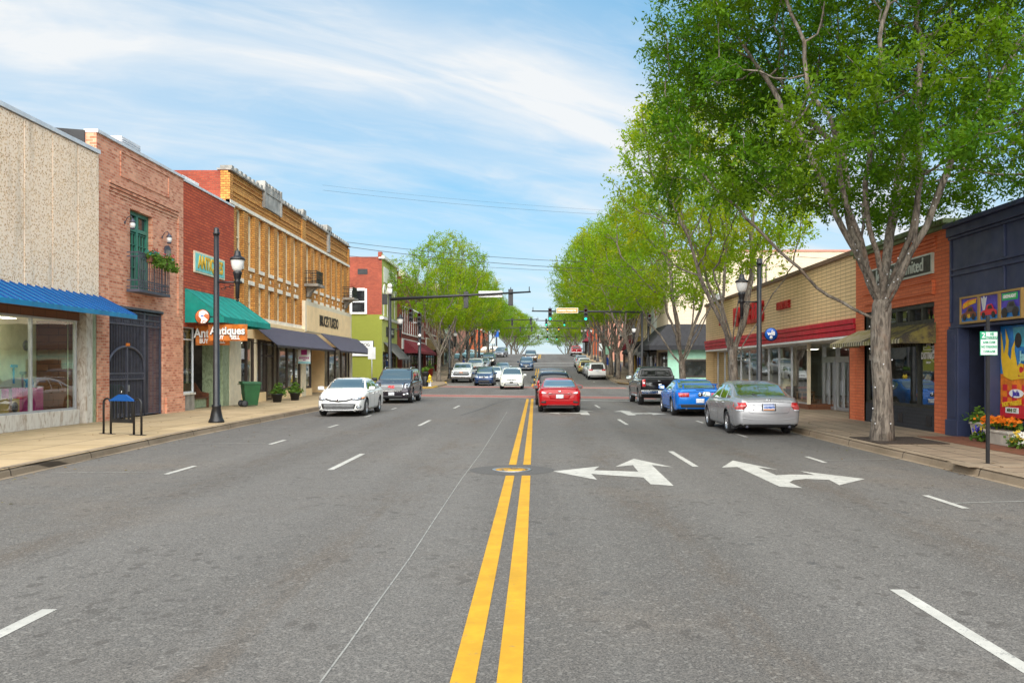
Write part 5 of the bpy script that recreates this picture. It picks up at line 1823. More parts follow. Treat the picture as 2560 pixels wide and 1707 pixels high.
# transom lights, main window, side display, black brick base
mb = MB()
RS.box(mb, 23.35, 28.3, -0.34, -0.04, GZ, 0.75)
mb.build('base_wall', 'charcoal_brick', b)
mb = MB()
for y in (23.75, 25.6, 27.4):
 RS.box(mb, y - 0.16, y + 0.16, -0.039, -0.025, 0.28, 0.55)
mb.build('vent_grille', 'black_metal', b)
RS.frame(b, 23.35, 28.3, -0.05, 3.05, 3.62, (24.2, 25.05, 25.9, 26.75, 27.5), (), 0.12, 0.12, 'olive_black', 'transom_frame')
RS.frame(b, 23.35, 28.3, -0.06, 0.75, 3.05, (24.5, 27.3), (), 0.09, 0.10, 'olive_black', 'window_frame')
RS.pane(b, 23.40, 28.25, -0.12, 0.80, 3.00, name='window')
RS.pane(b, 23.40, 28.25, -0.13, 3.10, 3.58, name='transom_window')
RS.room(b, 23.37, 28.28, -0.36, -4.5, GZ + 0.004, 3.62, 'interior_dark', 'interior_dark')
sloped_awning(RS, b, 23.25, 28.75, 0.0, 0.95, 3.05, 2.62, 0.025, 'striped_metal', 'awning', 0.11, True, 28, 'striped_metal', 0.018, 0.02)
t = thing('name_board', 'black signboard with pale edge and lettering on the orange brick shop', 'sign', RS.p(25.35, 0, 4.66))
mb = MB()
RS.box(mb, 23.35, 27.75, 0.0, 0.07, 4.37, 4.92)
mb.build('edge', 'pale_board_edge', t)
mb = MB()
RS.box(mb, 23.42, 27.68, 0.072, 0.085, 4.42, 4.87)
mb.build('board', 'olive_black', t)
text_ob('Jewels Unlimited', 0.50, 'lettering', 'pale_board_edge', t, RS.p(25.45, 0.095, 4.64), RIGHT_R, UP, 0.02, 0.006, 0.98)
for y, lb in ((23.95, 'white painted store name on the glass nearest the navy shop'), (27.85, 'white painted store name on the glass beside the furniture store')):
 t = thing('window_lettering', lb, 'lettering', RS.p(y, -0.115, 2.2), 0, 'white lettering on the shop glass')
 text_ob('DISTRICT', 0.25, 'lettering', 'white_letters', t, RS.p(y, -0.112, 2.18), RIGHT_R, UP, 0.004, 0.008, 0.86)
 text_ob('GROUP', 0.08, 'small_lettering', 'white_letters', t, RS.p(y, -0.112, 2.0), RIGHT_R, UP, 0.004, 0.002)
 mb = MB()
 for p, q, z0, z1 in ((-0.3, .3, 2.34, 2.36), (-.12, .12, 2.48, 2.50), (-.30, -.28, 2.34, 2.42), (.28, .30, 2.34, 2.42), (-.12, -.10, 2.42, 2.48), (.10, .12, 2.42, 2.48), (-.3, -.1, 2.42, 2.44), (.1, .3, 2.42, 2.44)):
  RS.box(mb, y + p, y + q, -0.115, -0.108, z0, z1)
 mb.build('emblem', 'white_letters', t)
t = thing('neon_oval', 'dim oval sign hanging inside the dark shop window behind the street tree', 'sign', RS.p(25.9, -1.2, 2.2))
mb = MB()
pts = [(0, 0.33 * math.cos(q), 0.17 * math.sin(q)) for q in [math.pi * 2 * i / 18 for i in range(19)]]
mb.tube(pts, 0.022, 6)
mb.build('rim', 'white_paint', t, local=True)
text_ob('Jewels', 0.2, 'lettering', 'white_paint', t, RS.p(25.9, -1.2, 2.2), RIGHT_R, UP, 0.01, 0.004, 0.9)
mb = MB()
mb.tube([(0, -0.2, 0.14), (0, -0.2, 1.2)], 0.006, 4)
mb.tube([(0, 0.2, 0.14), (0, 0.2, 1.2)], 0.006, 4)
mb.build('cord', 'steel', t, local=True)
# ---- beige brick furniture store
b = thing('furniture_store', 'long beige brick furniture store with a red band over tall recessed display windows', 'building', (10.6, 42, 0))
a0, a1 = 29.05, 54.5
mb = MB()
RS.shell(mb, a0, a1, 0, 24, 0, 5.62)
RS.wall(mb, a0, a1, 3.32, 5.62, [], 0, 0.3)
mb.build('wall', 'beige_brick', b)
mb = MB()
RS.box(mb, a0, a1 + 0.05, -0.4, 0.10, 5.62, 5.76)
mb.build('coping', 'brown_trim', b)
mb = MB()
for k in range(3):
 RS.box(mb, a0 + 0.02, a1, -0.05, 0.10 - .025 * k, 3.50 - 0.19 * k - 0.17, 3.50 - 0.19 * k)
mb.build('red_band', 'red_metal', b, bevel=0.012)
mb = MB()
RS.box(mb, a0, a1, -3.6, 0.04, 2.86, 2.94)
mb.build('soffit', 'white_paint', b)
mb = MB()
RS.box(mb, a0, a0 + 0.55, -3.0, 0.01, GZ, 2.86)
mb.build('end_pier', 'orange_brick', b)
mb = MB()
RS.box(mb, a0 + 0.56, a0 + 0.66, -2.0, 0.0, GZ, 2.86)
mb.build('bronze_post', 'bronze_frame', b)
# entrance, set back; splayed window returns to the street line
dy0, dy1 = a0 + 0.66, 37.4
RS.frame(b, dy0, dy1, -1.6, GZ, 2.86, (31.8, 33.9, 35.65), (2.25,), 0.12, 0.14, 'aluminium_trim', 'entrance_frame')
for k in (0, 1):
 q0, q1 = 33.99 + 1.75 * k, 35.56 + 1.75 * k - .06 * k
 d_ = RS.frame(b, q0, q1, -1.57, GZ + .02, 2.19, ((q0 + q1) / 2,), (), 0.11, 0.07, 'aluminium_trim', 'door')
 mb = MB()
 RS.box(mb, (q0 + q1) / 2 + .07, (q0 + q1) / 2 + .10, -1.565, -1.49, 0.8, 1.35)
 mb.build('handle', 'steel', d_)
RS.pane(b, dy0 + .05, dy1 - .05, -1.68, GZ + .1, 2.82, name='entrance_glass')
mb = MB()
RS.box(mb, 36.2, 54.4, -3.0, -0.62, GZ, 0.36)
mb.build('window_base', 'brown_tile', b)
# glass line with many vertical bars
gl0, gl1 = 36.2, 54.2
cols = [38.6, 40.6, 42.4, 44.2, 46.2, 48.1, 50.1, 52.2]
RS.frame(b, gl0, gl1, -0.64, 0.36, 2.86, cols, (), 0.055, 0.08, 'aluminium_trim', 'window_frame')
RS.pane(b, gl0 + .02, gl1 - .02, -0.68, 0.40, 2.84, name='window')
mb = MB()
P = RS.p
mb.hexa([P(36.22, -0.70, 0.37), P(36.24, -0.70, 0.37), P(37.32, -1.58, 0.37), P(37.30, -1.58, 0.37), P(36.22, -0.70, 2.85), P(36.24, -0.70, 2.85), P(37.32, -1.58, 2.85), P(37.30, -1.58, 2.85)])
mb.build('return_pane', 'shop_glass', b)
mb = MB()
RS.box(mb, 36.1, 36.22, -0.72, -0.60, 0.36, 2.86)
mb.build('corner_post', 'cream_trim', b)
RS.room(b, dy0, 54.3, -1.7, -9, GZ + 0.003, 2.88, 'interior_wall', 'interior_floor')
mb = MB()
for k in range(6):
 y = 41.5 + 2.1 * k
 RS.box(mb, y, y + 0.8, -1.75, -1.70, 0.40, 2.8)
mb.build('curtain', 'stone', b)
text_ob("KIMBRELL'S", 1.30, 'lettering', 'red_letters', b, RS.p(43.5, 0.09, 4.45), RIGHT_R, UP, 0.16, 0.035, 0.90)
text_ob('FURNITURE', 0.43, 'lettering', 'red_letters', b, RS.p(37.35, 0.06, 4.50), RIGHT_R, UP, 0.10, 0.016, 0.82)
text_ob('JEWELERS', 0.43, 'lettering', 'red_letters', b, RS.p(49.4, 0.06, 4.50), RIGHT_R, UP, 0.10, 0.016, 0.82)
# furniture seen through the glass
t = thing('armchair', 'dark armchair standing inside the furniture store window', 'armchair', RS.p(39.4, -1.15, 0.36))
mb = MB()
mb.box(-0.38, 0.38, -0.42, 0.42, 0.10, 0.45)
mb.build('seat', 'dark_wood', t, bevel=0.05, local=True)
mb = MB()
mb.box(0.20, 0.40, -0.42, 0.42, 0.452, 1.05)
mb.build('backrest', 'black_plastic', t, bevel=0.06, local=True)
for y in (-0.46, 0.46):
 mb = MB()
 mb.box(-0.38, 0.38, y - .08, y + .08, 0.10, 0.68)
 mb.build('armrest', 'black_plastic', t, bevel=0.04, local=True)
t = thing('table_lamp', 'table lamp with a cream drum shade in the furniture store window', 'lamp', RS.p(40.6, -1.1, 0.36))
mb = MB()
mb.lathe([(0.12, 0), (0.12, .03), (.03, .05), (.06, .35), (.02, .6), (0, .6)], (0, 0, 0), 12)
mb.build('base', 'wood', t, local=True)
mb = MB()
mb.lathe([(0.30, .55), (0.19, 1.0)], (0, 0, 0), 16, 'z', False)
mb.build('lamp_shade', 'cream_trim', t, local=True)
t = thing('side_table', 'low wooden side table in front of the armchair in the store window', 'table', RS.p(38.2, -1.15, 0.36))
mb = MB()
mb.box(-0.3, 0.3, -0.4, 0.4, 0.42, 0.48)
mb.build('table_top', 'wood', t, local=True)
for x in (-.25, .25):
 for y in (-.35, .35):
  mb = MB()
  mb.box(x - .025, x + .025, y - .025, y + .025, 0, .418)
  mb.build('leg', 'wood', t, local=True)
ceiling_lights(RS, bpy.data.objects['furniture_store'], (31.5, 35, 38, 41, 45), -3.6, 2.86)
ceiling_lights(RS, bpy.data.objects['orange_brick_shop'], (25.4,), -2.8, 3.6)
# ------------------------------------------------------------------ blocks beyond the junction
paint('maroon_canvas', (0.20, 0.018, 0.030), 0.8, 0, 0.1, streak=0.4)
paint('olive_canvas', (0.20, 0.15, 0.07), 0.85, 0, 0.2)
paint('black_canvas', (0.014, 0.014, 0.017), 0.8, 0, 0.2)
paint('grey_canvas', (0.12, 0.115, 0.11), 0.8, 0, 0.25)
paint('mint_paint', (0.34, 0.62, 0.46), 0.6, 0, 0.08)
paint('ochre_stucco', (0.62, 0.36, 0.05), 0.8, 0, 0.12)
paint('silver_panel', (0.50, 0.53, 0.56), 0.4, 0.2, 0.1)
paint('beige_stucco', (0.58, 0.46, 0.30), 0.8, 0, 0.12)
paint('mint_stucco', (0.42, 0.52, 0.38), 0.8, 0, 0.1)
paint('white_stucco', (0.68, 0.66, 0.60), 0.8, 0, 0.1)
paint('purple_paint', (0.07, 0.02, 0.16), 0.6)
def far_building(sg, x0, a0, a1, h, wall, name, label, floors=2, win_mat='white_paint', n=None, win_w=0.9, win_h=1.7, front=None, cornice='cream_stone', awn=None, awn_rng=None, shop='bronze_frame',
                 band=None, back=15, bay=2.2, sill_z=None, arch=True):
 """terrace building with a recessed shopfront, sash windows per floor, cornice and awning"""
 zb = zr((a0 + a1) / 2)
 zmin = min(zr(a0), zr(a1)) - 0.3
 S = Side(x0 + sg * 0 + sx((a0 + a1) / 2), -sg)
 b = thing(name, label, 'building', (S.x0, (a0 + a1) / 2, zb))
 z1 = zb + h
 g = zb + 0.15
 mb = MB()
 S.shell(mb, a0, a1, -0.001 if front else 0, back, zmin, z1)
 if front:
  mb.build('side_wall', wall, b)
  mb = MB()
 holes = [(a0 + 0.5, a1 - 0.5, g, zb + 3.0, 0.3)]
 n = n or max(1, int((a1 - a0 - 0.6) / bay))
 for f in range(1, floors):
  zz = (sill_z if sill_z else zb + 4.7) + (f - 1) * 3.4 if not sill_z else zb + sill_z + (f - 1) * 3.4
  for k in range(n):
   c = lerp(a0, a1, (k + 0.5) / n)
   holes.append((c - win_w / 2, c + win_w / 2, zz, zz + win_h, 0.18))
 S.wall(mb, a0, a1, zmin, z1, holes, 0, 0.3)
 mb.build('wall' if not front else 'facade', front or wall, b)
 for hh in holes[1:]:
  w = MB()
  for p, q, r, t_ in ((hh[0], hh[0] + .09, hh[2], hh[3]), (hh[1] - .09, hh[1], hh[2], hh[3]), (hh[0] + .09, hh[1] - .09, hh[2], hh[2] + .09), (hh[0] + .09, hh[1] - .09, hh[3] - .09, hh[3]),
       (hh[0] + .09, hh[1] - .09, (hh[2] + hh[3]) / 2 - .04, (hh[2] + hh[3]) / 2 + .04)):
   S.box(w, p, q, -0.16, -0.06, r, t_)
  S.box(w, hh[0] - .12, hh[1] + .12, -0.02, 0.10, hh[2] - .14, hh[2] - .002)
  if arch:
   c = (hh[0] + hh[1]) / 2
   r = (hh[1] - hh[0]) / 2 + .14
   pts = [(c - r * math.cos(a), hh[3] + .01 + r * 0.42 * math.sin(a)) for a in [math.pi * i / 8 for i in range(9)]]
   inner = [(c - (r - .16) * math.cos(a), hh[3] + .005 + (r - .16) * 0.2 * math.sin(a)) for a in [math.pi * i / 8 for i in range(9)]][::-1]
   w.prism([S.p(y, 0.0, z) for y, z in pts + inner], (-sg * 0.07, 0, 0))
  o = w.build('window', win_mat, b)
  w = MB()
  S.box(w, hh[0] + .05, hh[1] - .05, -0.15, -0.13, hh[2] + .05, hh[3] - .05)
  w.build('pane', 'window_glass', o)
 if cornice:
  mb = MB()
  S.box(mb, a0 - .05, a1 + .05, -.3, .16, z1 - .55, z1 - .40)
  S.box(mb, a0 - .05, a1 + .05, -.3, .34, z1 - .398, z1 - .12)
  S.box(mb, a0 - .05, a1 + .05, -.3, .10, z1 - .118, z1 + .12)
  k = a0 + .15
  while k < a1 - .2:
   S.box(mb, k, k + .14, .0, .28, z1 - .76, z1 - .552)
   k += .75
  mb.build('cornice', cornice, b)
 # shopfront
 m = max(1, int((a1 - a0 - 1) / 2.2))
 S.frame(b, a0 + .5, a1 - .5, -.08, g + .45, zb + 3.0, [lerp(a0 + .5, a1 - .5, k / m) for k in range(1, m)], (zb + 2.5,), .10, .1, shop, 'window_frame')
 S.pane(b, a0 + .54, a1 - .54, -.14, g + .45, zb + 2.98, 'window_glass', 'shop_window')
 mb = MB()
 S.box(mb, a0 + .5, a1 - .5, -.25, -.03, g - .2, g + .45)
 mb.build('shop_base', shop, b)
 if band:
  mb = MB()
  S.box(mb, a0 + .02, a1 - .02, -.1, .09, zb + 3.02, zb + 4.1)
  mb.build('sign_band', band, b)
 if awn:
  p, q = awn_rng or (a0 + .3, a1 - .3)
  sloped_awning(S, b, p, q, 0.095, 1.5, zb + 4.0, zb + 2.85, .03, awn, 'awning', .25, True)
 return b, S, zb
# ---- green building on the far left corner
zb = zr(82)
G = Side(-13.9, 1)
b = thing('green_corner_building', 'corner building with lime green lower walls, red brick side and white trim', 'building', (-13.9, 84, zb))
a0, a1, z1 = 80.0, 88.9, zb + 11.6
mb = MB()
P = G.p
zs = zb + 6.35
mb.poly([P(a0, 0, zs), P(a0, -16, zs), P(a0, -16, z1), P(a0, 0, z1)])
mb.poly([P(a1, 0, 0), P(a1, -16, 0), P(a1, -16, z1), P(a1, 0, z1)])
mb.poly([P(a0, -.3, z1 - .3), P(a0, -16, z1 - .3), P(a1, -16, z1 - .3), P(a1, -.3, z1 - .3)])
mb.box(-14.25, -13.92, a0 - .05, a0 + .55, z1 - .002, z1 + .45)
mb.build('brick_wall', 'old_red_brick', b)
mb = MB()
mb.poly([P(a0, 0, 0), P(a0, -16, 0), P(a0, -16, zs), P(a0, 0, zs)])
mb.build('lime_wall', 'lime_brick', b)
holes = [(a0 + .6 + 2.1 * k, a0 + 1.5 + 2.1 * k, zb + 6.3, zb + 8.6, .2) for k in range(4)]
mb = MB()
G.wall(mb, a0, a1, 0, z1 + .3, holes + [(a0 + .5, a1 - .3, zb + .15, zb + 3.0, .4)], 0, .3)
G.box(mb, a0, a1, -.3, -.01, z1 - .3, z1 + .3)
mb.build('facade', 'pale_lime_brick', b)
for hh in holes:
 w = MB()
 for p, q, r, t_ in ((hh[0], hh[0] + .1, hh[2], hh[3]), (hh[1] - .1, hh[1], hh[2], hh[3]), (hh[0] + .1, hh[1] - .1, hh[2], hh[2] + .1), (hh[0] + .1, hh[1] - .1, hh[3] - .1, hh[3])):
  G.box(w, p, q, -.15, -.05, r, t_)
 c = (hh[0] + hh[1]) / 2
 w.prism([P(c - .62, 0, hh[3] - .25), P(c - .62, 0, hh[3] + .15), P(c - .3, 0, hh[3] + .45), P(c, 0, hh[3] + .62), P(c + .3, 0, hh[3] + .45), P(c + .62, 0, hh[3] + .15), P(c + .62, 0, hh[3] - .25), P(c + .45, 0, hh[3] + .02), P(c, 0, hh[3] + .18),
             P(c - .45, 0, hh[3] + .02)], (.1, 0, 0))
 o = w.build('window', 'white_paint', b)
 w = MB()
 G.box(w, hh[0] + .06, hh[1] - .06, -.14, -.12, hh[2] + .05, hh[3] - .05)
 w.build('pane', 'window_glass', o)
mb = MB()
G.box(mb, a0 - .02, a1, -.2, .14, zb + 5.95, zb + 6.2)
G.box(mb, a0 - .02, a1, -.3, .22, z1 - .15, z1 + .12)
G.box(mb, a0 + .9, a1 - .5, 0.002, .05, zb + 9.4, zb + 10.8)
mb.build('white_trim', 'white_paint', b)
# side window with brick arch
w = MB()
mb = MB()
yw = a0
for p, q, r, t_ in ((-18.9, -18.7, 0, 2.3), (-17.75, -17.35, .12, 2.1), (-16.2, -16.0, 0, 2.3), (-18.7, -16.2, 0, .16), (-18.7, -16.2, 2.12, 2.35), (-17.35, -16.2, 1.05, 1.17), (-18.7, -17.75, 1.05, 1.17)):
 w.box(p + .75, q + .75, yw - .10, yw - (.004 if (p, r) != (-17.75, .12) else .006), zb + 6.4 + r, zb + 6.4 + t_)
o = w.build('side_window', 'white_paint', b)
w = MB()
w.box(-18.0, -15.4, yw - .03, yw - .003, zb + 6.5, zb + 8.6)
w.build('pane', 'window_glass', o)
mb = MB()
arc = lambda r, h: [(-17.45 - r * math.cos(math.pi * i / 14), yw - .03, zb + 8.7 + h * math.sin(math.pi * i / 14)) for i in range(15)]
mb.prism(arc(1.75, .95) + arc(1.42, .42)[::-1], (0, .028, 0))
mb.build('brick_arch', 'old_red_brick', b)
mb = MB()
mb.box(-16.1, -15.2, yw - .02, yw - .002, zb + 10.0, zb + 10.5)
mb.build('attic_vent', 'black_plastic', b)
G.frame(b, a0 + .5, a1 - .3, -.1, zb + .4, zb + 3.0, (a0 + 2.6, a0 + 4.8, a0 + 7), (zb + 2.5,), .1, .1, 'bronze_frame', 'window_frame')
G.pane(b, a0 + .55, a1 - .35, -.16, zb + .2, zb + 2.95, 'window_glass', 'shop_window')
sloped_awning(G, b, a0 + .9, a1 - .4, 0.002, 1.4, zb + 3.9, zb + 2.4, .03, 'grey_canvas', 'awning', .12, False)
t = thing('board_sign', 'black lettered board on the lime green front over the dark awning', 'sign', (-13.9, 84.4, zb + 4.9))
mb = MB()
mb.box(0.002, .08, -2.2, 2.2, -.45, .45)
mb.build('board', 'black_plastic', t, local=True)
text_ob('BLACK DOG', .6, 'lettering', 'pale_board_edge', t, (-13.81, 84.4, zb + 4.9), RIGHT_L, UP, .02, .01, .9)
t = thing('wall_sign', 'white painted sign with arched lettering on the lime green side wall', 'sign', (-15.6, 80.0, zb + 3.15))
mb = MB()
mb.box(-1.9, 0.95, -.06, -.003, -.6, .85)
mb.build('edge', 'black_plastic', t, local=True)
mb = MB()
mb.box(-1.85, .90, -.075, -.062, -.55, .80)
mb.build('board', 'white_paint', t, local=True)
text_ob('BLACK DOG', .40, 'lettering', 'black_letters', t, (-16.0, 79.91, zb + 3.6), (1, 0, 0), UP, .01, .004, .9)
mb = MB()
mb.prism([(-.75, -.08, -.35), (-.55, -.08, .12), (-.50, -.08, .30), (-.40, -.08, .22), (-.32, -.08, .16), (-.40, -.08, .02), (-.34, -.08, -.35)], (0, .004, 0))
mb.build('dog_emblem', 'black_letters', t, local=True)
far_building(-1, -13.9, 88.95, 107.0, 10.9, 'dark_red_brick', 'red_brick_row', 'dark red brick terrace with white arched windows and a maroon awning beside the green building', 2, 'white_paint', 11, .95, 2.5, awn='maroon_canvas', awn_rng=(90.0, 106.8),
             band='white_paint', sill_z=4.7, cornice='cream_stone')
far_building(-1, -13.9, 107.05, 119.0, 10.2, 'dark_red_brick', 'red_brick_row', 'dark red brick terrace with white windows over an olive awning behind the first left tree', 2, 'white_paint', 7, .95, 2.4, awn='olive_canvas', band='white_paint', sill_z=4.7)
far_building(-1, -13.9, 119.05, 127.0, 11.2, 'tan_brick', 'tan_brick_building', 'tan brick building with pale window frames behind the left street trees', 3, 'cream_trim', 4, 1.0, 1.9, awn='black_canvas', arch=False)
far_building(-1, -13.9, 127.05, 133.0, 9.4, 'beige_stucco', 'cream_building', 'cream stuccoed building with a small black awning on the left', 2, 'white_paint', 3, 1.0, 1.9, front='mint_stucco', awn='black_canvas')
far_building(-1, -13.9, 133.05, 137.4, 10.2, 'white_stucco', 'white_building', 'narrow white building at the end of the first left block', 2, 'white_paint', 2, 1.0, 2.0, arch=False)
far_building(-1, -13.0, 151, 160, 7.5, 'brown_brick', 'brown_brick_building', 'brown brick building on the left beyond the side street', 2, 'cream_trim', 4, 1.0, 1.8)
far_building(-1, -12.0, 176, 200, 8.0, 'rust_brick', 'rust_brick_building', 'rust coloured brick building near the hill crest on the left', 2, 'cream_trim', 8, 1.0, 1.8)
# brown wall showing above the left terrace
b = thing('rear_brick_block', 'taller brown brick block rising behind the dark red terrace', 'building', (-24, 104, 0.6))
mb = MB()
mb.box(-34, -17.5, 96, 114, 0, 13.6)
mb.build('wall', 'brown_brick', b)
mb = MB()
for x in (-19.5, -23):
 mb.box(x - .5, x + .5, 95.95, 95.998, 11.4, 12.4)
mb.build('window', 'window_glass', b)
mb = MB()
mb.box(-34.1, -17.4, 95.9, 114.1, 13.601, 13.75)
mb.build('coping', 'grey_stone', b)
# ---- right far corner: tall cream block with mint base and black wraparound awning
zb = zr(78)
C = Side(11.55, -1)
b = thing('cream_corner_building', 'tall cream brick corner building with a mint shop wall and black wraparound awning', 'building', (11.55, 79, zb))
a0, a1, z1 = 76.2, 83.4, zb + 11.6
mb = MB()
C.shell(mb, a0, a1, 0, 30, 0, z1)
C.wall(mb, a0, a1, 0, z1, [(a0 + .4, a1 - .4, zb + .3, zb + 3, .3)], 0, .3)
mb.build('wall', 'cream_brick', b)
mb = MB()
C.box(mb, a0 - .05, a1, -30, .12, z1, z1 + .18)
mb.build('coping', 'salmon_brick', b)
mb = MB()
mb.box(11.50, 41.5, a0 - .06, a0 - .004, .1, zb + 3.3)
mb.build('mint_wall', 'mint_paint', b)
mb = MB()
for x in (13.0, 15.0, 17.2):
 mb.box(x - .02, x + .02, a0 - .075, a0 - .061, zb + 2.4, zb + 3.3)
mb.box(11.5, 41, a0 - .08, a0 - .062, zb + 2.32, zb + 2.40)
mb.build('mint_batten', 'mint_stucco', b)
w = MB()
for p, q, r, t_ in ((12.75, 12.9, .75, 2.3), (15.9, 16.05, .75, 2.3), (12.9, 15.9, .75, .87), (12.9, 15.9, 2.18, 2.3)):
 w.box(p, q, a0 - .13, a0 - .062, zb + r, zb + t_)
o = w.build('side_shop_window', 'bronze_frame', b)
w = MB()
w.box(12.88, 15.92, a0 - .09, a0 - .07, zb + .85, zb + 2.2)
w.build('pane', 'window_glass', o)
for x0_, x1_, r, t_ in ((15.2, 16.3, 6.3, 8.0), (21.5, 22.8, 6.3, 8.0), (26, 27.3, 6.3, 8.0)):
 w = MB()
 for p, q, u, v in ((x0_, x0_ + .1, r, t_), (x1_ - .1, x1_, r, t_), (x0_ + .1, x1_ - .1, r, r + .1), (x0_ + .1, x1_ - .1, t_ - .1, t_), (x0_ + .1, x1_ - .1, (r + t_) / 2 - .05, (r + t_) / 2 + .05)):
  w.box(p, q, a0 - .08, a0 - .003, zb + u, zb + v)
 o = w.build('upper_window', 'silver_panel', b)
 w = MB()
 w.box(x0_ + .05, x1_ - .05, a0 - .05, a0 - .02, zb + r + .05, zb + t_ - .05)
 w.build('pane', 'window_glass', o)
mb = MB()
mb.tube([(19.6, a0 - .12, zb + 4), (19.6, a0 - .12, z1 - .2)], .09, 8)
mb.tube([(20.0, a0 - .12, zb + 6), (20.0, a0 - .12, z1 - 1)], .05, 8)
mb.build('downpipe', 'black_metal', b)
mb = MB()
zt, zl, zv = zb + 5.35, zb + 3.5, zb + 3.1
# street side, near side and the hip between them
X0, X1, Y0, Y1 = 11.54, 9.75, a0 - .01, a0 - 1.25
mb.poly([(X0, Y0, zt), (X0, a1, zt), (X1, a1, zl), (X1, Y1, zl)])
mb.poly([(X0, Y0, zt), (X1, Y1, zl), (22.0, Y1, zl), (22.0, Y0, zt)])
mb.poly([(X1, Y1, zl), (X1, a1, zl), (X1, a1, zv), (X1, Y1, zv)])
mb.poly([(X1, Y1, zl), (22, Y1, zl), (22, Y1, zv), (X1, Y1, zv)])
mb.poly([(X0, a1, zt), (X1, a1, zl), (X1, a1, zv), (X0, a1, zv)])
mb.poly([(22, Y0, zt), (22, Y1, zl), (22, Y1, zv), (22, Y0, zv)])
mb.build('awning', 'black_canvas', b)
C.frame(b, a0 + .4, a1 - .4, -.1, zb + .35, zb + 3, (a0 + 2.4, a0 + 4.6), (), .12, .1, 'bronze_frame', 'window_frame')
C.pane(b, a0 + .5, a1 - .5, -.15, zb + .3, zb + 2.95, 'window_glass', 'shop_window')
b, S, zb = far_building(1, 11.55, 83.45, 89.5, 8.8, 'silver_panel', 'silver_panel_building', 'silver metal fronted shop with a grey awning beside the cream corner building', 1, awn='grey_canvas', cornice='silver_panel')
t = thing('hanging_panel_sign', 'white upright panel sign with red figure on the silver front', 'sign', S.p(86.0, .0, zb + 4.6))
mb = MB()
mb.box(-.08, -.002, -1.1, 1.1, 0, 3.4)
mb.build('board', 'white_paint', t, local=True)
mb = MB()
for k, (y, z) in enumerate(((-.3, 2.9), (0.1, 2.5), (-.1, 2.0))):
 mb.ball((-.09, y, z), (.02, .3, .3), 10, 6)
mb.build('red_figure', 'poster_red', t, local=True)
far_building(1, 11.55, 89.55, 97.0, 9.2, 'beige_stucco', 'cream_terrace', 'cream terrace building with brick upper windows behind the right traffic pole', 2, 'cream_trim', 4, 1.0, 1.9, awn='grey_canvas')
b, S, zb = far_building(1, 11.5, 97.05, 106.0, 8.6, 'ochre_stucco', 'ochre_building', 'ochre yellow building with a small black awning among the right street trees', 2, 'cream_trim', 4, 1.0, 1.8, awn='black_canvas')
mb = MB()
S.box(mb, 97.3, 97.8, 0.0, .14, zb + .1, zb + 3.0)
mb.build('purple_door', 'purple_paint', b)
far_building(1, 11.5, 106.05, 121, 8.2, 'brown_brick', 'brown_terrace', 'brown brick terrace farthest along the first right block', 2, 'white_paint', 7, 1.0, 1.8, awn='maroon_canvas', awn_rng=(108, 114))
far_building(1, 10.6, 139.5, 160, 8.4, 'salmon_brick', 'salmon_brick_building', 'salmon pink brick building with a plain wall facing down the street', 2, 'white_paint', 8, 1.0, 1.8)
far_building(1, 9.6, 166, 176, 7.6, 'rust_brick', 'orange_brick_building', 'orange brick building near the hill crest on the right', 2, 'white_paint', 4, 1.0, 1.8, awn='maroon_canvas')
far_building(1, 10.5, 178, 215, 6.8, 'brown_brick', 'crest_terrace', 'brown brick terrace at the hill crest on the right', 2, 'white_paint', 12, 1.0, 1.6)
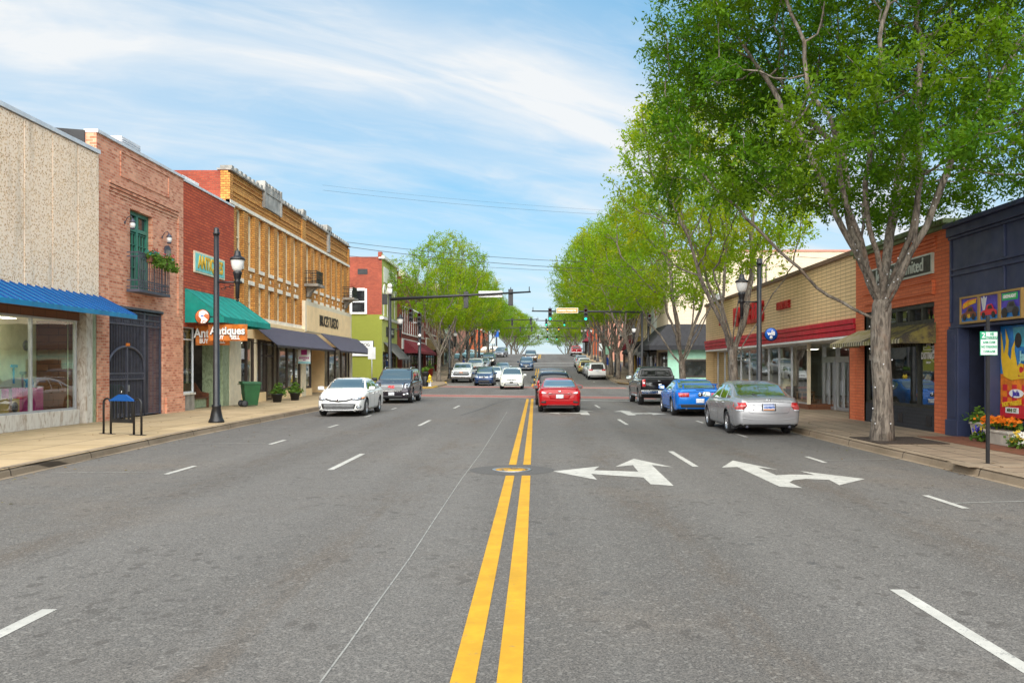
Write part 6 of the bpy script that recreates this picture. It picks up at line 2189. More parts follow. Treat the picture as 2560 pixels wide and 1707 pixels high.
# ------------------------------------------------------------------ trees
def grow(seed, base_h, limbs, env, n_attr, step=0.40, di=2.4, dk=0.75, iters=70, shell=0.45, up=0.12, trunk_lean=(0, 0), clump=-0.08):
 """space colonisation inside the envelope env(points)->mask; returns nodes, parents"""
 rs = np.random.RandomState(seed)
 lo, hi, inside = env
 pts = []
 K2 = np.random.RandomState(seed + 5).randn(5, 3) * 1.15
 while len(pts) < n_attr:
  p = lo + (hi - lo) * rs.rand(4000, 3)
  d = inside(p)
  keep = (d < 1) & (np.sin(p @ K2.T + 1.7).mean(1) > clump) & (rs.rand(len(p)) < np.clip(shell + (1 - shell) * d, 0, 1))
  pts.extend(p[keep].tolist())
 A = np.array(pts[:n_attr])
 nodes, par = [np.array([0, 0, -0.1])], [-1]
 h = 0.0
 k = 0
 while h < base_h:
  h += 0.4
  nodes.append(np.array([trunk_lean[0] * h + 0.03 * math.sin(h * 2), trunk_lean[1] * h, h]))
  par.append(k)
  k += 1
 top = k
 for (az, tilt, ln, off) in limbs:
  cur = top - off
  d = np.array([math.cos(az) * math.sin(tilt), math.sin(az) * math.sin(tilt), math.cos(tilt)])
  p = nodes[cur].copy()
  t = 0
  while t < ln:
   dd = d + 0.10 * rs.randn(3)
   dd[2] += 0.10 * t / ln
   dd /= np.linalg.norm(dd)
   p = p + dd * step
   nodes.append(p.copy())
   par.append(cur)
   cur = len(nodes) - 1
   t += step
   d = dd * 0.7 + d * 0.3
 N = np.array(nodes)
 P = list(par)
 D = np.full(len(A), 1e9)
 I = np.zeros(len(A), int)
 def upd(i0):
  nonlocal D, I
  for s in range(i0, len(N), 64):
   X = N[s:s + 64]
   dd = np.linalg.norm(A[:, None, :] - X[None], axis=2)
   j = dd.argmin(1)
   m = dd[np.arange(len(A)), j]
   b = m < D
   D[b] = m[b]
   I[b] = j[b] + s
 upd(0)
 for it in range(iters):
  reach = di if it > 6 else di * 2.5
  act = D < reach
  if not act.any():
   break
  acc = np.zeros_like(N)
  dirs = (A[act] - N[I[act]]) / D[act][:, None]
  np.add.at(acc, I[act], dirs)
  src = np.unique(I[act])
  v = acc[src]
  ln = np.linalg.norm(v, axis=1, keepdims=True)
  ok = ln[:, 0] > 1e-3
  src, v, ln = src[ok], v[ok], ln[ok]
  v = v / ln + np.array([0, 0, up]) + 0.18 * rs.randn(len(src), 3)
  v /= np.linalg.norm(v, axis=1, keepdims=True)
  new = N[src] + v * step
  i0 = len(N)
  N = np.vstack([N, new])
  P.extend(src.tolist())
  upd(i0)
  alive = D > dk
  A, D, I = A[alive], D[alive], I[alive]
  if len(A) == 0:
   break
 return N, np.array(P)
def radii(N, P, tip=0.009, e=2.35, rmax=None):
 n = len(N)
 acc = np.zeros(n)
 kids = np.zeros(n, int)
 r = np.zeros(n)
 for i in range(n - 1, 0, -1):
  r[i] = max(tip, acc[i] ** (1 / e)) if kids[i] else tip
  acc[P[i]] += r[i] ** e
  kids[P[i]] += 1
 r[0] = acc[0] ** (1 / e)
 if rmax:
  r *= rmax / r[2]
  r = np.maximum(r, tip)
 return r, kids
def wood_mesh(name, N, P, r, flare=1.0, min_r=0.0):
 mb = MB()
 n = len(N)
 main = {}
 kids = {}
 for i in range(1, n):
  kids.setdefault(P[i], []).append(i)
 for p, ks in kids.items():
  main[p] = max(ks, key=lambda q: r[q])
 starts = [0] + [i for i in range(1, n) if main.get(P[i]) != i]
 for s in starts:
  if s and r[s] < min_r:
   continue
  ch = [P[s], s] if s else [0]
  rr = [min(r[P[s]], r[s] * 1.25), r[s]] if s else [r[0] * flare]
  c = s
  while c in main:
   c = main[c]
   if r[c] < min_r:
    break
   ch.append(c)
   rr.append(r[c] * (lerp(flare, 1, min(1, N[c][2] / 0.7)) if s == 0 else 1))
  if len(ch) < 2:
   continue
  big = max(rr)
  mb.tube([N[q] for q in ch], rr, 12 if big > 0.15 else 7 if big > 0.05 else 4 if big > 0.02 else 3, s == 0)
 return mb.mesh(name, 'bark')
def leaf_mesh(name, N, P, r, seed, mat, per, L, Wd, thin=0.022, spray=0.5, droop=-0.15, centre=None):
 rs = np.random.RandomState(seed)
 idx = np.where((r < thin) & (np.arange(len(N)) > 5))[0]
 base, dirs = [], []
 par = P[idx]
 d0 = N[idx] - N[par]
 d0 /= np.linalg.norm(d0, axis=1, keepdims=True) + 1e-9
 V, F = [], []
 for rep in range(per):
  t = rs.rand(len(idx), 1)
  o = N[par] + (N[idx] - N[par]) * t
  d = d0 * 0.7 + 0.75 * rs.randn(len(idx), 3)
  d[:, 2] += droop
  d /= np.linalg.norm(d, axis=1, keepdims=True)
  m = 9
  for k in range(m):
   f = (k + 0.6) / m
   pos = o + d * (spray * f) + np.array([0, 0, -0.10 * spray]) * f * f + 0.02 * rs.randn(len(idx), 3)
   side = np.cross(d, rs.randn(len(idx), 3))
   side /= np.linalg.norm(side, axis=1, keepdims=True) + 1e-9
   ld = d * 0.55 + side * 0.9
   ld /= np.linalg.norm(ld, axis=1, keepdims=True)
   nn = np.cross(ld, d + 0.5 * rs.randn(len(idx), 3))
   nn /= np.linalg.norm(nn, axis=1, keepdims=True) + 1e-9
   sz = (0.6 + 0.8 * rs.rand(len(idx), 1))
   a = pos
   b = pos + ld * L * sz * 0.5 + nn * Wd * sz * 0.5
   c = pos + ld * L * sz
   e = pos + ld * L * sz * 0.5 - nn * Wd * sz * 0.5
   V.append(np.stack([a, b, c, e], 1).reshape(-1, 3))
 V = np.vstack(V)
 nf = len(V) // 4
 me = bpy.data.meshes.new(name)
 me.vertices.add(len(V))
 me.vertices.foreach_set('co', V.astype(np.float32).ravel())
 me.loops.add(len(V))
 me.loops.foreach_set('vertex_index', np.arange(len(V), dtype=np.int32))
 me.polygons.add(nf)
 me.polygons.foreach_set('loop_start', np.arange(0, len(V), 4, dtype=np.int32))
 me.polygons.foreach_set('loop_total', np.full(nf, 4, dtype=np.int32))
 me.materials.append(M(mat))
 me.update(calc_edges=True)
 return me
def ellipsoid_env(c, rad, zcut, seed=0, rough=0.28, slope=0.6):
 c, rad = np.array(c, float), np.array(rad, float)
 rs = np.random.RandomState(seed + 77)
 K = rs.randn(7, 3) * 0.55
 ph = rs.rand(7) * 6.28
 def inside(p):
  q = (p - c) / rad
  low = q[:, 2] < 0
  d = np.sqrt((q ** 2).sum(1))
  wob = np.sin(p @ K.T + ph).mean(1) * rough * 2
  d = d * (1 + wob)
  # vase: hollow away from below
  rxy = np.sqrt(q[:, 0] ** 2 + q[:, 1] ** 2)
  d[p[:, 2] < zcut + rxy * slope] = 9
  return d
 return c - rad * 1.15, c + rad * 1.15, inside
def tree(loc, trunk_me, crown_me, label, rz=0.0, s=1.0, group=None, name='street_tree', zs=None):
 t = thing(name, label, 'tree', loc, rz, group)
 t.scale = (s, s, zs or s)
 for nm, me in (('trunk', trunk_me), ('crown', crown_me)):
  o = bpy.data.objects.new(nm, me)
  COL.objects.link(o)
  o.parent = t
 return t
# the large near elm, grown for this spot
env = ellipsoid_env((-0.25, 0.3, 7.4), (5.2, 5.2, 7.6), 5.45, 1, 0.13, 0.08)
limbs = [(R(178), R(62), 3.4, 1), (R(165), R(40), 4.0, 0), (R(200), R(33), 4.2, 0), (R(120), R(25), 4.4, 0), (R(250), R(26), 4.2, 0), (R(60), R(20), 4.6, 0), (R(10), R(30), 4.4, 0),
         (R(330), R(24), 4.4, 0), (R(90), R(42), 3.6, 1), (R(280), R(45), 3.6, 1)]
N1, P1 = grow(4, 3.0, limbs, env, 6600, 0.34, 2.4, 0.48, 70, 0.5, clump=-0.05)
r1, k1 = radii(N1, P1, 0.007, 1.95, 0.225)
tw1 = wood_mesh('elm_trunk', N1, P1, r1, 1.35)
lf1 = leaf_mesh('elm_crown', N1, P1, r1, 2, 'elm_leaves', 11, 0.110, 0.044, 0.0165, 0.52, -0.20)
elm = tree((8.12, 20.6, 0.14), tw1, lf1, 'large dark green elm rising from a mulch square on the right pavement, with string lights', 0, 1, None, 'elm_tree')
print('elm leaves', len(lf1.polygons), 'nodes', len(N1))
# tiny string lights wound round its trunk
paint('bulb_white', (0.75, 0.76, 0.80), 0.3)
rs_ = random.Random(2)
mb = MB()
mw = MB()
for k in range(110):
 i = rs_.choice([q for q in range(len(N1)) if r1[q] > 0.07 and N1[q][2] < 7])
 a = rs_.uniform(0, 6.28)
 rad = r1[i] * (1.5 if N1[i][2] < .3 else 1.05) + .012
 j = P1[i] if P1[i] >= 0 else i
 f = rs_.random()
 c = N1[i] * f + N1[j] * (1 - f)
 mb.ball((c[0] + rad * math.cos(a), c[1] + rad * math.sin(a), c[2]), 0.017, 6, 4)
mb.build('string_lights', 'bulb_white', elm, local=True)['kind'] = 'stuff'
mb = MB()
mb.box(-0.40, 1.15, -0.95, 1.0, 0.012, 0.03)
mb.build('mulch_bed', 'mulch', elm, local=True)
# street tree prototypes (shared by the rows farther down)
PROT = []
for sd_, c, rad in ((11, (-0.9, 0, 9.2), (4.8, 4.6, 4.3)), (23, (-0.6, 0.2, 9.0), (4.5, 4.8, 4.2))):
 ev = ellipsoid_env(c, rad, 5.5, sd_, 0.20, 0.3)
 rs_ = random.Random(sd_)
 lb = [(R(360 / 8 * i + rs_.uniform(-15, 15)), R(rs_.uniform(16, 36)), rs_.uniform(3.4, 4.6), rs_.choice((0, 0, 1))) for i in range(8)]
 n_, p_ = grow(sd_, 2.4, lb, ev, 3000, 0.40, 2.4, 0.60, 60, 0.5)
 r_, _ = radii(n_, p_, 0.008, 1.95, 0.20)
 PROT.append((wood_mesh('tree_trunk', n_, p_, r_, 1.3), leaf_mesh('tree_crown', n_, p_, r_, sd_, 'fresh_leaves', 6, 0.14, 0.068, 0.021, 0.66, -0.1)))
 print('proto leaves', len(PROT[-1][1].polygons))
TR = [  # x, y, rz, scale, label
 (8.1, 35.9, 0.4, 0.90, 0, 'fresh green street tree behind the silver sedan, in front of the furniture store windows'),
 (8.15, 48.6, 0.3, 0.92, 1, 'fresh green street tree by the black pickup, at the far end of the furniture store'),
 (8.6, 81.0, 0.5, 1.14, 0, 'first fresh green tree across the junction on the right, next to the traffic mast pole'),
 (8.3, 91.5, 0.2, 1.18, 1, 'second tree across the junction on the right, behind the parked white crossover'),
 (8.3, 101.5, 6.1, 1.12, 0, 'third tree of the right-hand row across the junction, beside the gold crossover'),
 (8.3, 112.0, 0.2, 1.12, 1, 'fourth tree of the right-hand row across the junction, nearest its far corner'),
 (8.3, 143.0, 0.9, 0.92, 0, 'right-hand street tree in front of the salmon brick wall'),
 (-9.55, 85.0, 2.6, 0.98, 1, 'first fresh green tree on the far left pavement, by the hydrant and white pickup'),
 (-9.7, 99.0, 3.3, 0.95, 0, 'second tree of the far left row, behind the first white pickup'),
 (-9.7, 109.0, 5.3, 0.95, 1, 'third tree of the far left row, beside the blue mailbox'),
 (-9.7, 120.0, 1.9, 0.95, 0, 'fourth tree of the far left row, by the pedestrian signal'),
 (-9.7, 132.0, 4.2, 0.92, 1, 'fifth tree of the far left row, just before the side street'),
 (-9.4, 154.0, 2.6, 0.78, 0, 'slim tree on the left just past the side street'),
]
for x, y, rz, s, k, lb in TR:
 tree((x + sx(y), y, zr(y) + 0.14), PROT[k][0], PROT[k][1], lb, rz, s, 'street trees along the pavements', zs=1.0 if y < 40 else 1.06 if y == 85.0 else s)
DIST = [(-8.2, 205, .2, 1.15, 0), (-7.8, 222, 1.7, 1.2, 1), (-7.2, 240, 4.4, 1.25, 0), (-7.0, 262, 3.1, 1.35, 1), (8.2, 205, 2.2, 1.15, 1), (7.6, 222, .6, 1.2, 0), (7.2, 240, 3.9, 1.25, 1), (7.0, 262, 5.6, 1.35, 0)]
nm = ('first', 'second', 'third', 'farthest')
for i, (x, y, rz, s, k) in enumerate(DIST):
 tree((x + sx(y), y, zr(y) + .1), PROT[k][0], PROT[k][1], '%s tree of the clump beyond the hill crest on the %s of the street' % (nm[i % 4], 'left' if x < 0 else 'right'), rz, s, 'trees beyond the hill crest', zs=0.74 * s)
for i, (x, y, rz, s, k, lb) in enumerate(((-21, 172, 1, .8, 0, 'round green tree in the lot behind the flag, left of the hill crest'), (-16.5, 168, 3, .62, 1, 'small green tree in the lot beside the tan van, left of the hill crest'))):
 tree((x + sx(y), y, zr(y) - .1), PROT[k][0], PROT[k][1], lb, rz, s, 'trees in the side lot')
# ------------------------------------------------------------------ street furniture
def post_mb(mb, h, r0=0.105, r1=0.075, base_h=0.55, base_r=0.24):
 mb.lathe([(0, 0), (base_r, 0), (base_r, .05), (base_r * .92, .09), (base_r * .80, .14), (r0 * 1.25, base_h * .85), (r0 * 1.35, base_h * .88), (r0 * 1.35, base_h), (r0, base_h + .02), (r1, h), (0, h)], (0, 0, 0), 16)
def luminaire(root, x, z):
 """hanging-arm acorn lantern: arm from the post to x, lantern standing on it"""
 s = 1 if x > 0 else -1
 mb = MB()
 mb.tube([(0, 0, z), (x + s * .08, 0, z)], .028, 8)
 mb.ball((x + s * .10, 0, z), .045, 8, 6)
 pts = []
 for i in range(22):                      # S-scroll under the arm
  t = i / 21
  if t < .5:
   a = math.pi * (0.1 + 2.4 * (0.5 - t))
   r = .045 + .06 * (t / .5)
   c = (x * .72, z - .15)
  else:
   a = math.pi * (1.1 + 2.4 * (t - .5))
   r = .045 + .06 * ((1 - t) / .5)
   c = (x * .34, z - .15)
  pts.append((c[0] + r * math.cos(a), 0, c[1] + r * math.sin(a)))
 mb.tube(pts, .011, 5)
 mb.build('arm', 'black_metal', root, local=True)
 mb = MB()
 mb.lathe([(0, -.62), (.035, -.60), (.05, -.56), (.03, -.52), (.06, -.50), (.065, -.10), (.085, -.02), (.11, .02), (.08, .07), (.10, .12), (.11, .2), (.13, .26), (.14, .32), (.10, .34), (0, .34)], (x, 0, z), 14)
 mb.build('lantern_stem', 'black_metal', root, local=True)
 mb = MB()
 mb.lathe([(.10, .34), (.155, .42), (.19, .55), (.205, .68), (.205, .70), (0, .70)], (x, 0, z), 16)
 mb.build('globe', 'lamp_globe', root, local=True)
 mb = MB()
 mb.lathe([(0, .69), (.235, .69), (.235, .735), (.20, .77), (.13, .80), (.10, .85), (.085, .96), (.075, .98), (.02, .99), (.012, 1.06), (0, 1.07)], (x, 0, z), 16)
 mb.build('lantern_cap', 'black_metal', root, local=True)
def street_lamp(x, y, z, arm, label, h=5.8, za=4.35, group='black street lamps with acorn lanterns'):
 t = thing('street_lamp', label, 'street lamp', (x, y, z), 0, group)
 mb = MB()
 post_mb(mb, h)
 mb.lathe([(.075, h - .18), (.10, h - .17), (.10, h - .10), (.078, h - .09), (.085, h), (.06, h + .05), (0, h + .065)], (0, 0, 0.001), 14)
 mb.build('post', 'black_metal', t, local=True)
 luminaire(t, arm, za)
 return t
def round_sign(x, y, z, label, kind):
 t = thing('round_sign', label, 'sign', (x, y, z))
 sgn = 1 if kind == 'blue' else -1
 mb = MB()
 mb.lathe([(0, -.025), (.235, -.025), (.245, 0), (.235, .025), (0, .025)], (0, 0, 0), 24, 'y')
 mb.build('rim', 'black_metal', t, local=True)
 mb = MB()
 mb.lathe([(0, -.030), (.218, -.030), (.218, -.0255), (0, -.0255)], (0, 0, 0), 24, 'y')
 paint('sign_blue', (0.005, 0.10, 0.48), 0.4)
 paint('sign_orange', (0.66, 0.17, 0.06), 0.45)
 mb.build('disc', 'sign_blue' if kind == 'blue' else 'sign_orange', t, local=True)
 mb = MB()
 mb.tube([(-sgn * .24, 0, 0), (-sgn * .42, 0, 0)], .02, 6)
 mb.build('bracket', 'black_metal', t, local=True)
 if kind == 'blue':
  text_ob('wifi', .19, 'lettering', 'white_letters', t, (x, y - .034, z + .03), (1, 0, 0), UP, .004, .008)
  mb = MB()
  mb.lathe([(0, -.036), (.055, -.036), (.055, -.031), (0, -.031)], (0, 0, -.115), 14, 'y')
  mb.prism([(.0, -.033, .13), (.06, -.033, .16), (.075, -.033, .13), (.02, -.033, .105)], (0, -.004, 0))
  mb.build('emblem', 'white_letters', t, local=True)
 else:
  mb = MB()
  mb.prism([(-.05, -.032, -.19), (-.02, -.032, -.08), (-.11, -.032, .02), (-.09, -.032, .15), (.02, -.032, .205), (.12, -.032, .17), (.19, -.032, .08), (.10, -.032, .10), (.03, -.032, .03), (.09, -.032, -.03), (.17, -.032, -.09), (.10, -.032, -.19)],
                 (0, -.004, 0))
  mb.build('emblem', 'white_letters', t, local=True)
  mb = MB()
  mb.prism([(-.06, -.037, .03), (.03, -.037, .06), (.04, -.037, .02), (-.03, -.037, 0)], (0, -.004, 0))
  mb.build('blue_mark', 'sign_blue', t, local=True)
  mb = MB()
  mb.tube([(.0, -.036, -.17), (.03, -.036, -.12), (.09, -.036, -.12), (.11, -.036, -.16)], .014, 5)
  mb.build('orange_mark', 'sign_orange', t, local=True)
 return t
street_lamp(-9.95, 27.5, GZ, 0.66, 'black street lamp nearest on the left pavement, with the orange round sign', 6.03, 4.38)
round_sign(-10.38, 27.5, 3.45, 'round orange and white sign bracketed to the nearest left lamp post', 'orange')
street_lamp(7.98, 31.3, GZ, -0.62, 'black street lamp in front of the beige furniture store, with the blue round sign', 5.55, 4.05)
round_sign(8.40, 31.3, 3.05, 'round blue wifi sign bracketed to the lamp post by the furniture store', 'blue')
LAMPS = [(8.6, 66.5, -.66, 'black street lamp lantern beside the right traffic mast pole'), (8.4, 96.5, .62, 'black street lamp between the second and third trees on the right'), (8.5, 118, -.62, 'black street lamp near the end of the right-hand tree row'),
         (8.6, 139, -.62, 'black street lamp before the salmon brick wall'), (8.7, 160, -.62, 'black street lamp near the red pickup at the hill crest'), (8.7, 176, -.62, 'right-hand street lamp right on the hill crest'),
         (-9.3, 92, .62, 'black street lamp just behind the first far left tree'), (-9.4, 114, .62, 'black street lamp by the third far left tree'), (-9.4, 136, .62, 'black street lamp at the left side street corner'),
         (-9.4, 158, .62, 'black street lamp left of the silver minivan'), (-9.4, 170, .62, 'slim street lamp left of the crest beside the far banner'), (-9.4, 182, .62, 'left-hand street lamp right on the hill crest')]
for x, y, a, lb in LAMPS[1:]:
 street_lamp(x + sx(y), y, zr(y) + .15, a, lb, 5.6, 4.1)
# ---- traffic signals
def signal_head(root, x, z, face, lit=None, y=0.0):
 """three-light head hung at x, top at z + .55; face -1 looks at the camera"""
 mb = MB()
 mb.box(x - .16, x + .16, y - .10, y + .10, z - .62, z + .48)
 mb.tube([(x, y, z + .48), (x, y, z + .62)], .03, 6)
 h = mb.build('signal_head', 'black_metal', root, bevel=.02, local=True)
 for k in range(3):
  zz = z + .30 - .37 * k
  mb = MB()
  mb.lathe([(0, face * .101), (.115, face * .101), (.105, face * .115), (0, face * .12)], (x, y, zz), 14, 'y')
  mat = 'red_lens_dark' if k == 0 else 'black_plastic'
  if lit == k:
   mat = 'green_lens_lit' if k == 2 else 'amber_lens_lit'
  mb.build('lens', mat, h, local=True)
  mb = MB()
  n = 10
  for i in range(n):
   a, c = math.pi * (-.1 + 1.2 * i / n), math.pi * (-.1 + 1.2 * (i + 1) / n)
   q = []
   for ang, rr in ((a, .125), (c, .125), (c, .14), (a, .14)):
    q.append((x + rr * math.cos(ang), y + face * .10, zz + rr * math.sin(ang)))
   mb.hexa(q + [(u, y + face * .29, w - .02) for u, v, w in q])
  mb.build('visor', 'black_metal', h, local=True)
 return h
def mast(name_label, x, y, arm_x, zarm, zend, h, heads, face, pole_r=.13, lit=None, group='traffic signal masts', base=None):
 z0 = zr(y) + .15 if base is None else base
 t = thing('traffic_mast', name_label, 'traffic signal', (x, y, z0), 0, group)
 mb = MB()
 mb.lathe([(0, 0), (.30, 0), (.30, .06), (pole_r * 1.6, .10), (pole_r * 1.5, .5), (pole_r, .55), (pole_r * .8, h), (0, h)], (0, 0, 0), 14)
 mb.build('pole', 'black_metal', t, local=True)
 mb = MB()
 mb.tube([(0, 0, zarm), (arm_x * .5, 0, (zarm + zend) / 2), (arm_x, 0, zend)], [.11, .085, .055], 10)
 e = 1 if arm_x > 0 else -1
 mb.tube([(arm_x - e * .1, 0, zend), (arm_x - e * .1, 0, zend + .35)], .03, 6)
 mb.build('mast_arm', 'black_metal', t, local=True)
 for hx, lt in heads:
  f = hx / arm_x
  signal_head(t, hx, lerp(zarm, zend, f) - .22, face, lt, face * .16)
 return t
paint('sign_tan', (0.42, 0.25, 0.045), 0.5)
paint('sign_back', (0.62, 0.63, 0.64), 0.5, 0.2)
# left near corner: arm for oncoming traffic, seen from behind
YL = 59.0
t = mast('tall black mast at the near left corner, its long arm seen from behind', -9.72, YL, 9.45, 6.25, 6.75, 6.75, [(5.1, None), (8.1, None)], 1)
mb = MB()
mb.lathe([(0, 6.60), (.16, 6.60), (.16, 6.95), (0, 6.95)], (0, 0, 0), 12)
mb.ball((0, 0, 7.15), .17, 12, 8)
mb.build('camera_housing', 'lamp_globe', t, local=True)
mb = MB()
mb.box(-.5, -.17, -.12, .12, 5.9, 6.6)
mb.build('side_bracket', 'black_metal', t, local=True)
luminaire(t, .70, 4.25)
sb = thing('street_name_board', 'blank pale back of the long street name board on the near left mast arm', 'sign', (-9.72 + 6.75, YL + .10, 6.80))
mb = MB()
mb.box(-.80, .80, -.012, .012, -.20, .22)
mb.build('board', 'sign_back', sb, bevel=.004, local=True)
# left far corner signal post with two heads
t = thing('signal_post', 'black signal post with two unlit signal heads at the far left corner by the hydrant', 'traffic signal', (-9.55, 73.0, zr(73) + .15))
mb = MB()
mb.lathe([(0, 0), (.25, 0), (.25, .08), (.17, .5), (.13, .55), (.11, 5.6), (0, 5.6)], (0, 0, 0), 14)
mb.build('post', 'black_metal', t, local=True)
for hx, z in ((-.70, 5.9), (0.02, 5.55)):
 signal_head(t, hx, z, -1, None, -.25)
mb = MB()
mb.tube([(0, -.05, 5.2), (-.68, -.2, 5.25)], .03, 6)
mb.tube([(0, -.05, 6.0), (-.68, -.2, 6.35)], .03, 6)
mb.build('bracket', 'sign_back', t, local=True)
mb = MB()
mb.ball((.02, -.16, 4.15), .13, 10, 7)
mb.ball((-.06, -.16, 3.45), .11, 10, 7)
mb.build('camera', 'white_paint', t, local=True)
# right far corner mast towards us
YR = 77.5
t = mast('black mast on the right with two green lights and the tan market sign', 9.44, YR, -9.7, 6.34, 6.42, 6.42, [(-4.97, 2), (-8.1, 2)], -1)
luminaire(t, -.72, 4.2)
sg = thing('market_sign', 'tan sign reading FARMERS MARKET with an arrow on the right mast arm', 'sign', (2.85, YR - .16, 6.90))
mb = MB()
mb.box(-.95, .95, -.012, .012, -.23, .23)
mb.build('border', 'white_paint', sg, bevel=.004, local=True)
mb = MB()
mb.box(-.92, .92, -.02, -.0125, -.20, .20)
mb.build('board', 'sign_tan', sg, local=True)
text_ob('FARMERS MARKET', .23, 'lettering', 'white_letters', sg, (2.76, YR - .187, 6.895), (1, 0, 0), UP, .004, .003, .80)
mb = MB()
mb.prism([(.64, -.021, -.025), (.70, -.021, -.025), (.70, -.021, -.08), (.79, -.021, 0), (.70, -.021, .08), (.70, -.021, .025), (.64, -.021, .025)], (0, -.004, 0))
mb.build('arrow', 'white_letters', sg, local=True)
t = thing('signal_post', 'black post with a side-facing signal head among leaves right of the mast pole', 'traffic signal', (10.2, 79.0, .46))
mb = MB()
mb.lathe([(0, 0), (.2, 0), (.2, .08), (.12, .5), (.10, 6.4), (0, 6.4)], (0, 0, 0), 12)
mb.build('post', 'black_metal', t, local=True)
signal_head(t, .05, 5.75, -1, None, -.2)
# farther junctions
for (lb, x, y, ax, za, ze, heads, f, base) in (
  ('left mast with unlit backs at the second junction', -9.6, 136.5, 9.3, 6.2, 6.5, [(5.2, None), (8.1, None)], 1, None),
  ('right mast with two green lights at the second junction', 8.9, 136.5, -9.6, 6.2, 6.3, [(-5.2, 2), (-8.0, 2)], -1, None),
  ('left mast with a sign back near the hill crest', -9.5, 186.0, 8.2, 5.3, 5.5, [(5.0, None), (7.4, None)], 1, None),
  ('right mast with amber lights near the hill crest', 8.8, 186.0, -9.0, 5.3, 5.4, [(-5.2, 1), (-7.6, 1)], -1, None),
  ('right mast with green lights just beyond the crest', 8.8, 232.0, -8.5, 5.6, 5.7, [(-5.0, 2), (-7.5, 2)], -1, None),
  ('left mast seen from behind just beyond the crest', -9.5, 232.0, 9.0, 5.6, 5.8, [(6.0, None), (8.4, None)], 1, None)):
 mast(lb, x + sx(y), y, ax, za, ze, za + .2, heads, f, .12, None, 'traffic signal masts', base)
# parking sign
t = thing('parking_sign', 'green and white two hour parking sign on a dark post at the right kerb', 'sign', (8.03, 15.6, .155))
mb = MB()
mb.box(-.027, .027, -.022, .022, 0, 2.62)
mb.build('post', 'black_metal', t, local=True)
paint('sign_white', (0.62, 0.66, 0.64), 0.5)
paint('sign_green', (0.012, 0.30, 0.145), 0.5)
mb = MB()
mb.box(-.155, .155, -.040, -.030, 1.92, 2.34)
mb.build('plate', 'sign_green', t, bevel=.004, local=True)
mb = MB()
mb.box(-.146, -.055, -.0445, -.0405, 2.21, 2.33)
mb.build('hour_panel', 'sign_green', t, local=True)
mb = MB()
mb.box(-.055, .146, -.0440, -.0405, 2.21, 2.33)
mb.box(-.146, .146, -.0440, -.0405, 1.93, 2.20)
mb.build('face', 'sign_white', t, local=True)
for s_, sz, zz, xx in (('HR', .075, 2.30, .05), ('PARKING', .062, 2.24, .048), ('6AM-12AM', .062, 2.155, 0), ('NO PARKING', .062, 2.075, 0), ('12AM-6AM', .062, 1.995, 0)):
 text_ob(s_, sz, 'lettering', 'sign_green', t, (8.03 + xx, 15.6 - .0475, .155 + zz - .005), (1, 0, 0), UP, .003, .0016, .74)
text_ob('2', .13, 'lettering', 'sign_white', t, (8.03 - .10, 15.6 - .0475, .155 + 2.27), (1, 0, 0), UP, .003, .003)
mb = MB()
mb.box(-.6, .6, -.5, .25, -.003, .006)
mb.build('footing', 'kerb_concrete', t, local=True)
# sidewalk rack shaped like a little pavilion
t = thing('bike_rack', 'black bike rack shaped like a small pavilion with a blue roof on the left pavement', 'bike rack', (-10.57, 22.55, GZ), R(-24))
t.scale = (.93, .93, .84)
paint('rack_blue', (0.005, 0.075, 0.30), 0.4)
for s in (-1, 1):
 mb = MB()
 x0, x1 = s * .44, s * .72
 pts = [(x0, 0, 0), (x0, 0, .95)] + [((x0 + x1) / 2 - (x1 - x0) / 2 * math.cos(a), 0, .95 + .14 * math.sin(a)) for a in [math.pi * i / 8 for i in range(1, 8)]] + [(x1, 0, .95), (x1, 0, 0)]
 mb.tube(pts, .030, 8)
 mb.build('hoop', 'black_metal', t, local=True)
 mb = MB()
 mb.box(min(x0, x1) - .12, max(x0, x1) + .12, -.06, .06, 0, .015)
 mb.build('foot_plate', 'black_metal', t, local=True)
mb = MB()
mb.box(-.41, .41, -.02, .02, .36, .48)
for k, w in ((-.38, .035), (-.24, .02), (-.08, .02), (.08, .02), (.24, .02), (.38, .035)):
 mb.box(k - w, k + w, -.018, .018, .482, 1.02)
mb.build('panel', 'black_metal', t, local=True)
mb = MB()
mb.prism([(-.50, -.03, 1.02), (.50, -.03, 1.02), (.14, -.03, 1.22), (-.12, -.03, 1.22)], (0, .06, 0))
mb.build('roof', 'rack_blue', t, local=True)
mb = MB()
mb.prism([(-.09, -.025, 1.221), (.09, -.025, 1.221), (.07, -.025, 1.36), (.085, -.025, 1.38), (.06, -.025, 1.45), (0, -.025, 1.50), (-.06, -.025, 1.45), (-.085, -.025, 1.38), (-.07, -.025, 1.36)], (0, .05, 0))
mb.build('cupola', 'black_metal', t, local=True)
mb = MB()
mb.tube([(0, -.03, 1.27), (.012, -.03, 1.33)], .012, 5)
mb.build('cut_out', 'sign_back', t, local=True)
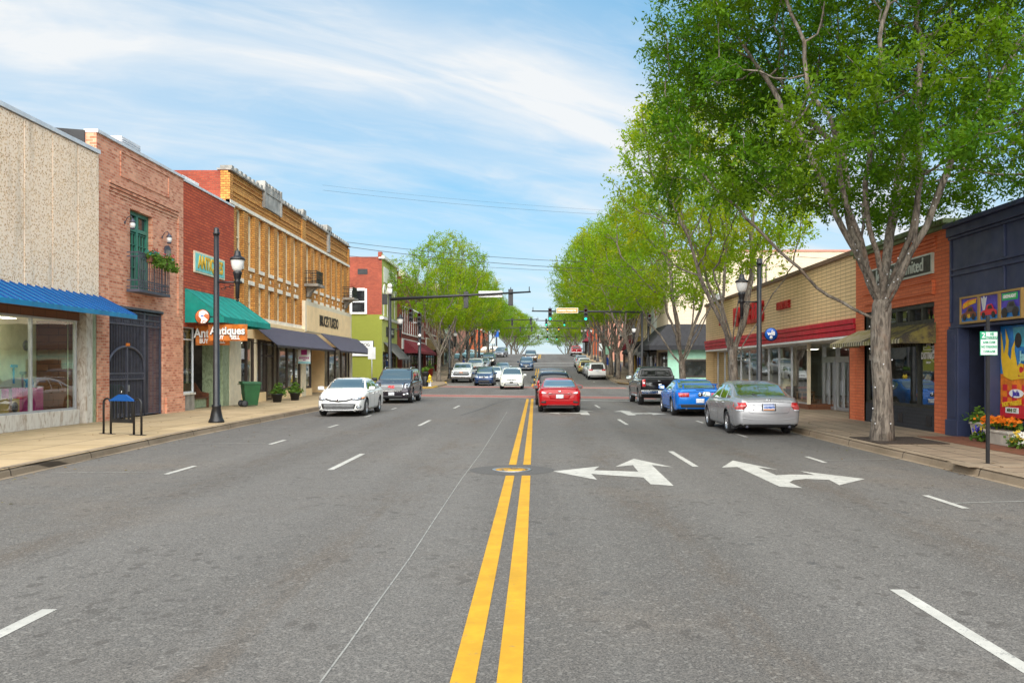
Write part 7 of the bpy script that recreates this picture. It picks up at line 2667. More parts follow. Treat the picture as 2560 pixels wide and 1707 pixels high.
# green wheelie bin
paint('bin_green', (0.012, 0.085, 0.025), 0.5, 0, 0.15)
def wheelie(loc, rz, label, mat='bin_green'):
 t = thing('wheelie_bin', label, 'wheelie bin', loc, rz)
 mb = MB()
 mb.hexa([(-.24, -.24, .06), (.24, -.24, .06), (.24, .28, .06), (-.24, .28, .06), (-.33, -.36, .98), (.33, -.36, .98), (.33, .38, .98), (-.33, .38, .98)])
 mb.box(-.36, .36, -.39, .41, .981, 1.03)
 mb.build('body', mat, t, bevel=.02, local=True)
 mb = MB()
 mb.hexa([(-.37, -.40, 1.032), (.37, -.40, 1.032), (.37, .47, 1.032), (-.37, .47, 1.032), (-.30, -.33, 1.10), (.30, -.33, 1.10), (.32, .45, 1.12), (-.32, .45, 1.12)])
 mb.build('lid', mat, t, bevel=.02, local=True)
 mb = MB()
 mb.tube([(-.30, .42, .99), (-.30, .50, .99), (.30, .50, .99), (.30, .42, .99)], .018, 6)
 mb.build('handle', mat, t, local=True)
 for x in (-.30, .30):
  mb = MB()
  mb.lathe([(0, -.035), (.11, -.035), (.145, -.02), (.145, .02), (.11, .035), (0, .035)], (x, .34, .145), 16, 'x')
  mb.build('wheel', 'black_plastic', t, local=True)
wheelie((-12.55, 38.9, GZ), R(122), 'dark green wheelie bin standing by the tuxedo shop window')
wheelie((-15.6, 32.2, GZ), R(95), 'shadowed green wheelie bin standing behind the iron gate')
def pot(loc, label, h=.42, r=.28, mat='black_plastic', tall=.45, seed=1, group='potted plants by the shop fronts'):
 t = thing('plant_pot', label, 'potted plant', loc, 0, group)
 mb = MB()
 mb.lathe([(0, 0), (r * .68, 0), (r * .95, h - .05), (r * 1.05, h - .05), (r * 1.05, h), (r * .9, h), (r * .88, h - .06), (0, h - .06)], (0, 0, 0), 18)
 mb.build('pot', mat, t, local=True)
 g = random.Random(seed)
 mb = MB()
 leaf_mass(mb, [(g.uniform(-r, r) * .9, g.uniform(-r, r) * .9, h + g.uniform(0, .14)) for _ in range(14)], 14, .13, g, (.07, .07, .05))
 leaf_mass(mb, [(g.gauss(0, .06), g.gauss(0, .06), h + tall * q / 9) for q in range(10)], 12, .13, g, (.06, .06, .04))
 mb.build('plant', 'shrub_leaves', t, local=True)
 mb = MB()
 leaf_mass(mb, [(g.uniform(-r, r), g.uniform(-r, r), h + .05) for _ in range(7)], 5, .10, g, (.04, .04, .04))
 mb.build('dry_stems', 'dry_leaf', t, local=True)
pot((-12.85, 43.9, GZ), 'black pot with sprawling yellowish plant, nearest the green bin', seed=2)
pot((-12.65, 46.4, GZ), 'black pot with leafy shoots, second from the green bin', seed=5)
pot((-12.6, 57.0, GZ), 'small black pot with a conifer at the tuxedo shop entry behind the white sedan', .35, .2, 'black_plastic', .6, 9)
paint('red_pot', (0.26, 0.03, 0.02), 0.5)
pot((-11.6, 97, zr(97) + .15), 'large red square-shouldered pot with a spiky plant behind the first far left tree', .9, .45, 'red_pot', .8, 12)
pot((-12.2, 110, zr(110) + .15), 'far red pot with yellowing shrub by the cream shop', .8, .4, 'red_pot', .9, 13)
# litter bin with planter top, hydrant
t = thing('litter_bin', 'black slatted litter bin with a planted top at the far left corner', 'litter bin', (-8.95, 71.8, zr(72) + .15))
mb = MB()
mb.lathe([(0, 0), (.24, 0), (.26, .05), (.25, .78), (.22, .8), (0, .8)], (0, 0, 0), 16)
for i in range(16):
 a = 2 * math.pi * i / 16
 mb.box(.26 * math.cos(a) - .012, .26 * math.cos(a) + .012, .26 * math.sin(a) - .012, .26 * math.sin(a) + .012, .06, .76)
mb.build('bin', 'black_metal', t, local=True)
mb = MB()
mb.lathe([(0, .82), (.22, .82), (.30, 1.12), (.30, 1.18), (0, 1.16)], (0, 0, 0), 16)
mb.build('bowl', 'black_plastic', t, local=True)
mb = MB()
g = random.Random(4)
leaf_mass(mb, [(g.uniform(-.25, .25), g.uniform(-.2, .2), 1.22 + g.uniform(0, .25)) for _ in range(12)], 12, .14, g, (.06, .06, .06))
mb.build('plant', 'shrub_leaves', t, local=True)
paint('hydrant_yellow', (0.66, 0.46, 0.01), 0.45)
t = thing('fire_hydrant', 'silver and yellow fire hydrant at the far left corner', 'fire hydrant', (-8.5, 71.2, zr(71) + .15))
mb = MB()
mb.lathe([(0, 0), (.16, 0), (.16, .06), (.11, .07), (.11, .5), (0, .5)], (0, 0, 0), 14)
mb.build('barrel', 'sign_back', t, local=True)
mb = MB()
mb.lathe([(.11, .501), (.17, .52), (.17, .58), (.12, .60), (.12, .68), (.16, .70), (.13, .82), (.06, .90), (.035, .92), (.035, .98), (0, .98)], (0, 0, 0), 14)
for a, b_ in ((-.22, .22),):
 mb.lathe([(0, a), (.06, a), (.07, a + .05), (.05, a + .06), (.05, b_ - .06), (.07, b_ - .05), (.06, b_), (0, b_)], (0, 0, .42), 10, 'x')
mb.lathe([(0, -.24), (.08, -.24), (.085, -.18), (.06, -.17), (.06, 0)], (0, 0, .40), 12, 'y')
mb.build('bonnet', 'hydrant_yellow', t, local=True)
# sign backs, mail boxes, flag
t = thing('sign_post', 'grey sign back on a thin steel post behind the white sedan on the left', 'sign', (-10.0, 54.0, GZ))
mb = MB()
mb.tube([(0, 0, 0), (0, 0, 3.0)], .03, 6)
mb.build('post', 'steel', t, local=True)
mb = MB()
mb.box(-.23, .23, -.045, -.03, 2.25, 2.98)
mb.build('plate', 'sign_back', t, local=True)
paint('mail_blue', (0.01, 0.05, 0.30), 0.45)
for x, y, lb in ((-9.8, 112.5, 'blue mailbox on the far left pavement'), (9.4, 104.5, 'blue mailbox beside the right-hand trees'), (9.2, 121.0, 'small blue newspaper box at the end of the right pavement')):
 t = thing('mail_box', lb, 'mailbox', (x + sx(y), y, zr(y) + .15))
 mb = MB()
 mb.prism([(-.3, -.3, .25), (.3, -.3, .25), (.3, -.3, .95)] + [(.3 * math.cos(a), -.3, .95 + .32 * math.sin(a)) for a in [math.pi * i / 8 for i in range(1, 9)]], (0, .6, 0))
 mb.build('box', 'mail_blue', t, local=True)
 for px_ in (-.24, .24):
  for py_ in (-.24, .24):
   mb = MB()
   mb.box(px_ - .03, px_ + .03, py_ - .03, py_ + .03, 0, .25)
   mb.build('leg', 'mail_blue', t, local=True)
t = thing('flag', 'striped red and white flag on a pole in the left lot', 'flag', (-11.3 + sx(150), 150, zr(150) + .15))
mb = MB()
mb.tube([(0, 0, 0), (0, 0, 6.4)], .04, 6)
mb.build('pole', 'black_metal', t, local=True)
for k in range(7):
 mb = MB()
 z = 6.2 - k * .24
 mb.hexa([(.05, -.01, z - .24 - .0), (1.3, -.01, z - .34), (1.3, .01, z - .34), (.05, .01, z - .24), (.05, -.01, z), (1.3, -.01, z - .1), (1.3, .01, z - .1), (.05, .01, z)])
 mb.build('stripe', 'poster_red' if k % 2 == 0 else 'white_paint', t, local=True)
for x, y, lb in ((8.9, 127.5, 'white speed sign on the right beyond the first block'), (8.6, 109, 'pale green-backed parking sign among the right-hand trees'), (-9.3, 168.5, 'white notice board sign on the left near the crest')):
 t = thing('sign_post', lb, 'sign', (x + sx(y), y, zr(y) + (.15 if y < 123 or y > 137 else 0)))
 mb = MB()
 mb.tube([(0, 0, 0), (0, 0, 3.2)], .035, 6)
 mb.build('post', 'steel', t, local=True)
 mb = MB()
 mb.box(-.4, .4, -.05, -.036, 2.1, 3.15)
 mb.build('plate', 'sign_white' if '109' not in str(y) else 'mint_paint', t, local=True)
for x, y, c, lb in ((8.6, 168, 'poster_red', 'red banner hanging from the lamp post by the red pickup'), (-9.2, 172, 'sign_blue', 'blue and red banner on a post left of the crest')):
 t = thing('street_banner', lb, 'banner', (x + sx(y), y, zr(y) + .15))
 mb = MB()
 mb.tube([(0, 0, 0), (0, 0, 5.2)], .06, 8)
 mb.build('post', 'black_metal', t, local=True)
 mb = MB()
 mb.box(.1, .85, -.01, .01, 3.4, 4.9)
 mb.build('cloth', c, t, local=True)
# overhead wires
def wire(a, b, sag, label, r=.014, group='overhead wires'):
 a, b = Vector(a), Vector(b)
 mb = MB()
 pts = []
 for i in range(15):
  t_ = i / 14
  p = a.lerp(b, t_)
  p.z -= sag * 4 * t_ * (1 - t_)
  pts.append(p)
 mb.tube(pts, r, 5)
 o = mb.build('overhead_wire', 'black_metal')
 tag(o, label, 'wire', group)
wire((-14, 58.0, 13.9), (13, 62, 12.6), .3, 'highest thin wire crossing the street above the yellow brick roof', .005)
wire((-14, 58.2, 13.6), (13, 62.2, 12.35), .3, 'second highest wire crossing just under the topmost one', .007)
wire((-14.2, 66.0, 11.3), (14, 72, 10.4), .5, 'upper black wire running from the yellow brick corner to the right trees', .017)
wire((-14.2, 66.3, 11.0), (14, 72.3, 9.9), .55, 'middle black wire from the yellow brick corner, crossing the other two', .020)
wire((-14.2, 66.6, 10.35), (14, 72.6, 9.7), .4, 'lowest black wire running from the yellow brick corner over the junction', .013)
wire((10.7, 54, 9.2), (26, 57, 8.7), .2, 'upper wire in front of the tall cream wall on the right', .014)
wire((10.7, 54, 8.6), (26, 57, 7.9), .2, 'lower wire in front of the tall cream wall on the right', .010)
# ------------------------------------------------------------------ vehicles
def smooth_interp(pts, x):
 """monotone-ish cubic through control points"""
 if x <= pts[0][0]:
  return pts[0][1]
 if x >= pts[-1][0]:
  return pts[-1][1]
 for i in range(len(pts) - 1):
  (x0, y0), (x1, y1) = pts[i], pts[i + 1]
  if x <= x1:
   h = x1 - x0
   m = (y1 - y0) / h
   ma = (y0 - pts[i - 1][1]) / (x0 - pts[i - 1][0]) if i else m
   mc = (pts[i + 2][1] - y1) / (pts[i + 2][0] - x1) if i + 2 < len(pts) else m
   t0 = 0 if ma * m <= 0 else 2 * ma * m / (ma + m)
   t1 = 0 if mc * m <= 0 else 2 * mc * m / (mc + m)
   s = (x - x0) / h
   return (2 * s ** 3 - 3 * s * s + 1) * y0 + (s ** 3 - 2 * s * s + s) * h * t0 + (-2 * s ** 3 + 3 * s * s) * y1 + (s ** 3 - s * s) * h * t1
 return pts[-1][1]
class CarShape:
 """lofted vehicle shell; y forward, z up, centre on the ground"""
 def __init__(s, d):
  s.d = d
  L, Wd = d['L'], d['W']
  s.L, s.hw = L, Wd / 2
  s.top = [(-L / 2 + a, z) for a, z in d['top']]          # distances measured from the tail
  s.belt = [(-L / 2 + a, z) for a, z in d['belt']]
  s.fa = L / 2 - d['fo']                                  # front axle
  s.ra = s.fa - d['wb']
  s.wr = d['wr']
  nose, tail = d.get('nose', 0.72), d.get('tail', 0.80)
  nl, tl = d.get('nl', 0.75), d.get('tl', 0.6)
  s.plan = [(-L / 2, tail), (-L / 2 + .03, lerp(tail, 1, .42)), (-L / 2 + .12, lerp(tail, 1, .68)), (-L / 2 + tl * .5, lerp(tail, 1, .90)), (-L / 2 + tl, .985), (-L / 2 + tl + .6, 1), (L / 2 - nl - .5, 1), (L / 2 - nl, .98),
                  (L / 2 - nl * .5, lerp(nose, 1, .80)), (L / 2 - .12, lerp(nose, 1, .50)), (L / 2 - .03, lerp(nose, 1, .25)), (L / 2, nose)]
  g = d.get('gc', .18)
  s.bot = [(-L / 2, g + .13), (-L / 2 + .06, g + .08), (-L / 2 + .35, g + .02), (s.ra, g), (s.fa, g), (L / 2 - .35, g - .01), (L / 2 - .06, g + .0), (L / 2, g + .05)]
 def zt(s, y):
  return smooth_interp(s.top, y)
 def zs(s, y):
  return min(smooth_interp(s.belt, y), s.zt(y) - .012)
 def w(s, y):
  return s.hw * smooth_interp(s.plan, y)
 def ring(s, y):
  d = s.d
  zb, zs, zt, w = smooth_interp(s.bot, y), s.zs(y), s.zt(y), s.w(y)
  h = zt - zs
  H = zs - zb
  tum = d.get('tum', .34)
  wr = max(w * .55, w * .945 - tum * h - .01)
  hf = min(1.0, h / .35)
  f = d.get('flank', .0)
  # wheel-arch swelling
  sw = 0.0
  for ax in (s.ra, s.fa):
   q = abs(y - ax) / (s.wr + .16)
   if q < 1:
    sw = max(sw, (1 - q * q) ** 2)
  bul = d.get('flare', .012) * sw
  P = [(0, zb), (w * .60, zb), (w * .86, zb + .008), (w * .945, zb + .05), (w * .968 + bul * .5, zb + H * .16), (w * (.985 - f) + bul, zb + H * .32), (w * .992 + bul, zb + H * .48),
             (w + bul, zb + H * .62), (w * .999 + bul * .6, zb + H * .76), (w * .985, zb + H * .90), (w * .968, zs - .006), (w * .935, zs + .012 * min(1, h / .1))]
  a, b = w * .925, zs + .018 * min(1, h / .1)
  for t in (.25, .5, .75):
   P.append((lerp(a, wr, t) + .018 * hf * math.sin(t * math.pi), lerp(b, zt - .075 * hf - .008, t)))
  P += [(wr, zt - .07 * hf - .006), (wr - .035, zt - .032 * hf - .003), (wr * .86, zt - .012 * hf), (wr * .55, zt + .006), (wr * .25, zt + .012), (0, zt + .014)]
  return P
 def body(s):
  L = s.L
  ys = set()
  for a in (0, .015, .04, .08, .13, .2, .28, .38):
   ys.add(round(-L / 2 + a, 4))
   ys.add(round(L / 2 - a, 4))
  y = -L / 2 + .48
  while y < L / 2 - .45:
   ys.add(round(y, 4))
   y += .085
  for q, _ in s.top:
   for e in (-.03, 0, .03):
    if -L / 2 < q + e < L / 2:
     ys.add(round(q + e, 4))
  ys = sorted(ys)
  ys = [q for i, q in enumerate(ys) if i == 0 or q - ys[i - 1] > .012]
  mb = MB()
  rings = []
  for y in ys:
   r = s.ring(y)
   full = r + [(-x, z) for x, z in r[-2:0:-1]]
   rings.append([(x, y, z) for x, z in full])
  mb.smooth = True
  mb.ring_surface(rings)
  return mb
def panel(bvh, poly, axis, side, mat, name, parent, off=.006, grid=.09, th=.010, quiet=True):
 """cut a polygon to a grid and lay it on the body: axis 'x' side panels (y,z), 'y' front/rear (x,z), 'z' from above (x,y)"""
 bm = bmesh.new()
 vs = [bm.verts.new((a, b, 0)) for a, b in poly]
 try:
  bm.faces.new(vs)
 except ValueError:
  bm.free()
  return None
 for ax in (0, 1):
  lo, hi = min(p[ax] for p in poly), max(p[ax] for p in poly)
  k = math.ceil(lo / grid) * grid
  while k < hi - 1e-4:
   co, no = [0, 0, 0], [0, 0, 0]
   co[ax], no[ax] = k, 1
   bmesh.ops.bisect_plane(bm, geom=bm.verts[:] + bm.edges[:] + bm.faces[:], plane_co=co, plane_no=no, dist=1e-5)
   k += grid
 bmesh.ops.triangulate(bm, faces=[f for f in bm.faces if len(f.verts) > 4])
 pos, nor = {}, {}
 bad = []
 for v in bm.verts:
  a, b = v.co.x, v.co.y
  if axis == 'x':
   o, d = Vector((side * 4, a, b)), Vector((-side, 0, 0))
  elif axis == 'y':
   o, d = Vector((a, side * 6, b)), Vector((0, -side, 0))
  else:
   o, d = Vector((a, b, 5)), Vector((0, 0, -1))
  hit, n, _, _ = bvh.ray_cast(o, d)
  if hit is None:
   bad.append(v)
  else:
   if n.dot(d) > 0:
    n = -n
   pos[v] = hit + (n * .75 - d * .25).normalized() * off
   nor[v] = n
 if bad:
  bmesh.ops.delete(bm, geom=bad, context='VERTS')
 if not bm.faces:
  bm.free()
  return None
 for v in bm.verts:
  v.co = pos[v]
 bm.normal_update()
 # consistent outward facing and an edge skirt
 ref = Vector((side, 0, 0)) if axis == 'x' else Vector((0, side, 0)) if axis == 'y' else Vector((0, 0, 1))
 for f in bm.faces:
  f.smooth = True
  if f.normal.dot(ref) < 0:
   f.normal_flip()
 be = [e for e in bm.edges if e.is_boundary]
 r = bmesh.ops.extrude_edge_only(bm, edges=be)
 newv = {g for g in r['geom'] if isinstance(g, bmesh.types.BMVert)}
 for v in newv:
  v.co -= ref * (th + off * .6)
 for f in [g for g in r['geom'] if isinstance(g, bmesh.types.BMFace)]:
  f.smooth = False
 me = bpy.data.meshes.new(name)
 bm.to_mesh(me)
 bm.free()
 me.materials.append(M(mat) if isinstance(mat, str) else mat)
 ob = bpy.data.objects.new(name, me)
 COL.objects.link(ob)
 ob.parent = parent
 return ob
WHEELS = {}
def wheel_meshes(r, w, kind):
 k = (r, w, kind)
 if k in WHEELS:
  return WHEELS[k]
 mb = MB()
 rr = r * (.64 if kind != 'truck' else .60)
 mb.lathe([(rr, -w / 2 + .01), (r - .035, -w / 2), (r - .01, -w / 2 + .025), (r, -w / 2 + .05), (r, w / 2 - .05), (r - .01, w / 2 - .025), (r - .035, w / 2), (rr, w / 2 - .01)], (0, 0, 0), 30, 'x', False)
 tyre = mb.mesh('tyre', 'tyre_rubber')
 mb = MB()
 e = w / 2 - .012
 mb.lathe([(rr + .004, -e), (rr + .008, e), (rr - .012, e + .006), (rr - .03, e - .02), (rr - .035, e - .06)], (0, 0, 0), 30, 'x', False)
 n = {'five': 5, 'truck': 6, 'multi': 9, 'ten': 10}.get(kind, 5)
 for i in range(n):
  a = 2 * math.pi * i / n + .3
  for da in ((-.13, .13) if n <= 6 else (0,)):
   t0, t1 = a + da * .35, a + da
   wd = .030 if n > 6 else .024
   q = []
   for (rad, tt, xx, ww) in ((rr * .20, t0, e - .012, wd * 1.2), (rr * .97, t1, e - .020, wd)):
    c, sn = math.cos(tt), math.sin(tt)
    q.append([(xx - .03, rad * c - sn * ww, rad * sn + c * ww), (xx, rad * c - sn * ww * .8, rad * sn + c * ww * .8), (xx, rad * c + sn * ww * .8, rad * sn - c * ww * .8), (xx - .03, rad * c + sn * ww, rad * sn - c * ww)])
   mb.ring_surface(q)
 mb.lathe([(0, e - .006), (rr * .20, e - .008), (rr * .26, e - .03)], (0, 0, 0), 16, 'x')
 rim = mb.mesh('rim', 'alloy')
 mb = MB()
 mb.lathe([(0, e - .075), (rr - .005, e - .075), (rr - .005, e - .08), (0, e - .08)], (0, 0, 0), 24, 'x')
 disc = mb.mesh('backing_disc', 'wheel_well')  # plain near-black backing disc filling the rim behind the spokes
 WHEELS[k] = (tyre, rim, disc)
 return WHEELS[k]
def mesh_obj(name, me, parent, loc=(0, 0, 0), rz=0):
 o = bpy.data.objects.new(name, me)
 COL.objects.link(o)
 o.parent = parent
 o.location = loc
 o.rotation_euler = (0, 0, rz)
 return o
def build_car(d, paint_mat, loc, heading, label, cat='car', group=None, name='parked_car', detail=True):
 """heading 0 = nose away from the camera (+y), 180 = nose towards it"""
 t = thing(name, label, cat, loc, R(heading), group)
 if 'pitch' in d:
  t.rotation_euler = (d['pitch'], 0, R(heading))
 S = CarShape(d)
 L, hw = S.L, S.hw
 mb = S.body()
 bm = bmesh.new()
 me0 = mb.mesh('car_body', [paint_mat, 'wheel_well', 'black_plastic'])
 bm.from_mesh(me0)
 bmesh.ops.recalc_face_normals(bm, faces=bm.faces[:])
 bvh = BVHTree.FromBMesh(bm)
 bm.to_mesh(me0)
 bm.free()
 body = mesh_obj('body', me0, t)
 # wheel arches by boolean with short drums
 cm = MB()
 ca = S.wr + d.get('gap', .055)
 for ax in (S.ra, S.fa):
  for sd in (-1, 1):
   cm.lathe([(0, -.20), (ca, -.20), (ca, .20), (0, .20)], (sd * (hw - .10), ax, S.wr), 36, 'x', False)
 cme = cm.mesh('cut', 'wheel_well')
 b2 = bmesh.new()
 b2.from_mesh(cme)
 bmesh.ops.remove_doubles(b2, verts=b2.verts[:], dist=1e-5)
 bmesh.ops.recalc_face_normals(b2, faces=b2.faces[:])
 b2.to_mesh(cme)
 b2.free()
 co = mesh_obj('cut', cme, t)
 md = body.modifiers.new('b', 'BOOLEAN')
 md.operation = 'DIFFERENCE'
 md.solver = 'EXACT'
 md.object = co
 bpy.context.view_layer.update()
 me1 = bpy.data.meshes.new_from_object(body.evaluated_get(bpy.context.evaluated_depsgraph_get()))
 body.modifiers.clear()
 body.data = me1
 bpy.data.objects.remove(co)
 me1.materials.clear()
 for m in (paint_mat, 'wheel_well', 'black_plastic'):
  me1.materials.append(M(m))
 clad = d.get('clad', 0)
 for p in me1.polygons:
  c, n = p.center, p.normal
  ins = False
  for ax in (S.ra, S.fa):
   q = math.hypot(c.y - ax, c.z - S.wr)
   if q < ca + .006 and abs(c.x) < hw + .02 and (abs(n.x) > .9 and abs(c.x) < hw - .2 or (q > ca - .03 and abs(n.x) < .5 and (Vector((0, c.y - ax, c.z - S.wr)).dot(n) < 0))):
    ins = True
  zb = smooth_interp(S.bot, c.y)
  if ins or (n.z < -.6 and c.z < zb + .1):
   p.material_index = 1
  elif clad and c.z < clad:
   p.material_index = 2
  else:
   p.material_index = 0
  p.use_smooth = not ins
 # ---- glass
 def wr_at(y):
  return S.ring(y)
 gy = d['glass']                       # y positions (from tail) : rear glass foot, rear glass top, windscreen top, cowl
 rg0, rg1, ws1, ws0 = [-L / 2 + q for q in gy]
 def edge_x(y, z, ins):
  """half width of the cabin at height z on station y"""
  r = S.ring(y)
  for (xa, za), (xb, zb) in zip(r[9:], r[10:]):
   if za <= z <= zb and zb > za:
    return max(.1, lerp(xa, xb, (z - za) / (zb - za)) - ins)
  return max(.1, r[15][0] - ins)
 def screen(y0, y1, side, nm, k0=.0, ins=.085):
  """trapezoid on the sloping glass between its foot y0 and top y1"""
  n = 6
  lft, rgt = [], []
  for i in range(n + 1):
   f = i / n
   y = lerp(y0, y1, f)
   z = S.zt(y)
   x = S.ring(y)[15][0] - ins * (1 - .35 * f) if f > .12 else min(S.ring(y)[15][0] - ins, S.ring(lerp(y0, y1, .3))[15][0] + .06)
   rgt.append((x, z))
   lft.append((-x, z))
  return panel(bvh, rgt + lft[::-1], 'y', side, 'car_glass', nm, t, .007)
 if abs(ws0 - ws1) > .02:
  dz = (S.zt(ws1) - S.zt(ws0))
  screen(lerp(ws0, ws1, .05), lerp(ws0, ws1, .955), 1, 'windscreen')
 if d.get('rear_poly'):
  panel(bvh, [(a, b) for a, b in d['rear_poly']] + [(-a, b) for a, b in d['rear_poly'][::-1]], 'y', -1, d.get('rear_mat', 'privacy_glass'), 'rear_window', t, .008)
 else:
  screen(lerp(rg0, rg1, .07), lerp(rg0, rg1, .94), -1, 'rear_window', ins=.10)
 # side glass, split by pillars
 pill = [-L / 2 + q for q in d['pillars']]
 y0g, y1g = -L / 2 + d['dlo'][0], -L / 2 + d['dlo'][1]
 cuts = [y0g] + pill + [y1g]
 for sd in (-1, 1):
  for a, b in zip(cuts, cuts[1:]):
   lo, up = [], []
   n = 8
   pa, pb = a + (.03 if a != y0g else 0), b - (.03 if b != y1g else 0)
   for i in range(n + 1):
    y = lerp(pa, pb, i / n)
    zl = S.zs(y) + .035
    zu = S.zt(y) - d.get('rail', .105)
    if zu - zl > .02:
     lo.append((y, zl))
     up.append((y, zu))
   if len(lo) > 1:
    panel(bvh, lo + up[::-1], 'x', sd, 'car_glass', 'side_window', t, .005)
 # ---- seams, sills, handles
 for sd in (-1, 1):
  for q in d['seams']:
   y = -L / 2 + q
   panel(bvh, [(y - .006, .36), (y + .006, .36), (y + .006, S.zs(y) - .01), (y - .006, S.zs(y) - .01)], 'x', sd, 'wheel_well', 'door_seam', t, .002, .12, .003)
  for q in d['handles']:
   y = -L / 2 + q
   z = S.zs(y) - .09
   panel(bvh, [(y - .09, z - .014), (y + .09, z - .014), (y + .09, z + .014), (y - .09, z + .014)], 'x', sd, d.get('handle_mat', paint_mat), 'door_handle', t, .028, .1, .03)
  # mirror
  y = ws0 - .18 if 'my' not in d else -L / 2 + d['my']
  z = S.zs(y) + .10
  xb = S.w(y) * .93
  mb = MB()
  sc = d.get('mir', 1.0)
  q = lambda a, b, c: (sd * (xb + .16 * sc + a * sc), y + b * sc, z + .04 + c * sc)
  mb.ring_surface([[q(.125 * k * math.copysign(abs(math.cos(an)) ** .5, math.cos(an)), e, .08 * k * math.copysign(abs(math.sin(an)) ** .5, math.sin(an))) for an in [2 * math.pi * i / 20 for i in range(20)]]
                         for e, k in ((-.052, .80), (-.05, .93), (-.03, 1), (.01, .98), (.05, .80), (.075, .45))])
  mb.tube([(sd * (xb - .03), y + .02, z - .04), (sd * (xb + .08), y, z)], .022, 6)
  mo = mb.build('wing_mirror', d.get('mir_mat', paint_mat), t, local=True)
  mb = MB()
  mb.box(sd * (xb + .065 * sc), sd * (xb + .255 * sc), y - .058 * sc, y - .053 * sc, z + .04 - .055 * sc, z + .04 + .055 * sc)
  mb.build('mirror_glass', 'car_glass', mo, local=True)
 # ---- listed panels: (name, material, axis, side, polygon, mirrored, offset)
 for it in d['panels']:
  nm, mt, ax, sd, pl, mir, off = it
  mt = paint_mat if mt == 'paint' else mt
  if ax == 'x':
   for q in (-1, 1):
    panel(bvh, [(-L / 2 + a, b) for a, b in pl], 'x', q, mt, nm, t, off)
  else:
   panel(bvh, pl, ax, sd, mt, nm, t, off)
   if mir:
    panel(bvh, [(-a, b) for a, b in pl][::-1], ax, sd, mt, nm, t, off)
 for (nm, mt, bxs, bev) in d.get('boxes', ()):
  mb = MB()
  for q in bxs:
   mb.box(q[0], q[1], q[2], q[3], q[4], q[5])
  mb.build(nm, paint_mat if mt == 'paint' else mt, t, bevel=bev, local=True)
 for (nm, mt, pts, r) in d.get('tubes', ()):
  for sd in (-1, 1):
   mb = MB()
   mb.tube([(sd * x, y, z) for x, y, z in pts], r, 7)
   mb.build(nm, paint_mat if mt == 'paint' else mt, t, local=True)
 # plates and emblem text
 for (txt, size, side, x, z, mt, bold) in d.get('texts', ()):
  hit, n, _, _ = bvh.ray_cast(Vector((x, side * 6, z)), Vector((0, -side, 0)))
  if hit is None:
   continue
  cu = text_ob(txt, size, 'lettering', mt, None, (0, 0, 0), (1, 0, 0), (0, 1, 0), .006, bold)
  cu.parent = t
  up = (Vector((0, 0, 1)) - n * n.z).normalized()
  xd = up.cross(n)
  cu.matrix_local = Matrix(((xd.x, up.x, n.x, 0), (xd.y, up.y, n.y, 0), (xd.z, up.z, n.z, 0), (0, 0, 0, 1)))
  cu.location = hit + n * .034
 # ---- wheels
 ty, ri, di = wheel_meshes(S.wr, d.get('ww', .22), d.get('wk', 'five'))
 for ax in (S.ra, S.fa):
  for sd in (-1, 1):
   w = mesh_obj('wheel', ty, t, (sd * (hw - d.get('ww', .22) / 2 - .012), ax, S.wr), 0 if sd > 0 else math.pi)
   mesh_obj('rim', ri, w)
   mesh_obj('backing_disc', di, w)
 # underbody block so nothing shows through
 return t
def rect(x0, x1, z0, z1):
 return [(x0, z0), (x1, z0), (x1, z1), (x0, z1)]
def plate(side, z, w=.155, h=.078, mat='white_plate'):
 return ('licence_plate', mat, 'y', side, rect(-w, w, z - h, z + h), False, .022)
def bars(nm, mt, side, x, z0, z1, n, off=.014, k=.45):
 """horizontal slats filling a grille"""
 st = (z1 - z0) / n
 return [(nm, mt, 'y', side, rect(-x, x, z0 + st * i + st * .2, z0 + st * i + st * (.2 + k)), False, off) for i in range(n)]
def arc_line(pts, w):
 up = [(a, b + w / 2) for a, b in pts]
 dn = [(a, b - w / 2) for a, b in pts[::-1]]
 return up + dn
def oval(cx, cz, rx, rz_, n=16):
 return [(cx + rx * math.cos(2 * math.pi * i / n), cz + rz_ * math.sin(2 * math.pi * i / n)) for i in range(n)]
SEDAN_TOP = lambda L, H, deck, rr, rf, cowl, hood: [(0, deck - .22), (.03, deck - .10), (.10, deck - .01), (.55, deck + .02), (rr - .75, deck + .05), (rr, H - .045), (rr + .45, H - .005), ((rr + rf) / 2 + .1, H), (rf - .25, H - .03), (rf, H - .07),
                                                   (cowl, hood + .02), (cowl + .35, hood - .03), (L - .55, hood - .15), (L - .20, hood - .25), (L - .06, hood - .36), (L, hood - .50)]
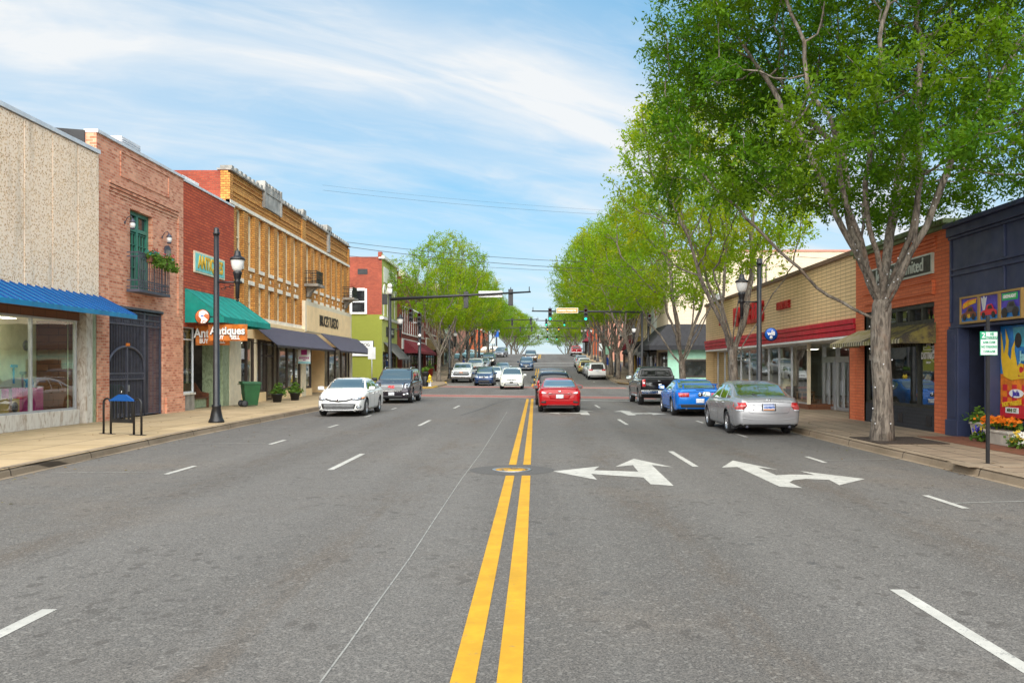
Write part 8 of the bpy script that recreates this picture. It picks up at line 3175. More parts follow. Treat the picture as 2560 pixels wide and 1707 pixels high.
# --- white sedan (front view)
AVALON = dict(L=4.96, W=1.835, fo=.98, wb=2.82, wr=.335, ww=.215, wk='ten', H=1.46, nose=.70, nl=.95, tail=.78,
              top=[(0, .78), (.03, .94), (.10, 1.05), (.5, 1.08), (.75, 1.10), (1.55, 1.40), (2.1, 1.455), (2.5, 1.46), (2.95, 1.42), (3.72, 1.03), (4.1, .96), (4.5, .87), (4.78, .76), (4.90, .62), (4.96, .46)],
              belt=[(0, .75), (.3, .95), (1, .97), (2.5, .93), (3.7, .90), (4.3, .82), (4.7, .68), (4.96, .45)], tum=.40,
              glass=(.78, 1.52, 2.98, 3.70), dlo=(.98, 3.42), pillars=(1.55, 2.35), seams=(1.50, 2.40, 3.42), handles=(1.68, 2.58), handle_mat='chrome',
              panels=[('upper_grille', 'black_plastic', 'y', 1, arc_line([(-.52, .665), (-.3, .60), (0, .575), (.3, .60), (.52, .665)], .055), False, .008),
                      ('grille_trim', 'chrome', 'y', 1, arc_line([(-.52, .70), (-.3, .640), (0, .615), (.3, .640), (.52, .70)], .016), False, .014),
                      ('emblem', 'chrome', 'y', 1, oval(0, .605, .085, .058), False, .026), ('emblem_ring', 'black_plastic', 'y', 1, oval(0, .605, .055, .036), False, .029), ('emblem_bar', 'chrome', 'y', 1, oval(0, .605, .022, .05), False, .032),
                      ('headlight', 'dark_lamp_lens', 'y', 1, [(.46, .64), (.60, .59), (.86, .645), (.885, .74), (.78, .735), (.60, .69)], True, .010), ('headlight_reflector', 'lamp_lens', 'y', 1, [(.55, .635), (.68, .63), (.80, .68), (.80, .715), (.64, .68)], True, .015),
                      ('indicator', 'amber_lens', 'y', 1, [(.80, .67), (.87, .68), (.885, .735), (.83, .73)], True, .016),
                      ('lower_grille', 'black_plastic', 'y', 1, [(-.66, .47), (-.60, .30), (-.5, .245), (.5, .245), (.60, .30), (.66, .47), (.6, .495), (-.6, .495)], False, .006), ('grille_surround', 'chrome', 'y', 1, arc_line([(-.66, .50), (0, .505), (.66, .50)], .018), False, .012)]
              + bars('grille_slat', 'steel', 1, .58, .29, .48, 4, .012, .28) + [('fog_lamp', 'black_plastic', 'y', 1, [(.66, .40), (.78, .44), (.82, .38), (.80, .32), (.70, .29)], True, .008), ('fog_lens', 'lamp_lens', 'y', 1, oval(.745, .355, .045, .042, 10), True, .014),
                      ('chin_trim', 'chrome', 'y', 1, arc_line([(-.62, .255), (0, .25), (.62, .255)], .014), False, .012), ('sill_trim', 'chrome', 'x', 0, [(1.5, .285), (3.6, .27), (3.6, .295), (1.5, .31)], False, .010),
                      ('sunroof', 'car_glass', 'z', 1, [(-.42, -.05), (.42, -.05), (.40, .38), (-.40, .38)], False, .004)])
# --- silver sedan (rear view)
ACCORD = dict(L=4.94, W=1.845, fo=.97, wb=2.80, wr=.325, ww=.215, wk='multi', H=1.475, tail=.80, nose=.72, tl=.8,
              top=[(0, .80), (.03, .95), (.08, 1.02), (.25, 1.045), (.62, 1.065), (1.50, 1.40), (2.0, 1.465), (2.45, 1.475), (2.9, 1.43), (3.72, 1.02), (4.1, .95), (4.5, .86), (4.78, .75), (4.9, .62), (4.94, .46)],
              belt=[(0, .78), (.3, .94), (1, .96), (2.5, .92), (3.7, .88), (4.3, .80), (4.94, .45)], tum=.38, glass=(.64, 1.48, 2.95, 3.70), dlo=(.92, 3.42), pillars=(1.42, 2.32), seams=(1.45, 2.38, 3.40), handles=(1.62, 2.55),
              panels=[('tail_light', 'tail_lens', 'y', -1, [(.60, .80), (.70, .70), (.86, .69), (.895, .80), (.88, .90), (.62, .90)], True, .010), ('tail_light_clear', 'pink_tail_lens', 'y', -1, [(.615, .80), (.70, .735), (.85, .73), (.86, .80), (.64, .845)], True, .014),
                      ('reverse_lamp', 'lamp_lens', 'y', -1, [(.66, .715), (.70, .675), (.86, .668), (.865, .715)], True, .016),
                      ('boot_seam', 'wheel_well', 'y', -1, arc_line([(-.60, .89), (-.55, .66), (-.5, .615), (0, .605), (.5, .615), (.55, .66), (.60, .89)], .010), False, .002),
                      ('boot_lip', 'paint', 'y', -1, arc_line([(-.60, .915), (0, .925), (.60, .915)], .018), False, .014),
                      plate(-1, .775, .165, .085), ('plate_recess', 'black_plastic', 'y', -1, rect(-.19, .19, .68, .87), False, .010), ('plate_print', 'amber_lens', 'y', -1, rect(-.15, .15, .70, .725), False, .027), ('plate_sky', 'sign_blue', 'y', -1, rect(-.15, .15, .835, .852), False, .027),
                      ('emblem', 'chrome', 'y', -1, [(-.05, .945), (-.028, .945), (-.022, .972), (.022, .972), (.028, .945), (.05, .945), (.06, 1.005), (.04, 1.005), (.03, .985), (-.03, .985), (-.04, 1.005), (-.06, 1.005)], False, .014),
                      ('script', 'chrome', 'y', -1, rect(-.54, -.38, .845, .857), False, .008), ('script', 'chrome', 'y', -1, rect(-.47, -.40, .70, .712), False, .008),
                      ('bumper_crease', 'paint', 'y', -1, arc_line([(-.82, .50), (-.4, .44), (0, .435), (.4, .44), (.82, .50)], .014), False, .010), ('valance', 'black_plastic', 'y', -1, [(-.74, .32), (.74, .32), (.66, .235), (-.66, .235)], False, .006),
                      ('headlight', 'lamp_lens', 'y', 1, [(.5, .62), (.86, .66), (.88, .76), (.55, .70)], True, .010), ('front_grille', 'black_plastic', 'y', 1, rect(-.45, .45, .55, .66), False, .008)],
              texts=[('1029079', .085, -1, 0, .775, 'sign_blue', .003)], boxes=[('mud_flap', 'black_plastic', [(-.88, -.70, -1.83, -1.81, .16, .36), (.70, .88, -1.83, -1.81, .16, .36)], 0)],
              tubes=[('exhaust', 'dark_iron', [(.58, -2.1, .25), (.58, -2.45, .245)], .035)])
# --- red fastback sedan (rear view)
CIVIC = dict(L=4.63, W=1.80, fo=.90, wb=2.70, wr=.325, ww=.215, wk='five', H=1.416, tail=.80, tl=.7,
             top=[(0, .80), (.03, .92), (.09, 1.005), (.20, 1.025), (.40, 1.035), (1.45, 1.355), (1.9, 1.408), (2.3, 1.416), (2.75, 1.37), (3.55, 1.0), (3.9, .93), (4.3, .82), (4.5, .70), (4.6, .56), (4.63, .44)],
             belt=[(0, .78), (.25, .93), (.9, .95), (2.4, .90), (3.5, .86), (4.1, .76), (4.63, .43)], tum=.42, glass=(.46, 1.42, 2.80, 3.52), dlo=(.95, 3.25), pillars=(1.35, 2.25), seams=(1.42, 2.30, 3.25), handles=(1.55, 2.45),
             panels=[('tail_light', 'tail_lens', 'y', -1, [(.42, .84), (.50, .80), (.74, .775), (.85, .79), (.885, .89), (.80, .915), (.66, .90)], True, .010), ('reverse_lamp', 'lamp_lens', 'y', -1, [(.55, .80), (.70, .785), (.76, .82), (.72, .885)], True, .015),
                     ('spoiler_lip', 'paint', 'y', -1, arc_line([(-.72, .955), (-.4, .985), (0, .99), (.4, .985), (.72, .955)], .03), False, .022), ('plate_recess', 'paint', 'y', -1, [(-.48, .76), (.48, .76), (.38, .57), (-.38, .57)], False, .004),
                     ('recess_edge', 'black_plastic', 'y', -1, arc_line([(-.5, .765), (0, .775), (.5, .765)], .014), False, .012), plate(-1, .675, .152, .078),
                     ('emblem', 'chrome', 'y', -1, [(-.055, .84), (-.025, .84), (-.02, .868), (.02, .868), (.025, .84), (.055, .84), (.045, .92), (.022, .92), (.018, .888), (-.018, .888), (-.022, .92), (-.045, .92)], False, .016),
                     ('script', 'chrome', 'y', -1, rect(-.46, -.32, .80, .812), False, .014), ('script', 'chrome', 'y', -1, rect(.33, .42, .80, .812), False, .014),
                     ('corner_vent', 'black_plastic', 'y', -1, [(.56, .49), (.76, .47), (.80, .40), (.56, .405)], True, .008), ('bumper_fold', 'paint', 'y', -1, arc_line([(-.80, .55), (-.5, .515), (0, .51), (.5, .515), (.80, .55)], .016), False, .012),
                     ('diffuser', 'black_plastic', 'y', -1, [(-.50, .345), (.50, .345), (.55, .30), (.62, .22), (-.62, .22), (-.55, .30)], False, .010)],
             boxes=[('rear_skirt', 'black_plastic', [(-.58, .58, -2.24, -2.05, .20, .30)], .02)])
# --- blue coupe (rear view)
MUSTANG = dict(L=4.78, W=1.88, fo=.93, wb=2.72, wr=.345, ww=.235, wk='five', H=1.41, tail=.84, tl=.6, flare=.03,
               top=[(0, .84), (.025, .98), (.06, 1.035), (.15, 1.045), (.55, 1.06), (1.50, 1.36), (1.9, 1.405), (2.2, 1.41), (2.6, 1.36), (3.25, 1.03), (3.6, .985), (4.2, .93), (4.6, .85), (4.74, .72), (4.78, .5)],
               belt=[(0, .82), (.25, .98), (1.1, .985), (1.8, .93), (3.2, .92), (4.1, .87), (4.78, .48)], tum=.44, glass=(.60, 1.46, 2.63, 3.23), dlo=(1.30, 3.0), pillars=(1.72,), seams=(1.75, 3.05), handles=(1.95,), gc=.17,
               panels=[('tail_light', 'tail_lens', 'y', -1, [(.42, .745), (.80, .745), (.83, .90), (.42, .90)], True, .010)] + [('light_bar', 'pink_tail_lens', 'y', -1, rect(x, x + .045, .75, .895), True, .014) for x in (.53, .66)]
               + [('emblem', 'chrome', 'y', -1, oval(0, .83, .085, .085), False, .016), ('emblem_disc', 'black_plastic', 'y', -1, oval(0, .83, .068, .068), False, .020), ('emblem_cross', 'chrome', 'y', -1, rect(-.05, .05, .82, .84), False, .023),
                  ('emblem_cross', 'chrome', 'y', -1, rect(-.01, .01, .78, .88), False, .024), plate(-1, .60, .155, .08), ('boot_edge', 'wheel_well', 'y', -1, arc_line([(-.74, .935), (0, .945), (.74, .935)], .010), False, .002),
                  ('lower_bumper', 'black_plastic', 'y', -1, [(-.82, .47), (.82, .47), (.80, .28), (-.80, .28)], False, .007), ('script', 'wheel_well', 'y', -1, rect(-.16, .16, 1.0, 1.02), False, .006),
                  ('side_marker', 'black_plastic', 'x', 0, rect(.28, .40, .60, .625), False, .004), ('side_stripe', 'black_plastic', 'x', 0, [(1.2, .31), (3.4, .31), (3.4, .335), (1.2, .335)], False, .005)],
               boxes=[('spoiler', 'paint', [(-.68, .68, -2.30, -2.05, 1.215, 1.245)], .012), ('spoiler_leg', 'paint', [(-.64, -.60, -2.27, -2.10, 1.03, 1.213), (.60, .64, -2.27, -2.10, 1.03, 1.213)], 0)], tubes=[('exhaust', 'dark_iron', [(.52, -2.05, .29), (.52, -2.39, .285)], .04)])
def suv(L, W, H, wr=.37, hood=1.05, **k):
 """upright crossover / estate profile"""
 d = dict(L=L, W=W, H=H, wr=wr, ww=.235, fo=k.pop('fo', .95), wb=k.pop('wb', L * .585), tum=.24, gc=.22, tail=.86, tl=.35, nose=.78, nl=.75, wk='five',
             top=[(0, 1.0), (.03, H * .70), (.10, H * .78), (.38, H - .09), (.75, H - .02), (1.6, H), (2.3, H - .015), (L * .605, H - .07), (L * .605 + .82, hood + .03), (L * .605 + 1.15, hood - .02), (L - .35, hood - .12), (L - .12, hood - .20), (L - .04, hood - .32), (L, hood - .50)],
             belt=[(0, .95), (.4, hood), (1.5, hood - .02), (L * .65, hood - .08), (L - .7, hood - .14), (L - .2, hood - .25), (L, hood - .5)],
             glass=(.1, .4, L * .605, L * .605 + .80), dlo=(.42, L * .605 + .50), pillars=(1.25, 2.2), seams=(1.25, 2.25, 3.25), handles=(1.42, 2.40), rail=.12,
             rear_poly=[(.30, H - .13), (.62, H - .15), (.70, hood + .05), (.60, hood + .0)], panels=[])
 d.update(k)
 return d
RAILS = lambda H, x=.62: [('roof_rail', 'chrome', [(x, -1.5, H - .02), (x, -1.4, H + .045), (x, .15, H + .045), (x, .3, H - .03)], .018)]
YUKON = suv(5.18, 2.04, 1.86, .40, 1.20, wb=2.95, fo=.98, tum=.20, gc=.25, nose=.86, nl=.5, wk='truck', mir=1.15, mir_mat='black_plastic', clad=.40,
   panels=[('grille_frame', 'chrome', 'y', 1, [(-.62, 1.04), (.62, 1.04), (.60, .70), (.50, .62), (-.50, .62), (-.60, .70)], False, .010), ('grille', 'black_plastic', 'y', 1, [(-.57, 1.00), (.57, 1.00), (.56, .72), (.47, .66), (-.47, .66), (-.56, .72)], False, .020)]
   + [('grille_mesh', 'steel', 'y', 1, rect(-.55, .55, .69 + .052 * i, .712 + .052 * i), False, .023) for i in range(6)]
   + [('headlight', 'lamp_lens', 'y', 1, [(.69, .80), (.92, .82), (.94, 1.04), (.70, 1.02)], True, .012), ('headlight_core', 'dark_lamp_lens', 'y', 1, [(.74, .86), (.84, .86), (.84, .98), (.74, .98)], True, .016),
               ('fog_surround', 'chrome', 'y', 1, [(.60, .50), (.90, .55), (.90, .42), (.62, .42)], True, .012), ('fog_lamp', 'dark_lamp_lens', 'y', 1, [(.68, .51), (.86, .53), (.86, .45), (.70, .45)], True, .016), plate(1, .50, .155, .08),
               ('lower_intake', 'black_plastic', 'y', 1, rect(-.55, .55, .30, .40), False, .008), ('hood_line', 'wheel_well', 'y', 1, arc_line([(-.80, 1.07), (0, 1.075), (.80, 1.07)], .012), False, .003), ('side_moulding', 'chrome', 'x', 0, rect(1.3, 3.7, .46, .49), False, .012)],
   texts=[('GMC', .14, 1, 0, .85, 'poster_red', .02)], tubes=RAILS(1.86, .70) + [('running_board', 'black_plastic', [(.96, -.9, .36), (.96, .95, .36)], .05)])
MURANO = suv(4.77, 1.88, 1.68, .37, 1.06, wb=2.82, clad=.0, tum=.30, nose=.78,
             panels=[('grille', 'black_plastic', 'y', 1, [(-.42, .83), (-.06, .80), (.06, .80), (.42, .83), (.40, .75), (.06, .715), (-.06, .715), (-.40, .75)], False, .008)] + [('grille_slat', 'chrome', 'y', 1, rect(x, x + .035, .735, .82), True, .014) for x in (.10, .19, .28, .36)]
             + [('headlight', 'amber_headlight', 'y', 1, [(.44, .76), (.80, .78), (.86, .90), (.70, .90), (.48, .85)], True, .012), ('emblem', 'chrome', 'y', 1, oval(0, .77, .05, .04), False, .018), plate(1, .565, .13, .045, 'black_plastic'),
    ('lower_grille', 'black_plastic', 'y', 1, [(-.50, .50), (.50, .50), (.62, .32), (-.62, .32)], False, .008), ('skid_trim', 'chrome', 'y', 1, arc_line([(-.5, .40), (0, .395), (.5, .40)], .03), False, .014), ('fog_lamp', 'black_plastic', 'y', 1, oval(.70, .48, .065, .05, 10), True, .010), ('fog_lens', 'lamp_lens', 'y', 1, oval(.70, .48, .04, .035, 10), True, .014),
    ('sunroof', 'car_glass', 'z', 1, rect(-.40, .40, -.5, .35), False, .004)], tubes=RAILS(1.68, .60))
ROGUE = suv(4.65, 1.80, 1.66, .35, 1.05, wb=2.69, tum=.28, nose=.76,
   panels=[('grille', 'black_plastic', 'y', 1, [(-.42, .86), (.42, .86), (.26, .69), (-.26, .69)], False, .008)] + [('grille_slat', 'chrome', 'y', 1, [(x, .70 + x * .02), (x + .045, .70), (x + .09, .85), (x + .045, .85)], True, .014) for x in (.10, .18, .26, .32)]
   + [('emblem', 'chrome', 'y', 1, [(-.11, .85), (.11, .85), (.05, .72), (-.05, .72)], False, .013), ('emblem_core', 'black_plastic', 'y', 1, oval(0, .79, .055, .045), False, .020), ('headlight', 'lamp_lens', 'y', 1, [(.48, .80), (.58, .74), (.82, .76), (.86, .93), (.70, .95), (.52, .90)], True, .012),
               ('lower_grille', 'black_plastic', 'y', 1, [(-.45, .50), (.45, .50), (.55, .30), (-.55, .30)], False, .008), ('fog_lamp', 'black_plastic', 'y', 1, oval(.68, .44, .06, .05, 10), True, .010)])
NAUTILUS = suv(4.83, 1.93, 1.68, .375, 1.06, wb=2.85, tum=.30, mir=1.05,
               panels=[('grille', 'black_plastic', 'y', 1, [(-.44, .86), (.44, .86), (.40, .62), (-.40, .62)], False, .008)] + bars('grille_slat', 'steel', 1, .40, .63, .85, 5, .014, .3)
               + [('headlight', 'lamp_lens', 'y', 1, [(.48, .78), (.86, .84), (.88, .92), (.52, .86)], True, .012), ('lower_grille', 'black_plastic', 'y', 1, [(-.5, .48), (.5, .48), (.6, .34), (-.6, .34)], False, .008), ('chin_trim', 'chrome', 'y', 1, arc_line([(-.78, .40), (-.4, .33), (0, .325), (.4, .33), (.78, .40)], .02), False, .012), plate(1, .56, .14, .075)])
EXPLORER = suv(5.0, 2.0, 1.79, .39, 1.12, wb=2.87, clad=.42, tum=.26,
               panels=[('grille', 'dark_lamp_lens', 'y', 1, [(-.55, .93), (.55, .93), (.52, .72), (-.52, .72)], False, .008)] + bars('grille_slat', 'chrome', 1, .52, .73, .92, 3, .014, .35)
               + [('headlight', 'headlamp_lit', 'y', 1, [(.60, .75), (.86, .78), (.88, .92), (.62, .90)], True, .012), ('lower_grille', 'black_plastic', 'y', 1, rect(-.6, .6, .40, .58), False, .008), ('bonnet_emblem', 'chrome', 'y', 1, oval(0, .83, .09, .04), False, .018)], tubes=RAILS(1.79, .66))
TRAVERSE = suv(5.1, 1.99, 1.78, .38, 1.10, wb=3.02, clad=.44, tum=.26, tail=.86,
               panels=[('tail_light', 'tail_lens', 'y', -1, [(.46, 1.02), (.55, .96), (.88, .98), (.92, 1.10), (.80, 1.13), (.50, 1.11)], True, .012), ('tail_light_clear', 'pink_tail_lens', 'y', -1, [(.54, 1.03), (.62, .99), (.72, 1.0), (.72, 1.08), (.56, 1.08)], True, .016), plate(-1, .97, .16, .08), ('hatch_trim', 'chrome', 'y', -1, rect(-.36, .36, 1.075, 1.11), False, .014),
                       ('bumper_step', 'black_plastic', 'y', -1, rect(-.85, .85, .40, .52), False, .010), ('hatch_seam', 'wheel_well', 'y', -1, arc_line([(-.75, .70), (0, .69), (.75, .70)], .010), False, .003), ('bumper_fold', 'paint', 'y', -1, arc_line([(-.82, .66), (0, .64), (.82, .66)], .02), False, .014)], tubes=RAILS(1.78, .64))
REARSUV = suv(4.6, 1.84, 1.66, .35, 1.05, wb=2.66, tum=.26,
              panels=[('tail_light', 'tail_lens', 'y', -1, [(.66, .85), (.86, .85), (.86, 1.12), (.72, 1.30), (.66, 1.12)], True, .012), plate(-1, .80, .155, .08), ('bumper_step', 'black_plastic', 'y', -1, rect(-.8, .8, .42, .54), False, .010), ('hatch_trim', 'chrome', 'y', -1, rect(-.4, .4, .92, .94), False, .012)], tubes=RAILS(1.66, .60))
SMALLREAR = suv(4.4, 1.80, 1.60, .34, 1.00, wb=2.6, tum=.28, rear_poly=[(.25, 1.44), (.58, 1.42), (.64, 1.06), (.55, 1.02)],
    panels=[('tail_light', 'tail_lens', 'y', -1, [(.62, .80), (.84, .80), (.86, .98), (.64, .98)], True, .012), ('emblem', 'chrome', 'y', -1, oval(0, .92, .06, .045), False, .014), ('spare_trim', 'black_plastic', 'y', -1, rect(-.7, .7, .40, .50), False, .010)])
MINIVAN = suv(5.1, 1.96, 1.74, .34, 1.02, wb=3.0, tum=.24, nose=.74, nl=.9,
              panels=[('headlight', 'lamp_lens', 'y', 1, [(.44, .72), (.84, .76), (.86, .90), (.55, .86)], True, .012), ('grille', 'black_plastic', 'y', 1, rect(-.36, .36, .68, .78), False, .010), ('lower_grille', 'black_plastic', 'y', 1, rect(-.5, .5, .34, .46), False, .008), plate(1, .55, .14, .07)])
GENSEDAN = dict(AVALON, panels=[('headlight', 'lamp_lens', 'y', 1, [(.46, .62), (.84, .66), (.88, .76), (.55, .72)], True, .010), ('upper_grille', 'black_plastic', 'y', 1, rect(-.38, .38, .56, .66), False, .008), ('grille_trim', 'chrome', 'y', 1, rect(-.38, .38, .60, .615), False, .014), ('emblem', 'chrome', 'y', 1, oval(0, .61, .06, .05), False, .02),
        ('lower_grille', 'black_plastic', 'y', 1, rect(-.55, .55, .28, .40), False, .008)])
def pickup(L, W, H, wr, hood, rail, cab0, **k):
 """cab0 = distance of the cab's back wall from the tail"""
 ws = k.pop('ws', L - 2.25)
 d = dict(L=L, W=W, H=H, wr=wr, ww=.27, fo=k.pop('fo', .95), wb=k.pop('wb', L * .625), tum=.22, gc=.34, tail=.93, tl=.15, nose=.88, nl=.45, wk='truck', gap=.09, mir=1.35, mir_mat='black_plastic', flare=.02,
             top=[(0, rail - .10), (.02, rail - .02), (.06, rail), (cab0 - .10, rail), (cab0 - .06, rail + .06), (cab0 + .10, H - .10), (cab0 + .30, H - .02), (cab0 + 1.0, H), (ws - .35, H - .03), (ws, H - .10), (ws + .68, hood + .05), (ws + .95, hood), (L - .25, hood - .06), (L - .08, hood - .14), (L - .03, hood - .28), (L, hood - .52)],
             belt=[(0, rail - .06), (cab0, rail - .05), (ws, rail - .07), (ws + .7, hood - .06), (L - .4, hood - .14), (L, hood - .52)],
             glass=(cab0 - .05, cab0 + .14, ws, ws + .66), dlo=(cab0 + .22, ws + .40), pillars=(cab0 + 1.12,), seams=(cab0 + .05, cab0 + 1.12, cab0 + 2.15), handles=(cab0 + .35, cab0 + 1.35), rail=.13,
             rear_poly=[(.30, H - .14), (.66, H - .16), (.76, rail + .10), (.4, rail + .09)], panels=[])
 d.update(k)
 return d
def TAIL(rail, w, wk='tail_lens'):
 return [('tail_light', wk, 'y', -1, [(w - .17, rail - .40), (w - .01, rail - .40), (w - .01, rail - .04), (w - .17, rail - .04)], True, .012), ('tail_light_clear', 'lamp_lens', 'y', -1, rect(w - .15, w - .03, rail - .26, rail - .18), True, .016),
   ('tailgate_seam', 'wheel_well', 'y', -1, rect(w - .195, w - .185, rail - .55, rail - .03), True, .003), ('tailgate_lip', 'black_plastic', 'y', -1, rect(-w + .2, w - .2, rail - .045, rail - .02), False, .014)]
BED = lambda L, W, cab0, rail: [('bed_floor', 'wheel_well', 'z', 1, [(-W / 2 + .16, -L / 2 + .10), (W / 2 - .16, -L / 2 + .10), (W / 2 - .16, -L / 2 + cab0 - .14), (-W / 2 + .16, -L / 2 + cab0 - .14)], False, .004)]  # flat near-black panel at rail height in place of an open bed
F150 = pickup(5.89, 2.01, 1.93, .40, 1.25, 1.33, 1.78, wb=3.68, fo=.95,
              panels=TAIL(1.33, .93) + BED(5.89, 2.01, 1.78, 1.33) + [('emblem', 'chrome', 'y', -1, rect(-.14, .0, 1.20, 1.225), False, .014), ('emblem', 'chrome', 'y', -1, oval(-.03, 1.03, .10, .035), False, .014), ('script', 'steel', 'y', -1, rect(-.62, -.42, 1.08, 1.10), False, .012), ('script', 'steel', 'y', -1, rect(-.56, -.46, 1.02, 1.04), False, .012),
                      ('rear_divider', 'black_plastic', 'y', -1, rect(-.02, .02, 1.44, 1.78), False, .016)],
              boxes=[('rear_bumper', 'chrome', [(-.98, .98, -3.07, -2.93, .56, .76)], .03), ('plate_holder', 'white_plate', [(-.16, .16, -3.085, -3.072, .58, .74)], 0), ('hitch', 'black_plastic', [(-.06, .06, -3.10, -2.9, .44, .54)], 0)], tubes=[('step_bar', 'steel', [(.98, -.9, .44), (.98, 1.2, .44)], .05)])
TACOMA = pickup(5.4, 1.90, 1.80, .38, 1.16, 1.24, 1.70, wb=3.25, tum=.24,
    panels=TAIL(1.24, .88) + BED(5.4, 1.90, 1.70, 1.24) + [('rear_divider', 'black_plastic', 'y', -1, rect(-.24, -.21, 1.33, 1.66), True, .016)], boxes=[('rear_bumper', 'chrome', [(-.93, .93, -2.82, -2.68, .54, .70)], .03), ('tool_bar', 'chrome', [(-.80, .80, -1.15, -.85, 1.245, 1.33)], .02)])
REDRAM = pickup(5.8, 2.02, 1.90, .40, 1.22, 1.32, 1.95, wb=3.57, panels=TAIL(1.32, .94) + BED(5.8, 2.02, 1.95, 1.32) + [('emblem', 'chrome', 'y', -1, oval(0, 1.08, .10, .07), False, .016)], boxes=[('rear_bumper', 'chrome', [(-1.0, 1.0, -3.03, -2.88, .52, .80)], .03)])
SILVERADO = pickup(5.85, 2.03, 1.92, .41, 1.28, 1.32, 1.85, wb=3.74, fo=.95,
                   panels=[('grille', 'black_plastic', 'y', 1, [(-.80, 1.12), (.80, 1.12), (.78, .72), (-.78, .72)], False, .008), ('grille_bar', 'chrome', 'y', 1, rect(-.80, .80, 1.08, 1.115), False, .018), ('grille_bar', 'chrome', 'y', 1, rect(-.66, .66, .97, 1.0), False, .018), ('grille_bar', 'steel', 'y', 1, rect(-.66, .66, .88, .90), False, .016),
                           ('emblem', 'amber_lens', 'y', 1, [(-.16, .97), (-.05, .97), (-.05, 1.0), (.05, 1.0), (.05, .97), (.16, .97), (.16, 1.03), (.05, 1.03), (.05, 1.06), (-.05, 1.06), (-.05, 1.03), (-.16, 1.03)], False, .026),
                           ('headlight', 'lamp_lens', 'y', 1, [(.70, .94), (.94, .94), (.95, 1.08), (.70, 1.07)], True, .014), ('lower_light', 'lamp_lens', 'y', 1, rect(.72, .92, .74, .84), True, .014)],
                   boxes=[('front_bumper', 'chrome', [(-.98, .98, 2.86, 2.98, .50, .72)], .04), ('front_valance', 'black_plastic', [(-.95, .95, 2.84, 2.95, .36, .498)], .02)])
FTRUCK = dict(SILVERADO)
BLACKSUV = suv(4.7, 1.86, 1.68, .37, 1.06, wb=2.7, tum=.26, mir=1.1, clad=.40, panels=[('tail_light', 'tail_lens', 'y', -1, [(.70, .90), (.86, .90), (.86, 1.16), (.74, 1.26)], True, .012), plate(-1, .85), ('bumper_step', 'black_plastic', 'y', -1, rect(-.8, .8, .42, .56), False, .010)], tubes=RAILS(1.66, .58))
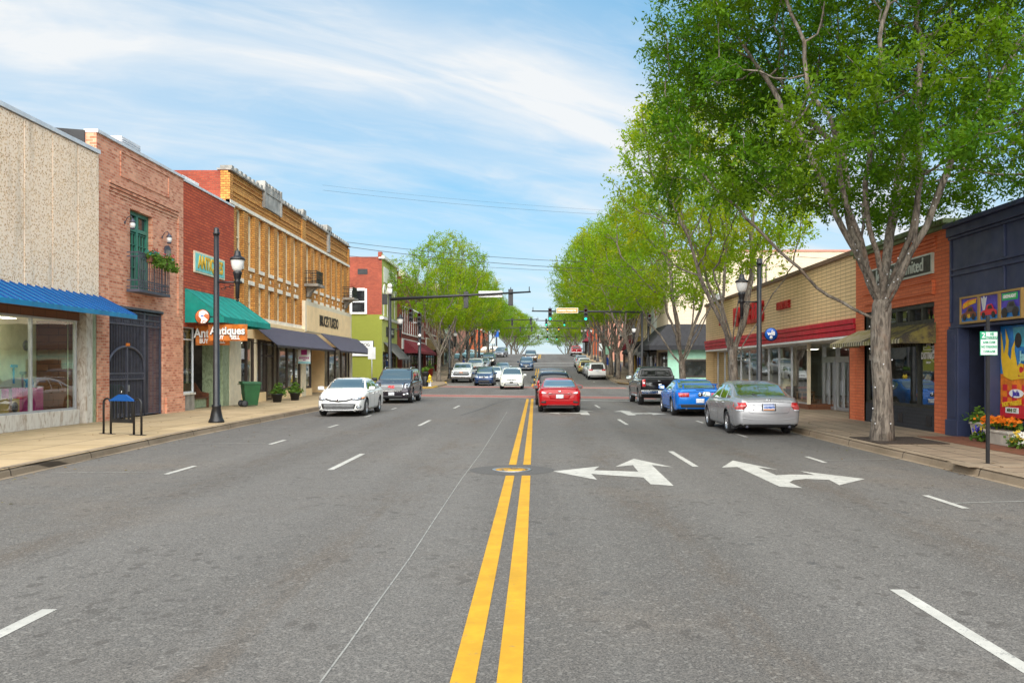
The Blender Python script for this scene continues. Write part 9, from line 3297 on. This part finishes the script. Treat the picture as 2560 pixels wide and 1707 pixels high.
def build_cars():
 t = NT('amber_headlight')
 c = t.mix(t.ramp(t.noise(t.obj(), 9.0, 4), .4, .6), (.62, .50, .30), (.70, .68, .62))
 t.done(t.pbsdf(c, .12, .2, Coat_Weight=1.0))
 C = car_paint
 C('paint_white', (.74, .74, .72), 0, .22)
 C('paint_silver', (.40, .405, .425), .55, .26)
 C('paint_red', (.34, .002, .005), .0, .22)
 C('paint_blue', (.002, .15, .58), .10, .22)
 C('paint_black', (.008, .008, .010), 0, .15)
 C('paint_iridium', (.035, .030, .040), .4, .18)
 C('paint_navy', (.014, .038, .105), .3, .20)
 C('paint_steelblue', (.025, .060, .125), .4, .20)
 C('paint_cream', (.70, .70, .62), 0, .24)
 C('paint_brown', (.10, .055, .030), .3, .22)
 C('paint_grey', (.11, .115, .12), .5, .24)
 C('paint_gold', (.50, .40, .14), .4, .24)
 C('paint_silverblue', (.45, .48, .52), .5, .24)
 C('paint_teal', (.18, .32, .36), .3, .28)
 C('paint_tan', (.42, .33, .22), .2, .3)
 C('paint_darkred', (.28, .004, .008), .1, .24)
 G1, G2, G3 = 'cars parked along the left kerb', 'cars parked along the right kerb', 'cars driving in the traffic lanes'
 def put(d, pm, x, y, hd, label, cat, grp, nm, dx=0):
  slope = (zr(y + 1.4) - zr(y - 1.4)) / 2.8
  dd = dict(d)
  z = zr(y) + .004
  if abs(slope) > .003:
   dd['pitch'] = math.atan(slope) * (1 if hd < 90 else -1)
  return build_car(dd, pm, (x + sx(y), y, z), hd, label, cat, grp, nm)
 put(AVALON, 'paint_white', -7.46, 35.9, 180, 'white sedan with a chrome slatted grille parked nose towards us at the left kerb', 'car', G1, 'sedan')
 put(YUKON, 'paint_iridium', -7.50, 48.55, 180, 'dark full-size SUV with a large mesh grille parked behind the white sedan', 'SUV', G1, 'suv')
 put(ACCORD, 'paint_silver', 6.38, 26.45, 0, 'silver sedan with a printed licence plate parked nearest at the right kerb', 'car', G2, 'sedan')
 put(MUSTANG, 'paint_blue', 6.30, 35.9, 0, 'bright blue coupe with a rear spoiler parked ahead of the silver sedan', 'car', G2, 'coupe')
 put(F150, 'paint_black', 6.22, 46.35, 0, 'black pickup truck parked ahead of the blue coupe', 'pickup truck', G2, 'pickup_truck')
 put(CIVIC, 'paint_red', 1.03, 38.6, 0, 'bright red sedan driving away in the inner right lane', 'car', G3, 'sedan')
 put(BLACKSUV, 'paint_black', .95, 45.6, 0, 'black SUV directly in front of the red sedan, mostly hidden by it', 'SUV', G3, 'suv')
 put(TACOMA, 'paint_grey', 1.05, 54.6, 0, 'grey pickup truck with a chrome bar ahead of the black SUV', 'pickup truck', G3, 'pickup_truck')
 put(MURANO, 'paint_cream', -1.95, 71.0, 180, 'off-white crossover with amber headlights crossing the junction towards us', 'SUV', G3, 'suv')
 put(ROGUE, 'paint_navy', -4.68, 79.2, 180, 'dark blue crossover with a chrome V grille waiting at the far crosswalk', 'SUV', G3, 'suv')
 put(SILVERADO, 'paint_white', -7.45, 88.0, 180, 'white pickup truck with a black and chrome grille at the far left kerb', 'pickup truck', G1, 'pickup_truck')
 put(FTRUCK, 'paint_white', -7.6, 105.5, 180, 'second white pickup, parked behind the first one on the far left', 'pickup truck', G1, 'pickup_truck')
 put(GENSEDAN, 'paint_silver', -7.6, 118.5, 180, 'silver sedan parked behind the two white pickups on the left', 'car', G1, 'sedan')
 put(EXPLORER, 'paint_black', -7.5, 128.0, 180, 'black SUV with roof rails parked at the end of the far left kerb', 'SUV', G1, 'suv')
 put(GENSEDAN, 'paint_white', -4.55, 91.0, 180, 'white sedan queueing behind the dark blue crossover', 'car', G3, 'sedan')
 put(GENSEDAN, 'paint_silverblue', -4.35, 104.5, 180, 'pale silver sedan second behind the dark blue crossover', 'car', G3, 'sedan')
 put(NAUTILUS, 'paint_steelblue', -1.75, 115.8, 180, 'metallic blue SUV coming down the hill behind the off-white crossover', 'SUV', G3, 'suv')
 put(EXPLORER, 'paint_brown', -1.55, 138.0, 180, 'brown SUV with lit headlights at the top of the hill', 'SUV', G3, 'suv')
 put(MINIVAN, 'paint_silver', -7.3, 160.0, 172, 'silver minivan parked left near the hill crest', 'minivan', G1, 'minivan')
 put(TRAVERSE, 'paint_white', 6.2, 95.6, 0, 'white crossover with red tail lights parked first beyond the junction on the right', 'SUV', G2, 'suv')
 put(GENSEDAN, 'paint_silver', 6.05, 103.0, 0, 'silver sedan just ahead of the white crossover on the right', 'car', G2, 'sedan')
 put(SMALLREAR, 'paint_gold', 5.6, 108.6, 0, 'gold hatchback crossover in the right-hand row beyond the junction', 'car', G2, 'hatchback')
 put(REARSUV, 'paint_white', 5.75, 115.2, 0, 'white SUV ahead of the gold crossover on the right', 'SUV', G2, 'suv')
 put(REARSUV, 'paint_silver', 5.7, 123.0, 0, 'silver SUV, last of the right-hand row before the crossing', 'SUV', G2, 'suv')
 put(REDRAM, 'paint_darkred', 6.55, 166.5, 0, 'dark red pickup truck at the hill crest on the right', 'pickup truck', G3, 'pickup_truck')
 put(TACOMA, 'paint_teal', -11.4, 143.0, -78, 'teal pickup truck standing broadside in the left side street', 'pickup truck', 'vehicles in the side lots', 'pickup_truck')
 put(MINIVAN, 'paint_tan', -10.8, 172.5, 95, 'tan and white van broadside in the lot left of the crest', 'van', 'vehicles in the side lots', 'van')
build_cars()
